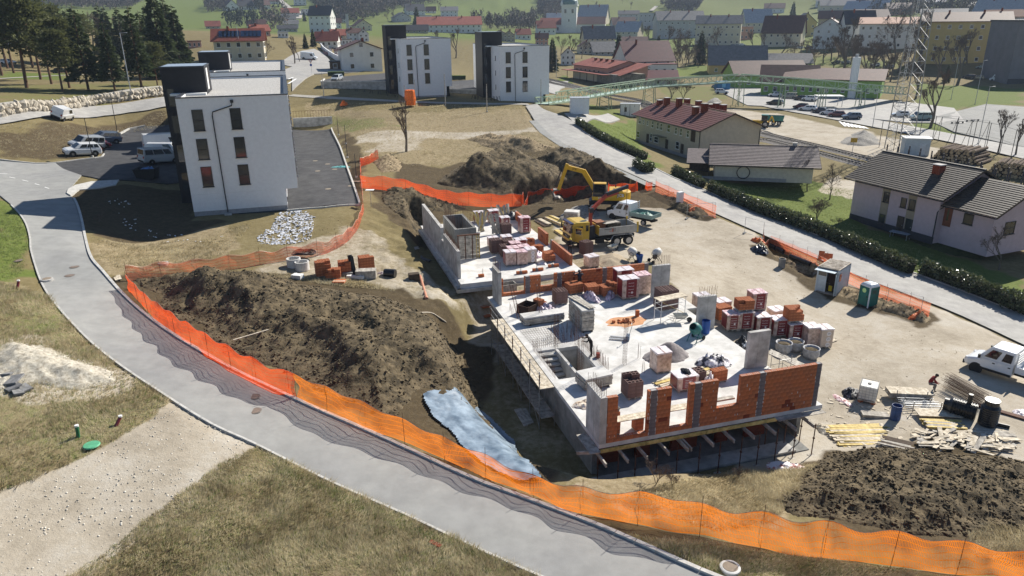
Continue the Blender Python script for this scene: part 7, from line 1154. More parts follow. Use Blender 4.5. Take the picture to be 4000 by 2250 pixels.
def block(label,O,rz,depth,z,towery,lot=True,slots=False):
 r=thing('apartment_block',label,'building',(O[0],O[1],z),rz);H_=11.6;W=10.55
 MB().box((W/2,depth/2,(2.25+H_)/2),(W,depth,H_-2.25)).build('wall',WHITE,r);MB().box((4.65,depth/2,1.36),(9.3,depth-.02,1.76)).build('ground_floor_wall',WHITE,r);MB().box((4.65,depth/2,.24),(9.26,depth-.06,.48)).build('plinth',PLIN,r)
 ro=MB().box((W/2,depth/2,H_+.02),(W-.7,depth-.7,.04)).build('roof',ROOFG,r);pr=MB()
 for c,d in [((W/2,.18,H_+.13),(W,.36,.26)),((W/2,depth-.18,H_+.13),(W,.36,.26)),((.18,depth/2,H_+.13),(.36,depth-.72,.26)),((W-.18,depth/2,H_+.13),(.36,depth-.72,.26))]: pr.box(c,d)
 pr.build('parapet',WHITE,ro);cp=MB()
 for c,d in [((W/2,.16,H_+.30),(W+.1,.42,.09)),((W/2,depth-.16,H_+.30),(W+.1,.42,.09)),((.16,depth/2,H_+.30),(.42,depth-.74,.09)),((W-.16,depth/2,H_+.30),(.42,depth-.74,.09))]: cp.box(c,d)
 cp.build('coping',COPE,ro)
 for zz in (8.66,5.8,3.0):
  for x in (1.8,5.35): window(r,x,-.015,zz,1.03,2.07)
  for k in range(int(depth/5)): window(r,W+.01,3+k*5,zz,1.4,2.0,math.pi/2);window(r,-.01,9+k*5 if 9+k*5<depth-1 else 3.0,zz+.4,.3,.9,-math.pi/2,False)
 MB().tube([(5.16,-.10,11.35),(5.1,-.10,11.0),(3.25,-.10,10.45),(3.16,-.10,10.1),(3.28,-.10,.25)],.055,8).build('downpipe',FRAME,r);MB().box((5.16,-.12,11.42),(.28,.2,.28)).build('hopper',FRAME,r);MB().box((3.3,-.3,.05),(.7,.45,.14)).build('gully',CONC,r)
 ty=towery;t=thing('tower_tmp',None,None);bpy.data.objects.remove(t)
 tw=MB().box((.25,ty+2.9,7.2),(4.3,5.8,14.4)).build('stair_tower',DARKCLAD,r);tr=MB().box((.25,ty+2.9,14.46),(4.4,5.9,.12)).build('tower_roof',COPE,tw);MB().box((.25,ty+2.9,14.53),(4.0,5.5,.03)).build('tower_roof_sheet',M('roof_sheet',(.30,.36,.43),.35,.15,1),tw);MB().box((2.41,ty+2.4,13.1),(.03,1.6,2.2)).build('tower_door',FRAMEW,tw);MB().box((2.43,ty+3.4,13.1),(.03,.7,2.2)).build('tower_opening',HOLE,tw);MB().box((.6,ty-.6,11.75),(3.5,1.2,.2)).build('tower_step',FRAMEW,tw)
 for zz in (2.5,5.5,8.6,11.4): MB().box((-1.2,ty-.015,zz),(.6,.02,1.8)).build('tower_window',GLASS,tw)
 MB().box((9.9,1.3,1.1),(.5,.5,2.2)).build('pillar',DARKCLAD,r) if lot else None
 MB().box((9.33,.5,1.0),(.05,.3,.5)).build('lamp',CPL,r);return r
o1=LS(-24.5,48.46);block('white apartment block with dark stair tower nearest on the left',o1,SRZ,30,2.6,6.5,False)
o2=LS(-24.5,87.3);block('white apartment block behind the nearest one, mostly hidden',o2,SRZ,34,2.7,6.5,False)
b2=at(*K(1,1480,985),6.3);block('white apartment block with dark tower, left of the two far ones',b2,SRZ,22,6.1,6.5)
b3=at(*K(1,2455,1015),5.9);block('white apartment block with dark tower, right of the two far ones',b3,SRZ,22,4.6,6.5)
def platform(name,label,px,z,walls,zb=4.):
 P=[at(*p,z) for p in px];mb=MB();mb.prism([(p[0],p[1]) for p in P],zb,z-.05);o=mb.build(name,CONC);tag(o,label,'retaining wall');sh=MB();sh.prism([(p[0]*.999+np.mean([q[0] for q in P])*.001,p[1]*.999+np.mean([q[1] for q in P])*.001) for p in P],z-.06,z);s=sh.build(name+'_surface',ROADN);tag(s,label.replace('concrete retaining wall','dark parking deck'),'parking deck',kind='structure')
 mb=MB();n=len(P)
 for i in walls: a=P[i];b=P[(i+1)%n];mb.beam((a[0],a[1],z+.12),(b[0],b[1],z+.12),.25,.3)
 mb.build('parapet',CONCL,o);return P
platform('retaining_wall','sloping concrete retaining wall with dark scrawls below the second white block',[K(1,652,828),K(1,1462,822),K(1,1300,735),K(1,1000,757),K(1,860,770),K(1,690,800)],8.6,[0,5]);platform('retaining_wall','low concrete retaining wall with dark scrawls below the third white block',[K(1,1880,905),K(1,2445,912),K(1,2200,800),K(1,1960,815),K(1,1880,840)],6.9,[0])
for (a,b,zz,lab) in [(K(1,780,910),K(1,1440,960),6.9,'second'),(K(1,2180,985),K(1,2450,1000),6.3,'third')]:
 A_=Vector(at(*a,zz));B_=Vector(at(*b,zz));s=thing('wall_scrawl','dark painted scrawls on the retaining wall below the %s white block'%lab,'graffiti');d=(B_-A_);nrm=Vector((d.y,-d.x,0)).normalized()
 for k in range(9):
  c=A_+d*(k/8.5)+nrm*.06;mb=MB();mb.tube([c+Vector((random.uniform(-.4,.4),0,-.5)),c+Vector((0,0,.5)),c+Vector((.35,.05,.6)),c+Vector((.5,.08,-.4))],.05,4);mb.build('stroke',FRAME,s)
for o_ in bpy.data.objects:
 if o_.get('label')=='silver hatchback on the ramp lot of the second white block': o_.location=Vector(at(*K(1,815,815),8.62));o_.rotation_euler=(0,0,-1.7)
BING=M('bin_green',(.02,.045,.03),.5,.2);BINL=M('bin_lid',(.16,.22,.03),.5,.2)
def wbin(px,z,label,w=1.1,grp='waste bins'):
 p=Vector(at(*px,z)) if z else G(*px);r=thing('waste_bin',label,'bin',p,SRZ,grp);MB().box((0,0,.62),(w,.75,1.0),taper=1.08).build('body',BING,r,bev=.03);MB().box((0,0,1.2),(w+.12,.85,.12)).build('lid',BINL,r,bev=.03)
 for x in (-w/2+.12,w/2-.12): MB().cyl((x,-.3,.1),.1,.08,8,ax=(1,0,0)).build('wheel',RUBBER,r)
for i,x in enumerate((745,775,805,835,868)): wbin(K(1,x,768),8.62 if False else 0,'green waste bin, %s from the left in the row by the silver hatchback'%['first','second','third','fourth','fifth'][i])
for i,x in enumerate((1945,1975,2015,2068)): wbin(K(1,x,806),0,'green waste bin, %s from the left between the far white blocks'%['first','second','third','fourth'][i],1.1 if i<2 else 2.0)
a=LS(-13.5,109.5);b=LS(-6.8,109.0);rw=thing('yard_wall','grey concrete wall with steel railing at the back of the dark yard','wall',(a.x,a.y,2.6),SRZ);MB().box((3.4,0,1.2),(7,.35,2.4)).build('wall',CONC,rw)
for k in range(14): MB().tube([(.1+k*.5,0,2.4),(.1+k*.5,0,3.6)],.02,4).build('railing_bar',STEEL,rw)
MB().tube([(0,0,3.6),(7,0,3.6)],.025,5).build('railing_top',STEEL,rw)
def pole(label,p,h,r0=.06,m=FRAME,arm=None,name='lamp_post',cat='lamp post'):
 o=thing(name,label,cat,p);MB().tube([(0,0,0),(0,0,h)],[r0,r0*.7],8).build('pole',m,o)
 if arm: MB().tube([(0,0,h-.05),(arm,0,h)],.04,6).build('arm',m,o);MB().box((arm,0,h),(.5,.2,.08)).build('lamp_head',m,o)
 MB().box((0,0,.1),(.25,.25,.2)).build('base',CONC,o);return o
pole('dark lamp post at the edge of the parking lot bank',G(*K(0,1180,1325)),5.2,arm=1.3);pole('dark lamp post behind the white four by four',G(*K(4,930,292)),5.2,arm=1.4);pole('tall grey street lamp beside the boulder wall',G(*K(0,1330,1003)),11.5,.1,GALV,arm=1.0);pole('tall grey lamp post beyond the roof of the hidden block',G(*K(0,2425,610)),11,.1,GALV);pole('tall grey lamp post beside the spruce at the railway',G(*K(2,445,780)),10.5,.1,GALV,arm=.8)
for i,(x,y,h) in enumerate([(830,1360,3.0),(905,1449,3.0)]): pole('thin dark fence pole beside the dark yard, %s'%['farther','middle'][i],G(*K(1,x,y)),h,.05,FRAME,None,'fence_pole','pole')
for i,(x,y,h,l) in enumerate([(920,300,2.8,'third'),(1010,498,3.0,'nearest')]): pole('thin dark fence pole beside the dark yard, %s'%l,G(*K(5,x,y)),h,.05,FRAME,None,'fence_pole','pole')
for i,(px,h,l) in enumerate([(K(1,1905,1065),6,'before the third white block'),(K(1,2323,1125),5,'right of the orange sack'),(K(1,685,985),5,'below the retaining wall'),(K(2,290,1055),5,'at the foot of the footbridge')]): pole('weathered wooden pole '+l,G(*px),h,.09,WOODG,None,'wooden_pole','pole')
ts=thing('give_way_sign','red bordered give way sign with a round blue sign below it at the roundabout','road sign',G(*K(1,562,745)));MB().tube([(0,0,0),(0,0,3.6)],.04,6).build('pole',GALV,ts);mb=MB();mb.prism([(-.6,0),(.6,0),(0,-1.0)],-.03,.0);mb.v=[(x,z-.05,3.9+y) for x,y,z in mb.v];s_=mb.build('sign_plate',M('sign_red',(.45,.03,.03),.4),ts);mb=MB();mb.prism([(-.4,-.1),(.4,-.1),(0,-.78)],-.03,.0);mb.v=[(x,z-.09,3.9+y) for x,y,z in mb.v];mb.build('sign_face',FRAMEW,s_);MB().cyl((0,-.05,2.5),.35,.03,16,ax=(0,-1,0)).build('sign_disc',M('sign_blue',(.02,.08,.35),.4),ts)
wl=np.array(resamp([tuple(V2(p)) for p in GG([(0,294),(133,280),(175,272),(250,261),(330,252),(428,240)])],58));bw=thing('boulder_wall','pale boulder retaining wall along the upper road','stone wall')
def boulder(seed):
 ico=bmesh.new();bmesh.ops.create_icosphere(ico,subdivisions=1,radius=1)
 for v in ico.verts: v.co*=random.uniform(.72,1.12)
 me=bpy.data.meshes.new('boulder');ico.to_mesh(me);ico.free();me.materials.append(M('boulder',(.40,.35,.27),.95,.25,.8,.4,6,c2=(.50,.45,.37)));return me
BOUL=[boulder(i) for i in range(7)]
for i in range(len(wl)):
 for k in range(2):
  x,y=wl[i];inst('boulder',random.choice(BOUL),bw,(x+random.uniform(-.2,.2),y+random.uniform(-.1,.1)+k*.25,h1(x,y)+.4+k*.75),(random.random()*6,random.random()*6,random.random()*6),(random.uniform(.6,.95),random.uniform(.45,.6),random.uniform(.42,.6)))
# ================================================================== HOUSES BY THE ROAD
def tiles(P0,Ux,Uy,L,Wd,row=.34,th=.05,step=None):
 mb=MB();n=max(1,int(Wd/row));Ux=Vector(Ux).normalized();Uy=Vector(Uy).normalized();N_=Ux.cross(Uy).normalized()
 if N_.z<0: N_=-N_
 P0=Vector(P0)
 for k in range(n):
  a=P0+Uy*(k*row);b=P0+Uy*min(Wd,(k+1)*row+.05);mb.add([a+N_*th,a+Ux*L+N_*th,b+Ux*L+N_*.008,b+N_*.008,a,a+Ux*L],[(0,1,2,3),(4,5,1,0)])
 return mb
def gable(r,L,Dp,eave,ridge,wallm,roofm,ov=.6,hip=0.,row=.35,th=.05,gm=None,ridge_t=.5):
 MB().box((L/2,Dp/2,eave/2),(L,Dp,eave)).build('wall',wallm,r);y1=Dp*ridge_t;g=MB()
 g.add([(0,0,eave),(0,Dp,eave),(0,y1,ridge),(L,0,eave),(L,Dp,eave),(L,y1,ridge)],[(0,2,1),(3,4,5),(0,3,5,2),(1,2,5,4)]);g.build('gable',gm or wallm,r)
 rise=ridge-eave;s1=Vector((0,y1,rise));s2=Vector((0,-(Dp-y1),rise));k1=ov/y1;rf=None
 o=tiles((-ov,-ov,eave-rise*ov/y1+.12),(1,0,0),s1,L+2*ov,s1.length*(1+ov/y1),row,th).build('roof',roofm,r);tiles((-ov,Dp+ov,eave-rise*ov/(Dp-y1)+.12),(1,0,0),s2,L+2*ov,s2.length*(1+ov/(Dp-y1)),row,th).build('roof',roofm,r)
 for x in (-ov,L+ov): fs=MB();fs.beam((x,-ov,eave-rise*ov/y1+.05),(x,y1,ridge+.05),.08,.18);fs.beam((x,Dp+ov,eave-rise*ov/(Dp-y1)+.05),(x,y1,ridge+.05),.08,.18);fs.build('barge_board',WOODD,o)
 MB().tube([(-ov,-ov-.05,eave-rise*ov/y1+.02),(L+ov,-ov-.05,eave-rise*ov/y1+.02)],.07,6).build('gutter',FRAME,o);MB().beam((-ov,y1,ridge+.17),(L+ov,y1,ridge+.17),.25,.08).build('ridge_cap',roofm,o);return o
def chimney(r,x,y,z,h,w=.55,m=None,cap=True):
 c=MB().box((x,y,z+h/2),(w,w,h)).build('chimney',m or BRICKD,r);MB().box((x,y,z+h+.05),(w+.14,w+.14,.1)).build('chimney_cap',CONC,c)
RTILE=M('tile_red_brown',(.12,.038,.034),.65,.2,2.5);RDARK=M('tile_dark',(.055,.046,.038),.6,.2,2.5,c2=(.085,.07,.055));BEI=M('render_beige',(.50,.44,.34),.9,.08,2,.15,40);PINK=M('render_pink',(.52,.42,.46),.9,.06,2,.15,40);TANS=M('render_tan',(.34,.28,.21),.9,.08,2)
a=at(*K(2,1243,1415),-1.0);bh_=thing('beige_house','long beige house with red brown roof and many brick chimneys','house',(a[0],a[1],-1.2),math.radians(-72.7));bh_.location.z=-1.15
ro=gable(bh_,23.2,11.5,5.35,7.6,BEI,RTILE,.75,row=.55,ridge_t=.5)
for x,y,w,h in [(1.5,4.2,.9,1.3),(3.0,4.3,.5,.8),(4.6,4.3,.6,.8),(6.6,4.1,.8,1.2),(8.6,4.1,.8,1.2),(9.9,4.1,.8,1.2),(12.6,4.1,1.1,1.3),(15.2,4.1,.8,1.2),(16.9,4.1,.8,1.2),(19.2,4.1,.8,1.2)]: window(bh_,x,-.02,y-.6,w,h,0,True,FRAMEW)
for x,y,w,h in [(1.0,.9,1.2,1.2),(6.2,1.0,.8,1.4),(8.3,1.0,1.6,1.1),(16.0,1.0,1.2,1.3)]: window(bh_,x,-.02,y,w,h,0,True,FRAMEW)
for x in (4.9,12.2,17.6): d_=MB().box((x,-.02,1.1),(.95,.06,2.1)).build('door',WOODD,bh_);MB().box((x+.35,-.07,1.05),(.06,.04,.14)).build('handle',GALV,d_)
mb=MB().box((10.3,-.55,2.5),(3.6,1.1,.06)).build('canopy',GLASS,bh_);MB().box((11.6,-.1,.24),(23.4-.4,.12,.5)).build('plinth',PLIN,bh_);MB().box((20.9,-.04,4.2),(1.3,.1,2.4)).build('loggia',WOODD,bh_);MB().tube([(23.1,-.12,5.2),(23.1,-.12,0)],.06,6).build('downpipe',FRAME,bh_);MB().tube([(23.27,11.3,4.8),(23.27,11.3,0)],.06,6).build('downpipe',FRAME,bh_)
for x,y,h in [(3.6,4.3,1.7),(7.6,4.6,1.8),(1.4,4.0,1.2),(10.0,7.2,1.6),(6.0,7.2,1.6),(14.0,7.2,1.4),(16.5,4.5,1.8),(15.6,7.4,1.8),(17.4,7.6,1.8),(15.4,3.4,1.6),(12.8,7.0,1.2)]: chimney(bh_,x,y,7.6-abs(y-5.75)*.39-.3,h,.9)
sh=thing('shed_house','low white outbuilding with wide grey tiled roof before the beige house','outbuilding',Vector(G(*K(6,2030,520))),math.radians(-14));gable(sh,13.5,8.0,2.6,4.4,M('render_cream',(.56,.53,.46),.9,.1,2),M('tile_grey',(.13,.105,.105),.7,.25,2),.9,row=.4,ridge_t=.55);MB().box((3,-.06,.25),(14,.1,.5)).build('plinth',PLIN,sh);chimney(sh,11.2,4.6,3.9,1.0,.55,CONC)
mb=MB()
for k in range(3): mb.tube([(4.0+math.cos(a_)*(.85+k*.03),-.2-k*.04,1.25+math.sin(a_)*(.85+k*.03)) for a_ in np.linspace(0,6.283,26)],.03,5,cap=False)
tag(mb.build('hose_ring',BLACKP),'black hose ring hanging on the white outbuilding wall','hose');o_=bpy.data.objects['hose_ring'];o_.location=sh.location;o_.rotation_euler=sh.rotation_euler
gable_x=MB();cpt=thing('lean_to','dark timber lean-to at the left of the white outbuilding','lean-to',sh.location+Vector((-3.6,1.2,0)),math.radians(-14))
for x,y in ((.2,.2),(3.0,.2),(.2,5),(3.0,5)): MB().box((x,y,1.2),(.15,.15,2.4)).build('post',WOODD,cpt)
tiles((-.3,-.3,2.35),(1,0,0),(0,1,.2),4.2,6,.4,.04).build('roof',M('tile_grey',(.13,.105,.105)),cpt);MB().box((1.6,4.8,1.1),(2.8,.1,2.2)).build('back_wall',WOODD,cpt)
hut=thing('rusty_hut','small white hut with rust coloured flat roof behind the outbuilding','hut',G(*K(7,255,480)),math.radians(-14));MB().box((0,0,1.4),(5.0,3.0,2.8)).build('wall',WHITE,hut);MB().box((0,0,2.9),(5.6,3.6,.15)).build('roof',M('rust_sheet',(.30,.14,.08),.7,.3,1.5),hut)
for k in range(8): MB().box((-2.2+k*.62,-1.52,1.4),(.05,.03,2.7)).build('batten',FRAMEW,hut)
for i,(x,y,w,h,c) in enumerate([(60,490,1.2,1.2,CPL),(150,495,1.5,1.0,BLUED),(30,450,1.8,1.1,CONCD)]): r=thing('storage_box','%s storage box beside the rusty hut'%['dark','blue grey','grey covered'][i].capitalize(),'storage box',G(*K(7,x,y)),-.2);MB().box((0,0,h/2),(w,1.0,h)).build('box',c,r,bev=.03);MB().box((0,0,h+.04),(w+.1,1.1,.08)).build('lid',GALV,r)
a=at(*K(7,818,905),-2.8);ph=thing('pink_house','pale pink house with dark ribbed tile roof at the right','house',(a[0],a[1],-2.9),math.radians(-67.7))
gable(ph,12.0,10.0,5.55,8.0,PINK,RDARK,.9,row=.36,th=.06);ph2=MB().box((14.9,5.4,2.45),(5.8,9.2,4.9)).build('wing_wall',PINK,ph);g=MB();g.add([(12.0,.8,4.9),(12.0,10,4.9),(12.0,5.4,7.1),(17.8,.8,4.9),(17.8,10,4.9),(17.8,5.4,7.1)],[(0,2,1),(3,4,5),(0,3,5,2),(1,2,5,4)]);g.build('wing_gable',PINK,ph)
ro=tiles((12.3,-.1,4.9-.45+.12),(1,0,0),(0,4.6,2.2),6.3,5.1*1.2,.36,.06).build('wing_roof',RDARK,ph);tiles((12.3,10.9,4.9-.45+.12),(1,0,0),(0,-4.6,2.2),6.3,5.1*1.2,.36,.06).build('wing_roof',RDARK,ph);MB().beam((18.6,-.1,4.5),(18.6,5.4,7.15),.08,.2).build('barge_board',WOODD,ro);MB().tube([(12.2,-.15,4.45),(18.6,-.15,4.45)],.07,6).build('gutter',FRAME,ro)
for x in (4.85,8.5): MB().box((x,-.012,2.7),(1.1,.02,5.0)).build('tan_strip',TANS,ph)
for x,z,w,h in [(4.95,3.25,.8,1.25),(7.4,3.15,.75,1.15),(8.55,3.1,.8,1.25),(4.85,.55,.8,1.2)]: window(ph,x,-.04,z,w,h,0,False,FRAME)
MB().box((6.0,-.05,.3),(12.0-.05,.08,.85)).build('plinth',M('plinth_dark',(.05,.05,.06),.9),ph)
for x,z,h,m in [(7.45,.1,2.0,WOODD),(8.6,.15,1.9,GLASS)]: d_=MB().box((x,-.06,z+h/2),(.9,.06,h)).build('door',m,ph);MB().box((x+.33,-.11,z+h*.5),(.05,.04,.14)).build('handle',GALV,d_)
d_=MB().box((12.6,.76,3.15),(.95,.06,2.1)).build('door',M('door_brown',(.16,.05,.025),.5),ph);MB().box((12.6,.72,3.4),(.2,.02,1.3)).build('door_glass',GLASS,d_);window(ph,15.0,.77,2.9,1.1,1.2,0,False,FRAME);window(ph,17.83,3.5,2.2,1.6,1.4,math.pi/2,True,FRAME);MB().tube([(12.1,.7,4.3),(11.95,.1,3.9),(11.9,-.08,3.6),(11.9,-.08,.2)],.06,6).build('downpipe',FRAME,ph);chimney(ph,8.6,3.2,6.6,1.5,.95)
pt=thing('garden_table','grey blue cloth covered table in the shade of the pink house','table',G(*K(7,1320,1110)),-.9);MB().box((0,0,.72),(2.2,1.0,.06)).build('top',M('cloth_bluegrey',(.30,.33,.38),.7),pt)
for x in (-.95,.95):
 for y in (-.4,.4): MB().box((x,y,.35),(.06,.06,.7)).build('leg',GALV,pt)
heap('grass_mound','dark grassy mound before the wing of the pink house',[K(7,1400,1120),K(7,1560,1040),K(7,1750,1010),K(7,2000,1090),K(7,2200,1250),K(7,2150,1330),K(7,1900,1290),K(7,1600,1200)],2.2,3.0,M('turf_dark',(.06,.07,.025),.95,.3,3,.4,14),.3,.12,0,'mound')
# ================================================================== RAILWAY, BRIDGE, MAST
BALL=M('ballast',(.24,.22,.20),.97,.3,3,.6,12);SLP=M('sleeper',(.33,.30,.26),.9,.2,3);RAILM=M('rail_steel',(.10,.07,.055),.45,.3,3,metal=.5)
def track(label,px,sl=True):
 c=resamp([tuple(p) for p in catmull([tuple(V2(q)) for q in GG(px)],3)],260);t=np.gradient(c,axis=0);t/=np.linalg.norm(t,axis=1)[:,None];nn=np.stack([-t[:,1],t[:,0]],-1);z=hz(c[:,0],c[:,1]);z=np.convolve(np.pad(z,12,'edge'),np.ones(25)/25,'valid')
 r=thing('railway_track',label,'railway track');V=[];f=[]
 for i in range(len(c)):
  for o,dz in ((-2.2,-.25),(-1.5,.22),(1.5,.22),(2.2,-.25)): V.append((c[i,0]+nn[i,0]*o,c[i,1]+nn[i,1]*o,z[i]+dz))
  if i: 
   for k in range(3): f.append(((i-1)*4+k,(i-1)*4+k+1,i*4+k+1,i*4+k))
 npobj('ballast',V,f,BALL,False,r)
 for s in (-.72,.72): MB().tube([(c[i,0]+nn[i,0]*s,c[i,1]+nn[i,1]*s,z[i]+.36) for i in range(len(c))],.075,4).build('rail',RAILM,r)
 if sl:
  L=np.concatenate([[0],np.cumsum(np.hypot(*np.diff(c,axis=0).T))]);m=MB().box((0,0,0),(.26,2.5,.16)).mesh('sleeper',SLP)
  for d in np.linspace(0,L[-1],min(290,int(L[-1]/.75))):
   i=min(len(c)-1,int(np.searchsorted(L,d)));inst('sleeper',m,r,(c[i,0],c[i,1],z[i]+.25),(0,0,math.atan2(t[i,1],t[i,0])))
track('railway track nearest the beige house',[K(2,240,800),K(2,560,875),K(2,900,970),K(2,1330,1075),(1700,330),(1900,352),K(7,0,130),K(7,400,230),K(7,900,360),(2350,460),(2620,540)])
track('second railway track on the station side',[K(2,240,775),K(2,560,850),K(2,900,940),K(2,1330,1035),(1720,316),(1920,334),K(7,0,75),K(7,500,190),K(7,1100,335),(2400,440),(2620,510)])
BG=M('bridge_green',(.32,.40,.28),.55,.15,2);BGD=M('bridge_deck',(.30,.40,.36),.6,.15,2)
bs_=[K(2,300,1052),K(2,500,1062),K(2,925,1098),K(2,1375,1052),K(2,2270,1062),K(3,130,1076),K(3,530,1078),K(3,920,1078),K(3,1330,1000)];dk=[K(2,300,1045),K(2,500,1022),K(2,925,945),K(2,1375,872),K(2,2270,818),K(3,130,850),K(3,530,880),K(3,920,916),K(3,1330,945)]
fb=thing('footbridge','long pale green steel truss footbridge over the railway','footbridge');PB=[]
for b_,d_ in zip(bs_,dk):
 p=G(*b_);h=0.
 lo,hi=0.,14.
 for _ in range(25):
  m_=(lo+hi)/2
  if proj((p.x,p.y,p.z+m_))[1]>d_[1]: lo=m_
  else: hi=m_
 PB.append(Vector((p.x,p.y,p.z+max(.05,lo))))
BW=1.5;HT=1.9
for i in range(len(PB)-1):
 a,b=PB[i],PB[i+1];d=b-a;Lh=math.hypot(d.x,d.y);nrm=Vector((-d.y,d.x,0)).normalized()*BW;MB().add([a-nrm,b-nrm,b+nrm,a+nrm,a-nrm-Vector((0,0,.2)),b-nrm-Vector((0,0,.2)),b+nrm-Vector((0,0,.2)),a+nrm-Vector((0,0,.2))],[(0,1,2,3),(7,6,5,4),(0,4,5,1),(3,2,6,7)]).build('deck',BGD,fb)
 n=max(2,int(Lh/2.6));U=Vector((0,0,HT if i else 1.2))
 for s in (-1,1):
  MB().beam(a+nrm*s+U,b+nrm*s+U,.2,.22).build('top_chord',BG,fb);MB().beam(a+nrm*s,b+nrm*s,.2,.3).build('bottom_chord',BG,fb)
  for k in range(n):
   q=a+d*(k/n)+nrm*s;q2=a+d*((k+1)/n)+nrm*s;MB().beam(q,q+U,.12,.12).build('truss_post',BG,fb);(MB().beam(q,q2+U,.1,.1) if k%2 else MB().beam(q+U,q2,.1,.1)).build('truss_diagonal',BG,fb)
 if 2<=i+1<=7:
  g_=G(*bs_[i+1]); 
  for s in (-1,1):
   for k in (-.6,.6): dd=d.normalized()*k;MB().tube([Vector((b.x,b.y,g_.z))+nrm*s*1.1+dd*1.3,b+nrm*s*.9+dd],.11,6).build('leg',BG,fb)
  mb=MB();H0=b.z-g_.z
  for k in range(3): mb.beam(Vector((b.x,b.y,g_.z+H0*k/3))-nrm,Vector((b.x,b.y,g_.z+H0*(k+1)/3))+nrm,.07,.07);mb.beam(Vector((b.x,b.y,g_.z+H0*k/3))+nrm,Vector((b.x,b.y,g_.z+H0*(k+1)/3))-nrm,.07,.07)
  mb.build('leg_bracing',BG,fb)
mp=G(*K(7,1310,215));ms=thing('lattice_mast','tall grey lattice mast with white ladder rising out of the picture','mast',mp,.3);hM=52.;w0,w1=1.7,.55
for sx in (-1,1):
 for sy in (-1,1): MB().tube([(sx*w0,sy*w0,0),(sx*w1,sy*w1,hM)],.09,6).build('leg',STEELG,ms)
for k in range(26):
 z0=hM*k/26;z1=hM*(k+1)/26;a_=w0+(w1-w0)*k/26;b_=w0+(w1-w0)*(k+1)/26;mb=MB()
 for (p,q) in (((-1,-1),(1,-1)),((1,-1),(1,1)),((1,1),(-1,1)),((-1,1),(-1,-1))): mb.beam((p[0]*a_,p[1]*a_,z0),(q[0]*b_,q[1]*b_,z1),.06,.06);mb.beam((p[0]*b_,p[1]*b_,z1),(q[0]*b_,q[1]*b_,z1),.05,.05)
 mb.build('bracing',STEELG,ms)
 if k%2==0: MB().box((a_+.5,0,z0+.5),(1.0,.06,.06)).build('antenna_arm',GALV,ms)
for s in (-.2,.2): MB().tube([(-w0-.1,s,0),(-w1-.1,s,hM)],.03,5).build('ladder_stile',FRAMEW,ms)
for k in range(90): z0=hM*k/90;a_=w0+(w1-w0)*k/90;inst('ladder_rung',WINM.setdefault('rung',MB().box((0,0,0),(.05,.4,.05)).mesh('ladder_rung',FRAMEW)),ms,(-a_-.1,0,z0))
bxm=thing('equipment_hut','pale grey equipment hut at the foot of the lattice mast','hut',G(*K(7,1465,265)),-.25);MB().box((0,0,1.5),(4.2,2.8,3.0)).build('wall',M('hut_grey',(.46,.52,.54),.7,.08,2),bxm);MB().box((0,0,3.08),(4.6,3.2,.16)).build('roof',FRAMEW,bxm);MB().box((.9,-1.42,1.15),(1.0,.05,2.1)).build('door',M('hut_door',(.55,.6,.62),.6),bxm)
for i,(x,y,l) in enumerate([(675,1140,'beside the footbridge ramp'),(1185,1165,'before the beige house')]):
 r=thing('site_cabin','white cabin box '+l,'cabin',G(*K(2,x,y)),math.radians(-12 if i else 0));w_=4.6 if i else 3.4;MB().box((0,0,1.4),(w_,2.6,2.8)).build('wall',FRAMEW if i else WHITE,r);MB().box((0,0,2.86),(w_+.15,2.75,.12)).build('roof',GALV,r)
 for k in range(5): MB().box((-w_/2+.1+k*(w_-.2)/4,-1.31,1.4),(.07,.05,2.7)).build('post',FRAME if i else FRAMEW,r)
 if i: window(r,-1.0,-1.32,1.0,.7,1.2,0,False,FRAMEW);MB().box((.8,-1.32,1.1),(.9,.05,2.1)).build('door',FRAMEW,r)
lw=thing('timber_wagon','flat railway wagon with upright stakes behind the pink house','wagon');A_=G(*K(7,1240,300),.9);B_=G(*K(7,2620,640),.9);d=(B_-A_);n=11;nn=Vector((-d.y,d.x,0)).normalized()
MB().beam(A_,B_,2.6,.3).build('wagon_deck',CONC,lw)
for k in range(n+1):
 q=A_+d*(k/n)
 for s in (-1.25,1.25): MB().box(q+nn*s+Vector((0,0,1.2)),(.16,.16,2.4)).build('stake',CDK,lw)
 MB().beam(q-nn*1.3+Vector((0,0,.2)),q+nn*1.3+Vector((0,0,.2)),.14,.12).build('crossbar',CDK,lw)
LOGM=M('log_bark',(.12,.085,.06),.95,.3,3,.4,20);LOGE=M('log_end',(.42,.32,.19),.9,.2,5)
def logpile(label,px,nx,nz,L,rz,r0=.27):
 r=thing('log_pile',label,'log pile',G(*px),rz);me=MB().cyl((0,-L/2,0),1,L,10,ax=(0,1,0));me.m=[0]*10+[1,1];me=me.mesh('log',[LOGM,LOGE])
 for k in range(nz):
  for i in range(nx-k): s=r0*random.uniform(.7,1.1);inst('log',me,r,((i-(nx-k)/2)*r0*2.05+random.uniform(-.05,.05),random.uniform(-.4,.4),s+k*r0*1.75),(0,0,random.uniform(-.06,.06)),(s,1,s))
logpile('long pile of cut logs beside the railway',K(7,1960,330),14,5,6.0,-.9);logpile('second pile of cut logs at the right edge',K(7,2480,480),12,5,5.0,-.75)
sgn=thing('railway_sign','yellow railway number board on a post','sign',G(*K(7,840,285)),-.2);MB().tube([(0,0,0),(0,0,2.6)],.05,6).build('post',GALV,sgn);MB().box((0,-.06,2.9),(1.1,.05,.8)).build('board',M('sign_yellow',(.55,.33,.03),.5),sgn)
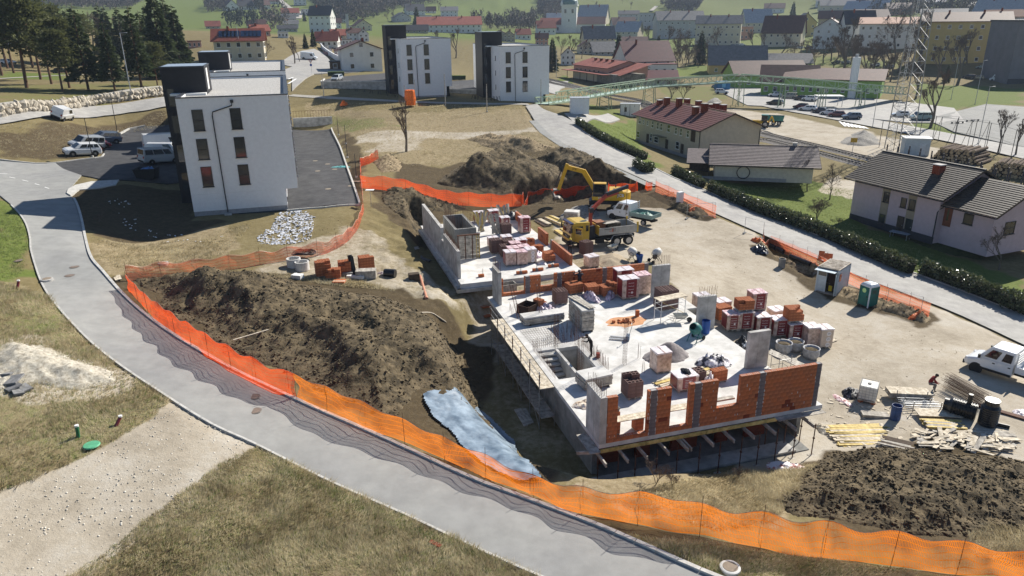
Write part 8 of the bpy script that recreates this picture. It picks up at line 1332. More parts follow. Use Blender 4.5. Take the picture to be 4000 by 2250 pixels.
# ================================================================== VILLAGE
WF={}
def winf(w,h):
 k=(round(w,1),round(h,1))
 if k not in WF: mb=MB();mb.box((0,0,h/2),(w,.08,h),mi=0);mb.box((0,-.03,h/2),(w*.82,.08,h*.84),mi=1);mb.box((0,-.07,-.06),(w*1.15,.16,.1),mi=0);WF[k]=mb.mesh('window',[FRAMEW,GLASS])
 return WF[k]
WC=dict(w=M('wall_white',(.68,.67,.64),.9,.06,.6),c=M('wall_cream',(.58,.52,.40),.9,.06,.6),g=M('wall_grey',(.42,.42,.42),.9,.08,.6),y=M('wall_yellow',(.55,.42,.17),.9,.06,.6),p=M('wall_salmon',(.55,.30,.22),.9,.06,.6),o=M('wall_olive',(.36,.33,.24),.9,.08,.6),b=M('wall_brown',(.13,.09,.06),.9,.15,.8))
RC=dict(r=M('roof_red',(.26,.075,.05),.7,.18,.8),b=M('roof_brown',(.10,.05,.042),.65,.2,.8),d=M('roof_dark',(.05,.05,.055),.6,.2,.8),s=M('roof_salmon',(.38,.20,.13),.7,.15,.8),m=M('roof_metal',(.45,.44,.43),.32,.15,.8,metal=.55),g=M('roof_grey',(.17,.165,.165),.6,.2,.8),m2=M('roof_maroon',(.12,.03,.035),.55,.15,.8))
def house(px,w,he,hr,wall,roof,label,yaw=0.,ridge='x',dep=.8,nx=3,nz=2,chim=1,flat=False,cat='house',name='house',group='village houses'):
 p=G(*px);D=np.linalg.norm(np.array(p)-CAM);sc=D/F*.2502;W=w*sc/max(.6,math.cos(yaw));ev=max(2.2,he*sc);rs=max(.6,hr*sc);dp=W*dep;th=math.atan2(p.x,p.y);rz=-th+yaw;X=Vector((math.cos(rz),math.sin(rz),0));wm=WC[wall];rm=RC[roof]
 if ridge=='x': r=thing(name,label,cat,p-X*W/2-Vector((0,0,.3)),rz,group);L,Dp=W,dp
 else: r=thing(name,label,cat,p+X*W/2-Vector((0,0,.3)),rz+math.pi/2,group);L,Dp=dp,W
 ev+=.3
 if flat: MB().box((L/2,Dp/2,ev/2),(L,Dp,ev)).build('wall',wm,r);MB().box((L/2,Dp/2,ev+.15),(L+.4,Dp+.4,.3)).build('roof',rm,r)
 else:
  MB().box((L/2,Dp/2,ev/2),(L,Dp,ev)).build('wall',wm,r);g=MB();g.add([(0,0,ev),(0,Dp,ev),(0,Dp/2,ev+rs),(L,0,ev),(L,Dp,ev),(L,Dp/2,ev+rs)],[(0,2,1),(3,4,5),(0,3,5,2),(1,2,5,4)]);g.build('gable',wm,r);ov=min(.8,L*.06);k=rs/(Dp/2)
  for s in (0,1):
   y0=-ov if s==0 else Dp+ov;z0=ev-ov*k+.1;ym=Dp/2;mb=MB();mb.add([(-ov,y0,z0),(L+ov,y0,z0),(L+ov,ym,ev+rs+.1),(-ov,ym,ev+rs+.1),(-ov,y0,z0+.22),(L+ov,y0,z0+.22),(L+ov,ym,ev+rs+.32),(-ov,ym,ev+rs+.32)],[(3,2,1,0),(4,5,6,7),(0,1,5,4),(1,2,6,5),(2,3,7,6),(3,0,4,7)]);mb.build('roof',rm,r)
  for c in range(chim): chimney(r,L*(.3+.4*c),Dp*.42,ev+rs*.75,rs*.25+1.0,.7)
 wh=min(1.5,ev/nz*.5);ww=min(1.3,W/nx*.45)
 for iz in range(nz):
  z=ev*(iz+.32)/nz
  for ix in range(nx):
   if ridge=='x': inst('window',winf(ww,wh),r,(L*(ix+.5)/nx,-.03,z))
   else: inst('window',winf(ww,wh),r,(-.03,Dp*(ix+.5)/nx,z),(0,0,-math.pi/2))
  for ix in range(max(2,nx-1)):
   q=(ix+.5)/max(2,nx-1)
   if ridge=='x': inst('window',winf(ww,wh),r,(L+.03,Dp*q,z),(0,0,math.pi/2)) if yaw>0 or p.x<0 else inst('window',winf(ww,wh),r,(-.03,Dp*q,z),(0,0,-math.pi/2))
   else: inst('window',winf(ww,wh),r,(L*q,-.03,z)) 
 if not flat and ridge=='y' and rs>2: inst('window',winf(ww,wh),r,(-.03,Dp/2,ev+rs*.25),(0,0,-math.pi/2))
 return r
HS_=[(0,600,610,330,150,20,'y','d','yellow park building behind the pines',0,'x',5,2,0,True),(0,160,470,420,150,90,'w','g','long white house with grey roof behind the park pines',.2,'x',5,2,1,False),
(0,2420,610,420,180,85,'c','r','cream house with red roof and solar panels behind the hidden block',-.12,'x',5,2,1,False),(0,2145,290,120,15,40,'o','r','small red roofed barn on the hillside left of the spruces',0,'x',3,1,0,False),(0,2340,105,120,30,55,'w','b','white farmhouse on the far left hill, left',.3,'y',3,2,1,False),(0,2490,95,130,30,55,'w','d','white farmhouse with dark roof on the far left hill, right',.2,'x',3,2,1,False),(0,2280,70,90,20,40,'w','r','red roofed farmhouse on top of the far left hill',0,'x',3,1,1,False),(0,1960,480,110,25,15,'p','b','low brown roofed shed between spruces and tower',0,'x',3,1,0,True),(0,2540,285,90,25,40,'w','b','brown roofed white cottage at the edge of the left hill',0,'x',2,1,1,False),
(1,350,172,150,38,38,'w','r','white house with red gable roof by the winding lane',0,'x',4,2,1,False),(1,530,152,130,50,8,'w','m','white flat roofed house above the winding lane',0,'x',4,2,0,True),(1,70,90,130,35,45,'w','b','brown roofed house high on the left of the lane',.3,'x',3,2,1,False),(1,445,50,110,45,20,'w','d','white house at the top of the winding lane',0,'y',3,2,1,False),(1,165,40,110,25,30,'w','b','brown roofed house above the left gardens',0,'x',3,2,1,False),(1,330,212,120,20,38,'g','g','grey roofed house below the red gable house',0,'x',3,1,1,False),(1,355,275,130,30,32,'w','g','white house with blue grey roof before the tall pale house',0,'x',3,1,1,False),(1,650,325,190,150,75,'w','d','tall pale house with steep gable left of the wood',-.35,'x',4,3,1,False),(1,800,285,110,50,35,'w','b','white house with brown roof right of the tall pale house',0,'x',3,2,1,False),(1,845,225,120,35,38,'w','d','dark roofed house at the edge of the wood',0,'x',3,2,1,False),(1,1085,310,150,45,50,'c','b','cream house with brown gable roof on the meadow edge',.3,'y',3,2,1,False),(1,985,305,90,40,8,'w','d','low white flat roofed house by the chimney',0,'x',3,1,0,True),
(1,710,475,200,62,70,'w','r','white house with red hipped roof above the cemetery',-.2,'x',4,1,1,False),(1,885,455,150,50,10,'w','d','white flat annex above the cemetery',0,'x',5,1,0,True),(1,1000,410,120,70,35,'w','b','white house with brown roof left of the gabled white house',.2,'x',3,2,1,False),(1,1085,415,95,65,42,'w','d','small gabled white house above the old white house',0,'y',2,2,1,False),(1,860,395,160,35,48,'c','r','red brown roofed house behind the cemetery',.2,'x',3,1,1,False),(1,60,365,150,40,48,'p','r','salmon house with red roof behind the bare tree',.3,'x',3,1,1,False),(1,320,320,170,25,28,'g','d','long dark roofed house in the left village',0,'x',4,1,0,False),(1,30,275,120,30,35,'w','b','brown roofed white house at the left village edge',0,'x',3,1,1,False),(1,275,380,90,25,12,'w','m','white metal roofed shed in the left village',0,'x',3,1,0,True),
(1,1950,330,600,72,70,'w','r','long white school with red roof on the meadow edge',.03,'x',12,2,2,False),(1,1480,220,150,40,40,'g','d','grey gabled house left of the long school',.3,'y',3,1,1,False),(1,1610,150,170,40,55,'w','d','dark roofed farmhouse high above the long school',.2,'x',4,2,1,False),(1,1760,130,90,20,35,'w','b','small brown roofed barn above the long school',0,'x',2,1,0,False),(1,1945,170,160,55,35,'w','g','white house with pale roof above the school',0,'x',4,2,1,False),(1,1700,235,130,70,18,'w','g','white box house behind the school corner',0,'x',3,2,0,True),(1,1590,335,260,25,45,'o','d','long dark roof between the far white blocks',0,'x',5,1,0,False),(1,2450,410,180,50,42,'c','b','cream twin gabled houses right of the third tower, left',0,'y',3,2,1,False),(1,2545,420,110,60,38,'o','b','olive gabled house right of the third tower',0,'y',3,2,1,False),
(2,510,245,300,45,55,'w','m','white house with pale roof beside the church tower',0,'x',5,2,2,False),(2,800,245,260,65,105,'c','m','big cream house with steep pale roof right of the church',-.3,'x',6,2,2,False),(2,1170,210,190,60,30,'g','d','grey house with dark roof left of the modern block',0,'x',4,2,1,False),(2,1130,290,210,40,60,'g','b','brown roofed house above the pale roofed house',.2,'x',4,1,1,False),(2,1145,395,210,70,85,'c','m','cream house with steep pale roof in the town centre',-.35,'x',4,2,1,False),(2,1530,290,470,140,8,'g','d','long grey modern block with glass bands above the town',-.05,'x',12,3,0,True),(2,1690,385,420,160,75,'g','g','large grey town block with grey roof, left',.25,'x',8,3,2,False),(2,2060,455,400,190,65,'c','g','large cream town block with grey roof, right',-.05,'x',8,3,2,False),(2,2200,260,330,40,40,'g','g','long grey roofed house above the cream town block',0,'x',6,1,0,False),(2,2330,400,150,110,20,'p','b','red brick toned house right of the cream town block',0,'x',4,2,0,True),(2,2480,330,230,90,110,'c','m','cream house with pale steep roof at the right of the town',.35,'x',5,2,1,False),
(2,880,520,280,130,95,'c','g','cream house with dark grey roof below the church',.3,'x',6,3,1,False),(2,560,655,130,90,60,'w','d','white gabled house behind the railway spruce',0,'y',3,2,1,False),(2,310,625,100,75,20,'w','b','small white house right of the third white block',0,'x',3,2,0,True),(2,740,545,130,70,40,'c','b','cream gabled house left of the station',.2,'y',3,2,1,False),(2,940,560,220,40,80,'g','g','grey roofed house behind the station',.35,'x',4,1,0,False),(2,300,450,120,60,40,'p','b','salmon brown house behind the railway trees, left',0,'x',3,2,1,False),(2,120,400,130,50,45,'w','r','red roofed house far behind the third white block',.2,'x',3,1,1,False),(2,1230,470,230,40,45,'o','b','brown roofed row behind the white station house',0,'x',5,1,1,False),(2,350,345,170,60,60,'w','r','house with red roof below the church, left',.2,'x',4,1,1,False),
(3,120,470,330,130,130,'c','b','cream villa with steep brown roof at the river',-.25,'x',6,2,1,False),(3,370,370,170,120,75,'y','d','ochre house with dark roof and skylights behind the villa',.25,'y',3,2,1,False),(3,590,490,250,170,80,'w','b','white villa with brown gable and arched ground floor',-.1,'y',3,3,1,False),(3,900,480,230,200,100,'w','d','white house behind the great bare tree',.3,'x',4,3,1,False),(3,1050,260,250,70,60,'w','b','white house with dark roof above the long school',.3,'x',4,2,1,False),(3,1340,490,690,200,48,'w','s','long white school with salmon roof in the right town',.02,'x',12,3,2,False),(3,1920,640,620,330,65,'y','b','large ochre block of flats with brown roof',.12,'x',8,4,2,False),(3,2340,590,330,320,45,'w','s','white block with salmon roof right of the ochre flats',-.1,'x',6,4,1,False),
(3,600,70,200,55,30,'w','g','white house high above the right town, left',0,'x',5,2,1,False),(3,700,110,280,45,45,'c','g','cream house with pale roof high above the right town',.2,'x',5,1,1,False),(3,960,140,330,40,65,'c','m','cream house with shining roof above the right town',-.35,'x',5,1,1,False),(3,1080,50,220,35,30,'w','g','grey roofed house at the top of the right hill',0,'x',4,1,1,False),(3,1330,150,200,50,45,'p','b','salmon house on the right hillside',.2,'x',4,2,1,False),(3,1750,220,330,60,40,'g','g','grey hall behind the mast',0,'x',6,1,0,False),(3,2300,215,360,70,100,'w','m','white house with shining roof at the top right',-.35,'x',5,2,2,False),(3,2150,120,220,40,35,'g','g','blue grey roofed house at the top right',0,'x',4,1,1,False),(3,1650,60,180,30,30,'w','m','white roofed house on the right hillside',0,'x',4,1,1,False),(3,60,130,170,40,40,'w','b','brown roofed house above the ochre house',0,'x',3,1,1,False),(3,700,330,330,120,60,'o','b','long brown roofed house behind the white villa',.05,'x',6,2,1,False)]
for (i,x,y,w,he,hr,wl_,rf_,lb,yaw,rg,nx_,nz_,ch_,fl_) in HS_: house(K(i,x,y),w,he,hr,wl_,rf_,lb,yaw,rg,.75 if w<260 else .45,nx_,nz_,ch_,fl_)
for o_ in [q_ for q_ in bpy.data.objects if 'solar panels' in str(q_.get('label',''))]:
 rfs=[c for c in o_.children if c.name.startswith('roof')];L=o_.children[0].dimensions.x
 for k in range(10): pnl=inst('solar_panel',WINM.setdefault('solar',MB().box((0,0,0),(1.7,1.0,.05)).mesh('solar_panel',M('solar_blue',(.02,.04,.09),.15,.2,2,spec=.8))),o_)
 me=rfs[0].data;vs=[v.co for v in me.vertices];a_,b_,c_,d_=vs[4],vs[5],vs[6],vs[7]
 for k,pn in enumerate([c for c in o_.children if c.name.startswith('solar_panel')]): u=.2+.07*k+ (.05 if k>4 else 0);v=.55;q=(a_*(1-u)+b_*u)*(1-v)+(d_*(1-u)+c_*u)*v;pn.location=q+Vector((0,0,.12));pn.rotation_euler=(math.atan2((d_-a_).z,(d_-a_).y),0,0);pn.scale=(1,2.6,1)
oh=house(K(1,1075,715),370,195,70,'w','b','old white house with dark timber gable and balcony beside the second white block',.12,'y',.9,2,2,1); 
cp_=house(K(1,855,700),200,70,12,'b','d','dark timber carport beside the old white house',0,'x',.5,2,1,0,True,'carport','carport')
cm=thing('cemetery','rows of grey and pink gravestones behind the cemetery wall','cemetery',G(*K(1,760,540)));gm_=[M('granite_grey',(.2,.2,.22),.3,.3,2),M('granite_pink',(.33,.2,.2),.3,.3,2),M('marble',(.5,.5,.5),.4,.2,2)]
for i in range(44):
 q=G(*K(1,random.uniform(690,890),random.uniform(470,590)))-cm.location;MB().box(q+Vector((0,0,.5)),(random.uniform(.9,1.6),.3,random.uniform(.8,1.3))).build('gravestone',random.choice(gm_),cm)
cw=thing('cemetery_wall','pale plastered cemetery wall along the lane','wall');P=[G(*K(1,x,y)) for x,y in [(655,480),(680,515),(730,555),(790,595),(835,615)]]
for a,b in zip(P,P[1:]): MB().beam(a+Vector((0,0,.9)),b+Vector((0,0,.9)),.4,1.9).build('wall_section',WHITE,cw)
bch=thing('brick_chimney','pale square brick chimney by the meadow','chimney',G(*K(1,925,300)),.2);MB().box((0,0,6),(2.4,2.4,12)).build('stack',WC['g'],bch);MB().box((0,0,12.2),(2.8,2.8,.5)).build('cap',CONC,bch)
cp0=G(*K(2,575,330));D=np.linalg.norm(np.array(cp0)-CAM);sc=D/F*.2502;chh=thing('church','white church with square tower, green onion dome and red roofed nave','church',cp0,-.15);tw=140*sc;th_=245*sc
MB().box((0,0,th_/2),(tw,tw,th_)).build('tower_wall',WC['w'],chh);MB().box((0,0,th_*.99),(tw*1.12,tw*1.12,tw*.08)).build('cornice',WC['w'],chh);CU=M('copper_green',(.12,.20,.19),.5,.25,.6);MB().lathe((0,0,th_),[(tw*.55,0),(tw*.6,tw*.1),(tw*.5,tw*.3),(tw*.3,tw*.45),(tw*.2,tw*.55),(tw*.22,tw*.75),(tw*.18,tw*.95),(tw*.08,tw*1.2),(0,tw*2.0)],16).build('dome',CU,chh,smooth=True)
for s in (-1,1): MB().lathe((s*tw*.48,-tw*.48,th_),[(tw*.1,0),(tw*.08,tw*.15),(0,tw*.3)],8).build('pinnacle',WC['w'],chh)
for x in (-.24,.24): MB().box((x*tw,-tw*.51,th_*.78),(tw*.13,tw*.03,th_*.14)).build('belfry_window',GLASS,chh)
MB().box((0,-tw*.51,th_*.45),(tw*.07,tw*.03,th_*.08)).build('slit_window',GLASS,chh)
def nave(x0,x1,w,h,rz_,rm,nm):
 L=x1-x0;b=MB().box(((x0+x1)/2,tw*.4,h/2),(L,w,h)).build(nm+'_wall',WC['w'],chh);mb=MB();mb.add([(x0,tw*.4-w*.55,h),(x1,tw*.4-w*.55,h),(x1,tw*.4,h+rz_),(x0,tw*.4,h+rz_),(x1,tw*.4+w*.55,h),(x0,tw*.4+w*.55,h)],[(0,1,2,3),(3,2,4,5),(0,3,5),(1,4,2)]);mb.build(nm+'_roof',rm,chh)
 for k in range(3): MB().box((x0+L*(k+.5)/3,tw*.4-w*.505,h*.5),(tw*.1,.2,h*.4)).build('nave_window',GLASS,chh)
nave(tw*.5,tw*2.4,tw*1.3,th_*.30,th_*.28,RC['b'],'nave');nave(-tw*2.0,-tw*.5,tw*1.3,th_*.30,th_*.25,RC['r'],'chapel')
st_=thing('station_house','salmon station house with red metal roof and low stone annex','station',G(*K(2,620,780)),0);p0=G(*K(2,620,780));p1=G(*K(2,960,860));rz=math.atan2(p1.y-p0.y,p1.x-p0.x);D=np.linalg.norm(np.array(p0)-CAM);u=D/F*.2502;st_.rotation_euler=(0,0,rz);Ls=(p1-p0).length;SAL=WC['p'];RM=RC['r']
gable(st_,Ls,Ls*.55,180*u*.55+1,180*u*.55+3.2,SAL,RM,.6,row=1.2)
for k in range(6): window(st_,Ls*(.1+.13*k),-.03,180*u*.3,1.0,1.6,0,True,FRAME)
for k in range(4): chimney(st_,Ls*(.25+.16*k),Ls*.2,180*u*.55+2.0,1.6,.9)
MB().box((Ls*.55,-2.2,3.2),(Ls*1.25,4.6,.2)).build('canopy_roof',RM,st_);MB().box((Ls*.5,-.5,1.3),(Ls*.9,.9,2.6)).build('ground_floor',WC['c'],st_);MB().box((Ls*1.05,Ls*.15,1.7),(Ls*.5,Ls*.4,3.4)).build('stone_annex',M('stone_annex',(.20,.19,.16),.95,.4,1.2,.4,6),st_);tiles((Ls*.75,-.9,3.2),(1,0,0),(0,1,.28),Ls*.62,Ls*.45,1.2,.06).build('annex_roof',RM,st_)
for k in range(5): MB().box((Ls*(.1+.2*k),-4.2,1.6),(.18,.18,3.2)).build('canopy_post',FRAME,st_)
house(K(2,1390,735),430,115,165,'w','m2','white house with tall maroon roof and dormers behind the station',.45,'x',.7,4,2,1);house(K(2,1490,755),300,95,15,'w','m2','low white wing with maroon roof before the white station house',.2,'x',.6,4,1,0,True);house(K(2,1400,860),480,40,70,'g','m2','low maroon roofed shed behind the footbridge',.15,'x',.5,4,1,1)
GRN=M('wall_green',(.27,.42,.11),.9,.08,.6);WC['n']=GRN;house(K(2,2260,750),500,95,150,'y','g','yellow hall with wide brown grey roof behind the footbridge',.1,'x',.6,4,1,0,group='green hall buildings');house(K(2,2600,880),620,110,110,'n','b','green hall with brown roof right of the yellow hall',.35,'x',.6,8,1,0,group='green hall buildings');house(K(3,180,680),430,30,70,'n','g','green gabled roof wing with skylights',.15,'x',.5,5,1,0,group='green hall buildings');house(K(3,620,975),800,150,75,'n','b','long lime green hall with brown roof beside the car park',-.10,'x',.6,12,1,0,group='green hall buildings');house(K(3,200,960),470,130,120,'n','b','green hall wing with brown roof left of the white chimney',.05,'x',.7,6,1,0,group='green hall buildings')
fl=thing('metal_chimney','tall white round metal chimney of the green hall','chimney',G(*K(3,835,985)));hF=345*np.linalg.norm(np.array(fl.location)-CAM)/F*.2502;MB().cyl((0,0,0),1.15,hF,16).build('stack',FRAMEW,fl);MB().cyl((0,0,hF),.5,.9,10).build('outlet',GALV,fl)
gh=thing('grey_hall','large grey windowless hall at the right edge','hall',G(*K(3,2400,850)),-.1);MB().box((12,10,11),(24,20,22)).build('wall',M('wall_hall',(.20,.19,.20),.8,.1,.3),gh);MB().box((12,10,22.2),(24.6,20.6,.5)).build('roof',RC['d'],gh);MB().box((12,-.15,1.0),(24,.2,2.0)).build('plinth',RC['d'],gh)
bsn=thing('blue_container','blue container box beside the green hall','container',G(*K(2,2110,900)),.2);MB().box((0,0,1.5),(5,2.4,2.8)).build('body',M('paint_blue',(.03,.16,.35),.5,.15,1),bsn);MB().box((0,-1.22,1.5),(1.4,.04,1.4)).build('panel',M('paint_lightblue',(.15,.4,.6),.5),bsn)
cs=thing('car_shelter','white roofed shelter in the car park','shelter',G(*K(3,600,1070)),-.1);MB().box((0,0,2.9),(7,4,.25)).build('roof',FRAMEW,cs)
for x in (-3.2,3.2):
 for y in (-1.8,1.8): MB().box((x,y,1.4),(.12,.12,2.8)).build('post',GALV,cs)
pf=thing('pitch_fence','tall wire fence of slender posts round the sports pitch','fence');FP=[G(*K(7,x,y)) for x,y in [(1115,195),(1260,230),(1520,90),(1650,130),(1860,165),(2050,190),(2190,215),(2330,250),(2440,300),(2570,330)]]
for q in FP: MB().tube([q,q+Vector((0,0,5))],.06,5).build('post',FRAME,pf)
for a,b in zip(FP[2:],FP[3:]): MB().tube([a+Vector((0,0,4.9)),b+Vector((0,0,4.9))],.025,4).build('wire',FRAME,pf);MB().tube([a+Vector((0,0,2.4)),b+Vector((0,0,2.4))],.02,4).build('wire',FRAME,pf)
for i,(x,y) in enumerate([(1790,140),(2090,190)]): g_=thing('goal_frame','steel goal frame on the pitch, %s'%['left','right'][i],'goal',G(*K(7,x,y)),-.2);MB().tube([(-1.5,0,0),(-1.5,0,5),(1.5,0,5),(1.5,0,0)],.06,6).build('frame',STEELG,g_);MB().tube([(-1.5,0,5),(-1.5,3,0)],.05,5).build('stay',STEELG,g_);MB().tube([(1.5,0,5),(1.5,3,0)],.05,5).build('stay',STEELG,g_)
for i,(x,y,h) in enumerate([(1050,1280,8),(1840,1000,12),(2080,1050,12),(2110,1449,11)]): pole('thin lamp post by the sports pitch, %s'%['nearest the mast','behind the goal','at the far side','nearest the log pile'][i],G(*K(3,x,y)),h,.08,GALV,.8)
for i,(x,y) in enumerate([(1880,1245),(1925,1240),(2030,1225),(2080,1218)]): bn=thing('bench','dark bench on the pitch edge, %s from the left'%['first','second','third','fourth'][i],'bench',G(*K(3,x,y)),-.1);MB().box((0,0,.45),(1.8,.5,.1)).build('seat',CDK,bn);MB().box((-.7,0,.2),(.15,.45,.4)).build('leg',CDK,bn);MB().box((.7,0,.2),(.15,.45,.4)).build('leg',CDK,bn)
# ================================================================== TREES
BARK=M('bark_grey',(.15,.125,.10),.95,.3,3,.4,15);BARKP=M('bark_pine',(.15,.085,.055),.95,.35,3,.4,15);TWIG=M('twig_brown',(.15,.115,.09),.95,.25,2);NEED=leafmat('needle_dark',(.030,.048,.018),(.085,.105,.042),.5,.25);NEEDP=leafmat('needle_pine',(.06,.075,.025),(.15,.155,.06),.6,.35);HEDGEM=leafmat('hedge_leaf',(.05,.07,.025),(.13,.145,.065),1.5,.25);HEDGEM.node_tree.nodes['Principled BSDF'].inputs['Roughness'].default_value=.28;HEDGEM.node_tree.nodes['Principled BSDF'].inputs['Specular IOR Level'].default_value=.7
def bare(seed,levels=6,spread=.55,up=.25,h=1.0,multi=1,r0=.015,ratio=.72,kids_=3):
 rd=random.Random(seed);T=MB();Cr=MB()
 def grow(p,d,L,r,lv):
  n=2 if lv<levels-1 else 1;pts=[p];q=p
  for i in range(n): d=(d+Vector((rd.uniform(-.14,.14),rd.uniform(-.14,.14),rd.uniform(-.04,.1)))).normalized();q=q+d*(L/n);pts.append(q)
  (T if lv<2 else Cr).tube(pts,[r*(1-.35*i/n) for i in range(n+1)],5 if lv<2 else 3,cap=False)
  if lv>=levels: return
  for k in range(kids_ if lv<levels-1 else kids_+1):
   a=rd.uniform(0,6.28);s=spread*rd.uniform(.6,1.3);x=d.orthogonal().normalized();y=d.cross(x);nd=(d*math.cos(s)+(x*math.cos(a)+y*math.sin(a))*math.sin(s)+Vector((0,0,up))).normalized();t=rd.uniform(.55,1) if k else 1;grow(p+(q-p)*t,nd,L*ratio*rd.uniform(.75,1.1),max(r*.60,.0014),lv+1)
 for m in range(multi): grow(Vector((0,0,0)),Vector((rd.uniform(-.2,.2)*(multi>1),rd.uniform(-.2,.2)*(multi>1),1)).normalized(),.26*h,r0*(1 if multi==1 else .6),0)
 return T.mesh('trunk',BARK),Cr.mesh('crown',TWIG)
BARES=[bare(1),bare(2,6,.5,.3),bare(3,6,.65,.18),bare(4,6,.45,.35,r0=.018),bare(5,6,.5,.3,multi=3,r0=.016)]
def norm_mesh(pair):
 zs=max(v.co.z for v in pair[1].vertices); 
 for me in pair: me.transform(Matrix.Scale(1/zs,4))
for b_ in BARES: norm_mesh(b_)
def needles(P,D,size,m):
 n=len(P);a=rng.normal(size=(n,3));a/=np.linalg.norm(a,axis=1)[:,None];b=np.cross(a,D);b/=np.linalg.norm(b,axis=1)[:,None]+1e-6;s=size*rng.uniform(.6,1.4,(n,1));w=s*.42;V=np.stack([P-b*w,P+b*w,P+b*w*.5+D*s,P-b*w*.5+D*s],1).reshape(-1,3);return npmesh('crown',V,np.arange(n*4).reshape(-1,4),m)
def spruce(seed,n=3600,wd=.17,bot=.08,dens=1.,dr=.35):
 r=np.random.default_rng(seed);whorls=int(26);P=[];D=[]
 z=bot+(1-bot)*(1-np.sqrt(r.random(n))*1.0);z=np.round(z*34)/34+r.normal(0,.004,n);rad=wd*(1-z)**.85*(1+.22*np.sin(z*57+seed))*np.sqrt(r.random(n)*.85+.15);nb=9;a=(np.floor(r.random(n)*nb)+z*34*.37)*2*math.pi/nb+r.normal(0,.16,n);lobe=1+.18*np.sin(a*3+z*20)
 P=np.stack([np.cos(a)*rad*lobe,np.sin(a)*rad*lobe,z-rad*dr],-1);D=np.stack([np.cos(a),np.sin(a),-.25+r.normal(0,.25,n)],-1);D/=np.linalg.norm(D,axis=1)[:,None]
 T=MB().tube([(0,0,0),(0,0,.5),(0,0,1)],[.014,.009,.002],7);return T.mesh('trunk',BARKP),needles(P,D,.034,NEED)
def pine(seed,clumps=46,base=.36,per=130):
 r=np.random.default_rng(seed);T=MB();lean=r.normal(0,.04,2);top=Vector((lean[0],lean[1],.97));T.tube([(0,0,0),(lean[0]*.2,lean[1]*.3,.45),tuple(top)],[.016,.011,.003],7);P=[];D=[]
 for k in range(clumps):
  z=base+(.98-base)*r.random()**.8;a=r.uniform(0,6.28);R=(.20*(1-((z-base)/(1-base))**2)+.03)*r.uniform(.45,1.1);c=Vector((lean[0]*z+math.cos(a)*R,lean[1]*z+math.sin(a)*R,z+R*.15));T.tube([(lean[0]*z,lean[1]*z,z-R*.25),tuple(c)],[.005,.002],4);s=r.uniform(.035,.07);q=r.normal(size=(per,3))*np.array([s,s,s*.42]);P.append(np.array(c)+q);d=q+np.array([0,0,.02]);D.append(d/np.linalg.norm(d,axis=1)[:,None])
 return T.mesh('trunk',BARKP),needles(np.concatenate(P),np.concatenate(D),.024,NEEDP)
SPR=[spruce(11),spruce(12,3800,.21),spruce(13,2600,.13)];THIN=[spruce(14,1500,.16,.22),spruce(15,1700,.19,.18)];PIN=[pine(21),pine(22,50,.32),pine(23,40,.46)]
def tree(pair,px,h,label,group=None,name='tree',wx=1.,p=None,cat='tree'):
 p=p if p is not None else G(*px);r=thing(name,label,cat,p-Vector((0,0,.1)),random.random()*6.28,group);inst('trunk',pair[0],r,sc=(h*wx,h*wx,h));inst('crown',pair[1],r,sc=(h*wx,h*wx,h));return r
def hpx(px,y2): # height so that the top reaches zoom row y2 (same crop row units given as photo v)
 p=G(*px);lo,hi=.5,60.
 for _ in range(24):
  m_=(lo+hi)/2
  if proj((p.x,p.y,p.z+m_))[1]>y2: lo=m_
  else: hi=m_
 return lo
T_=lambda i,y: K(i,0,y)[1]
PARK_T=[('P',140,735,60,'pine second from the left edge, leaning over the path'),('P',270,885,-120,'tall pine at the left edge of the park bank'),('P',20,760,-60,'dense pine at the left picture edge'),('P',520,845,120,'pine behind the dark parked car'),('P',630,920,300,'low spreading pine in the middle of the bank'),('P',700,885,180,'twin trunk pine on the bank'),('T',890,905,40,'tall thin spruce standing alone on the bank'),('B',960,640,90,'bare tree behind the thin spruce'),('S',1140,650,70,'narrow dark spruce in the middle of the park'),('P',1010,700,480,'small pine beside the blue pool fence'),('T',1160,930,210,'thin spruce before the narrow dark one'),('T',1430,905,50,'tall thin spruce left of the dense firs'),('T',1500,780,100,'thin spruce beside the concrete lane'),('P',1585,860,430,'small pine before the dense firs'),('S2',1660,790,-90,'tall dense fir, left of the pair behind the tower'),('S',1830,760,40,'tall dense fir, right of the pair behind the tower'),('B',1360,650,120,'bare tree left of the dense firs'),('T',780,720,90,'thin spruce behind the spreading pine'),('B',1210,640,130,'bare tree between the spruces'),('P',410,800,20,'pine left of the twin trunk pine'),('P',330,680,-40,'pine behind the left bank pines'),('P',80,690,-60,'pine behind the white parked car'),('T',1280,700,60,'thin spruce behind the lamp post'),('P',600,690,60,'pine behind the dark parked car, right'),('T',1080,640,40,'thin spruce behind the narrow dark one'),('P',880,680,150,'pine beside the pool fence, left'),('S',1750,720,-20,'dense fir between the pair'),('T',1560,690,40,'thin spruce left of the dense fir')]
for k,x,y,t,l in PARK_T:
 px=K(0,x,y);h=min(34,hpx(px,T_(0,t)));pr={'P':random.choice(PIN),'T':random.choice(THIN),'S':SPR[0],'S2':SPR[1],'B':random.choice(BARES[:4])}[k];tree(pr,px,h,l,'park trees','pine_tree' if k=='P' else ('bare_tree' if k=='B' else 'spruce_tree'),1.15)
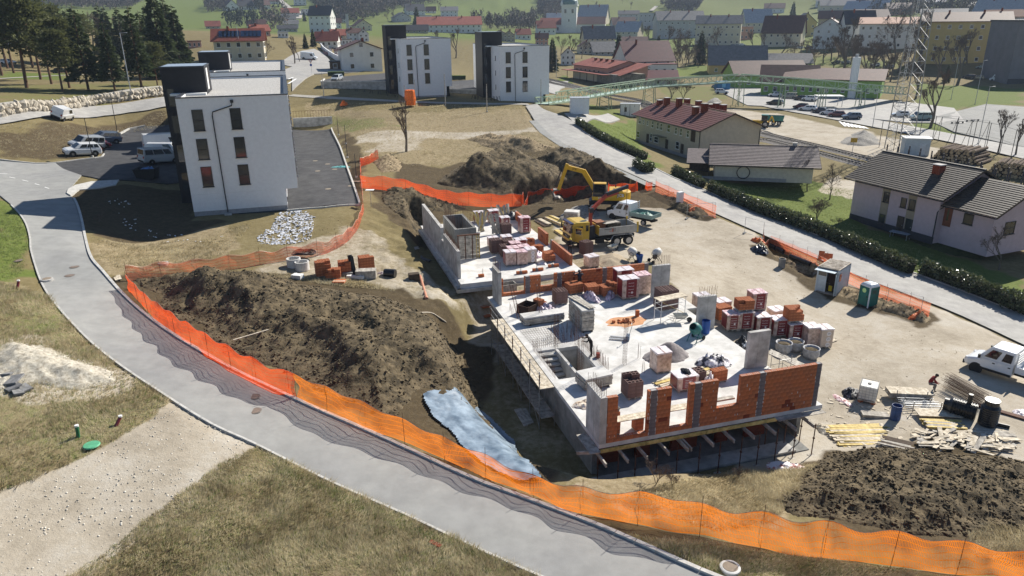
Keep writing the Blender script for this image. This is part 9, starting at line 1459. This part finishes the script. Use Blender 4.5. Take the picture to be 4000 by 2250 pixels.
MID=[('B',1,110,595,390,'bare tree beside the cream solar house'),('B',1,390,640,350,'wide bare tree on the roundabout bank'),('B',1,440,620,420,'smaller bare tree beside the wide one'),('S',1,500,490,330,'small spruce by the cemetery, left'),('S',1,580,470,290,'small spruce by the cemetery, right'),('B',1,2010,585,270,'bare tree between the far white blocks'),('B',1,1850,460,300,'bare tree behind the second white block'),('S',1,1620,300,60,'dark spruce in front of the meadow farm'),('S',1,490,215,110,'small dark spruce by the winding lane'),('S',2,405,720,370,'dark spruce beside the railway'),('S',2,1065,660,325,'tall dark spruce behind the station'),('S2',2,1465,560,350,'green spruce behind the white station house'),('S',2,1890,650,300,'dark spruce before the cream town block'),('B',2,2075,560,250,'bare tree before the cream town block'),('B',2,600,580,340,'pale bare tree behind the station, left'),('B',2,700,590,380,'pale bare tree behind the station, right'),('B',2,1390,480,250,'bare tree in the town, left'),('B',2,1540,520,250,'bare tree in the town, middle'),('B',2,1690,560,270,'bare tree in the town, right of the middle'),('B',2,1750,580,290,'bare tree before the grey town block'),('B',2,490,560,350,'bare tree right of the railway spruce'),('B',2,920,480,260,'bare tree below the cream church house'),('B',2,2420,520,300,'bare tree at the right of the town'),('B',2,2540,540,300,'bare tree before the cream villa'),('M',2,1600,990,780,'dense bare bush under the footbridge, left'),('M',2,1720,990,790,'dense bare bush under the footbridge, right'),
('B',3,750,740,150,'great bare tree at the river, tallest'),('B',3,650,730,400,'bare tree left of the great one'),('B',3,460,690,440,'small bare tree beside the river path'),('B',3,1270,640,100,'bare tree before the long salmon school'),('B',3,1050,760,480,'bare tree before the river cars'),('B',3,1230,820,500,'bare tree right of the river cars'),('B',3,1400,800,430,'reddish bare tree left of the mast'),('B',3,1900,860,270,'dark bare tree before the ochre flats'),('B',3,1700,800,380,'bare tree behind the mast, left'),('S',3,1790,830,640,'dark narrow spruce behind the mast'),('B',3,1630,1285,680,'bare tree beside the pale green van'),('B',3,1480,1000,560,'bare tree behind the mast foot'),('B',3,960,790,400,'bare tree right of the great one'),('B',3,120,640,300,'bare tree before the cream villa, right'),('B',3,270,640,420,'bare tree behind the green roof'),('S',3,240,220,10,'tall conifer above the right town'),('B',3,1500,700,60,'tall bare tree behind the mast head'),('B',3,2000,640,330,'bare tree right of the ochre flats corner')]
for k,i,x,y,t,l in MID:
 px=K(i,x,y);h=min(30,hpx(px,T_(i,t)));pr={'B':random.choice(BARES[:4]),'M':BARES[4],'S':SPR[0],'S2':SPR[1]}[k];tree(pr,px,h,l,'village trees','bare_tree' if k in 'BM' else 'spruce_tree',1.1 if k!='M' else 1.6)
NEAR=[(0,K(5,1510,240),(K(1,1400,960)),'lone slender bare tree in the dry field'),(1,K(7,395,640),K(7,340,300),'bare fruit tree in the lawn, left of two'),(2,K(7,620,720),K(7,640,330),'bare fruit tree in the lawn, right of two'),(4,K(7,490,935),K(7,480,680),'bushy bare shrub in the lawn before the pink house'),(2,K(7,2320,1430),K(7,2300,960),'bare fruit tree before the gable of the pink house'),(4,K(7,690,990),K(7,690,880),'small bare shrub beside the pink house'),(1,K(7,2310,255),K(3,2330,1090),'bare tree at the pitch corner beside the log pile'),(3,K(7,2490,270),K(3,2560,1150),'bare tree at the right edge beside the log pile')]
for v_,px,tp,l in NEAR: tree(BARES[3] if v_==0 else BARES[v_],px,hpx(px,tp[1]),l,'garden trees','bare_tree',1.0 if v_!=4 else 1.5)
for P_ in (scatter([K(2,1560,570),K(2,1950,560),K(2,1980,680),K(2,1640,690)],22),scatter([K(3,250,540),K(3,900,560),K(3,1300,690),K(3,1330,800),K(3,1150,760),K(3,500,640)],30)):
 for q_ in P_: tree(random.choice(BARES[:4]),None,random.uniform(7,12),'leafless tree or scrub in the grey thicket along the river','thicket along the river','bare_tree',1.3,Vector(q_))
def hedge(label,px,w,h,dens=260):
 c=resamp([tuple(V2(q)) for q in GG(px)],max(3,len(px)*6));L=sum(math.dist(c[i],c[i+1]) for i in range(len(c)-1));n=int(L*dens);d=np.concatenate([[0],np.cumsum(np.hypot(*np.diff(c,axis=0).T))]);s=rng.uniform(0,L,n);x=np.interp(s,d,c[:,0]);y=np.interp(s,d,c[:,1]);t=np.gradient(c,axis=0);t/=np.linalg.norm(t,axis=1)[:,None];tx=np.interp(s,d,t[:,0]);ty=np.interp(s,d,t[:,1]);a=rng.uniform(-.35,math.pi+.35,n);lump=1+.25*fbm(s,s*0,1.3,2);rr=rng.uniform(.72,1.05,n)*lump;o=np.cos(a)*w/2*rr;z=np.maximum(.03,np.sin(a)*.55*h*rr+.45*h*rng.uniform(.7,1.1,n));P=np.stack([x-ty*o,y+tx*o,gz(x,y)+z],-1);D=rng.normal(size=(n,3))+np.stack([-ty*np.cos(a),tx*np.cos(a),np.sin(a)],-1)*.8;D/=np.linalg.norm(D,axis=1)[:,None]
 me=needles(P,D,.17,HEDGEM);r=thing('hedge',label,'hedge');inst('leaves',me,r);core=MB(); 
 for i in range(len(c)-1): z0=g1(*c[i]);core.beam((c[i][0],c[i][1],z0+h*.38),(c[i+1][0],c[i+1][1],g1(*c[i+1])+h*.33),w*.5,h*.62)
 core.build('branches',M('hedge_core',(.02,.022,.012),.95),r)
hedge('low clipped hedge along the right road beside the green lawn',[(1452,312),(1480,330),(1530,360),(1580,385),(1625,402)],1.3,1.2,220);hedge('short hedge piece at the lean-to',[(1600,420),(1620,435),(1640,432)],1.2,1.4,220);hedge('hedge piece along the road before the white outbuilding',[(1695,438),(1730,455),(1768,475)],1.3,1.4,240);hedge('long glossy hedge along the right road before the pink house',[(1785,482),(1850,510),(1920,540),(2000,568),(2080,600),(2150,630),(2220,660),(2292,690)],1.5,1.6,330);hedge('glossy hedge at the right edge of the road',[(2318,690),(2400,720),(2480,752),(2590,795)],1.6,1.7,360)
def grass(name,label,polys,m,hh,tuft=6,rnd=1.,lay=.8):
 P=np.concatenate([scatter(pl,n,0) for pl,n in polys]);n=len(P);k=onroad(P);P=P[~k];n=len(P);B=np.repeat(P,tuft,0)+np.concatenate([rng.normal(0,.07,(n*tuft,2)),np.zeros((n*tuft,1))],1);N_=len(B);h=hh*rng.uniform(.5,1.4,N_)*np.repeat(.5+1.0*np.clip(fbm(P[:,0],P[:,1],2.5,3)+.5,0,1),tuft);a=rng.uniform(0,6.28,N_);ln=rng.uniform(.2,1.2,N_)*lay;wind=np.repeat(fbm(P[:,0]+40,P[:,1],3.,2)*3,tuft);ax=np.cos(a*.35+wind);ay=np.sin(a*.35+wind);w=.012*rng.uniform(.8,1.8,N_)
 tip=B+np.stack([ax*h*ln,ay*h*ln,h/np.sqrt(1+ln**2)],-1);s=np.stack([-np.sin(a)*w,np.cos(a)*w,np.zeros(N_)],-1);V=np.stack([B-s,B+s,tip],1).reshape(-1,3);o=npobj(name,V,np.arange(N_*3).reshape(-1,3),m);tag(o,label,None,kind='stuff')
def onroad(P):
 k=np.zeros(len(P),bool)
 for R in (ROAD_A,JUNC,ROAD_B): k|=inside(P[:,0],P[:,1],R)
 k|=pdist(P[:,0],P[:,1],[tuple(p) for p in WRR],False)<.3;return k
STRAW=leafmat('grass_straw',(.40,.33,.19),(.62,.55,.37),.7,.5);GRASSG=leafmat('grass_green',(.15,.20,.05),(.33,.36,.15),.9,.5)
LL=[(-60,690),(120,745),(200,845),(300,925),(425,1012),(330,1085),(190,1160),(0,1240),(-60,1280)];LB=[(560,1165),(650,1125),(820,1212),(1025,1302),(1290,1422),(1365,1455),(1400,1520),(60,1520),(250,1400),(400,1285)]
grass('dry_grass','dry straw coloured grass over the banks',[(LL,6500),(LB,12000),([(1540,1262),(1640,1225),(1800,1190),(2060,1165),(1990,1260),(1950,1310),(1800,1330),(1640,1300)],4200),([(2430,1300),(2620,1250),(2640,1440),(2450,1400)],1500),([(230,600),(340,618),(560,580),(640,560),(560,640),(330,690),(260,665)],2500),([(760,260),(1330,268),(1460,400),(1240,400),(1040,420),(920,390),(880,330)],5000),([(-40,320),(420,275),(415,318),(300,332),(240,392),(-40,398)],1800),([(330,690),(560,680),(900,700),(1000,735),(700,700)],1200),([(1500,1330),(1700,1370),(2000,1400),(2300,1440),(2300,1480),(1850,1460)],3500)],STRAW,.22,6,1.,1.3)
grass('green_grass','short green grass in the turf',[([(-60,500),(48,545),(70,600),(76,650),(40,700),(-60,720)],2500),(LL,2600),(LB,4200),([(1475,315),(1595,308),(1612,405),(1690,445),(1640,420)],1500),([(1800,465),(1990,465),(2150,475),(2135,560),(2420,665),(2590,745),(2300,680),(2050,560)],4000),([(1500,1330),(1700,1370),(2000,1400),(2300,1440),(1850,1460)],2200),([(640,1135),(1020,1310),(1290,1430),(1000,1330),(700,1190)],2500)],GRASSG,.14,5,1.,.7)
for i,(u,v,h,l) in enumerate([(1650,1215,1.5,'tall dead weed clump rising behind the orange net'),(1690,1222,1.1,'smaller dead weed clump behind the orange net'),(1860,1205,.9,'dead weed clump at the foot of the footing'),(250,560,1.0,'dead weed clump on the shaded bank')]): tree(BARES[4],(u,v),h,l,'dead weeds','weed_clump',1.4,cat='weed')
WOODF=M('wood_far',(.085,.070,.058),.95,.3,.02,c2=(.125,.10,.08));WOODE=M('wood_far_evergreen',(.022,.032,.022),.95,.3,.02,c2=(.04,.05,.03))
def wood(name,label,regs,m,h0,tri=16,thin=.5):
 P=[]
 for pl,n in regs: P.append(scatter(pl,n))
 P=np.concatenate(P);n=len(P);h=h0*rng.uniform(.6,1.25,n);q=rng.normal(size=(n,tri,3));q/=np.linalg.norm(q,axis=2)[...,None];c=P[:,None,:]+q*np.stack([h*.26,h*.26,h*.42],-1)[:,None,:]*rng.uniform(.35,1,(n,tri,1))+np.array([0,0,1])*h[:,None,None]*.5;d=rng.normal(size=(n,tri,3,3))*(h*thin*.16)[:,None,None,None];d[...,2]*=1.6;V=(c[:,:,None,:]+d).reshape(-1,3);o=npobj(name,V,np.arange(len(V)).reshape(-1,3),m);tag(o,label,None,kind='stuff')
wood('far_wood','grey brown leafless wood covering the far hillsides',[([K(0,-200,-60),K(0,1500,-60),K(0,1450,60),K(0,1150,110),K(0,900,90),K(0,-200,60)],900),([K(1,620,-120),K(1,1500,-160),K(1,2100,-120),K(1,1850,20),K(1,1550,70),K(1,1300,150),K(1,1000,240),K(1,850,240),K(1,700,190),K(1,600,60)],1500),([K(2,280,-60),K(2,560,-60),K(2,520,160),K(2,420,240),K(2,330,240),K(2,250,130)],300),([K(2,1500,60),K(2,1700,20),K(2,1950,-20),K(2,1850,130),K(2,1600,140)],160),([K(3,500,-100),K(3,2700,-100),K(3,2700,150),K(3,1900,200),K(3,1250,180),K(3,900,110),K(3,480,60)],700),([K(2,0,180),K(2,250,170),K(2,230,300),K(2,0,330)],90),([K(1,60,130),K(1,330,110),K(1,250,330),K(1,60,300)],70),([K(1,2150,200),K(1,2600,190),K(1,2600,300),K(1,2200,310)],70),([K(0,2060,60),K(0,2260,60),K(0,2300,110),K(0,2080,130)],60)],WOODF,13,40,.30)
wood('far_conifers','dark evergreen patches in the far woods',[([K(1,600,-60),K(1,950,-60),K(1,900,150),K(1,700,190),K(1,600,100)],220),([K(1,1350,-60),K(1,2000,-100),K(1,1700,20),K(1,1500,60)],160),([K(0,400,-60),K(0,1500,-60),K(0,1300,40),K(0,500,40)],220),([K(0,2280,200),K(0,2574,200),K(0,2574,290),K(0,2300,290)],30),([K(1,0,60),K(1,120,60),K(1,60,140),K(1,0,130)],20)],WOODE,15,40,.30)
for i,(ii,x,y,h) in enumerate([(2,860,85,9),(2,1195,90,9),(2,1110,35,8),(1,1840,110,12),(1,1330,220,10),(1,1400,215,10),(1,2230,290,11)]): tree(BARES[i%4],K(ii,x,y),h,'lone bare tree on the far meadow, %s'%['left of the church lane','right of the church lane','highest above the church','above the long school','left of the meadow path','right of the meadow path','beside the tan hill'][i],'meadow trees','bare_tree',1.2)
ribbon('hill_lane',[K(2,1400,110),K(2,1470,50),K(2,1560,10),K(2,1640,-20)],5,PALE,.5,'pale lane climbing the hill above the church','lane');ribbon('village_lane',[K(1,430,190),K(1,440,130),K(1,350,85),K(1,280,60),K(1,330,80),K(1,260,20),K(1,230,-30)],6,PALE,.6,'pale winding lane through the left hillside','lane')
# ================================================================== HAZE
x0,x1,y0,y1,z0,z1=GX[0]-4,GX[-1]+4,GY[0]-4,GY[-1]+4,float(ZZ.min())-1,max(70.,float(ZZ.max())+18)
hb=MB().box(((x0+x1)/2,(y0+y1)/2,(z0+z1)/2),(x1-x0,y1-y0,z1-z0)).build('haze',[]);hm=bpy.data.materials.new('haze');hm.use_nodes=True;N=hm.node_tree.nodes;N.remove(N['Principled BSDF']);pv=N.new('ShaderNodeVolumePrincipled');pv.inputs['Color'].default_value=(.66,.80,1,1);pv.inputs['Density'].default_value=.00015;pv.inputs['Anisotropy'].default_value=0;hm.node_tree.links.new(pv.outputs[0],N['Material Output'].inputs['Volume']);hb.data.materials.clear();hb.data.materials.append(hm);tag(hb,None,None,kind='stuff')
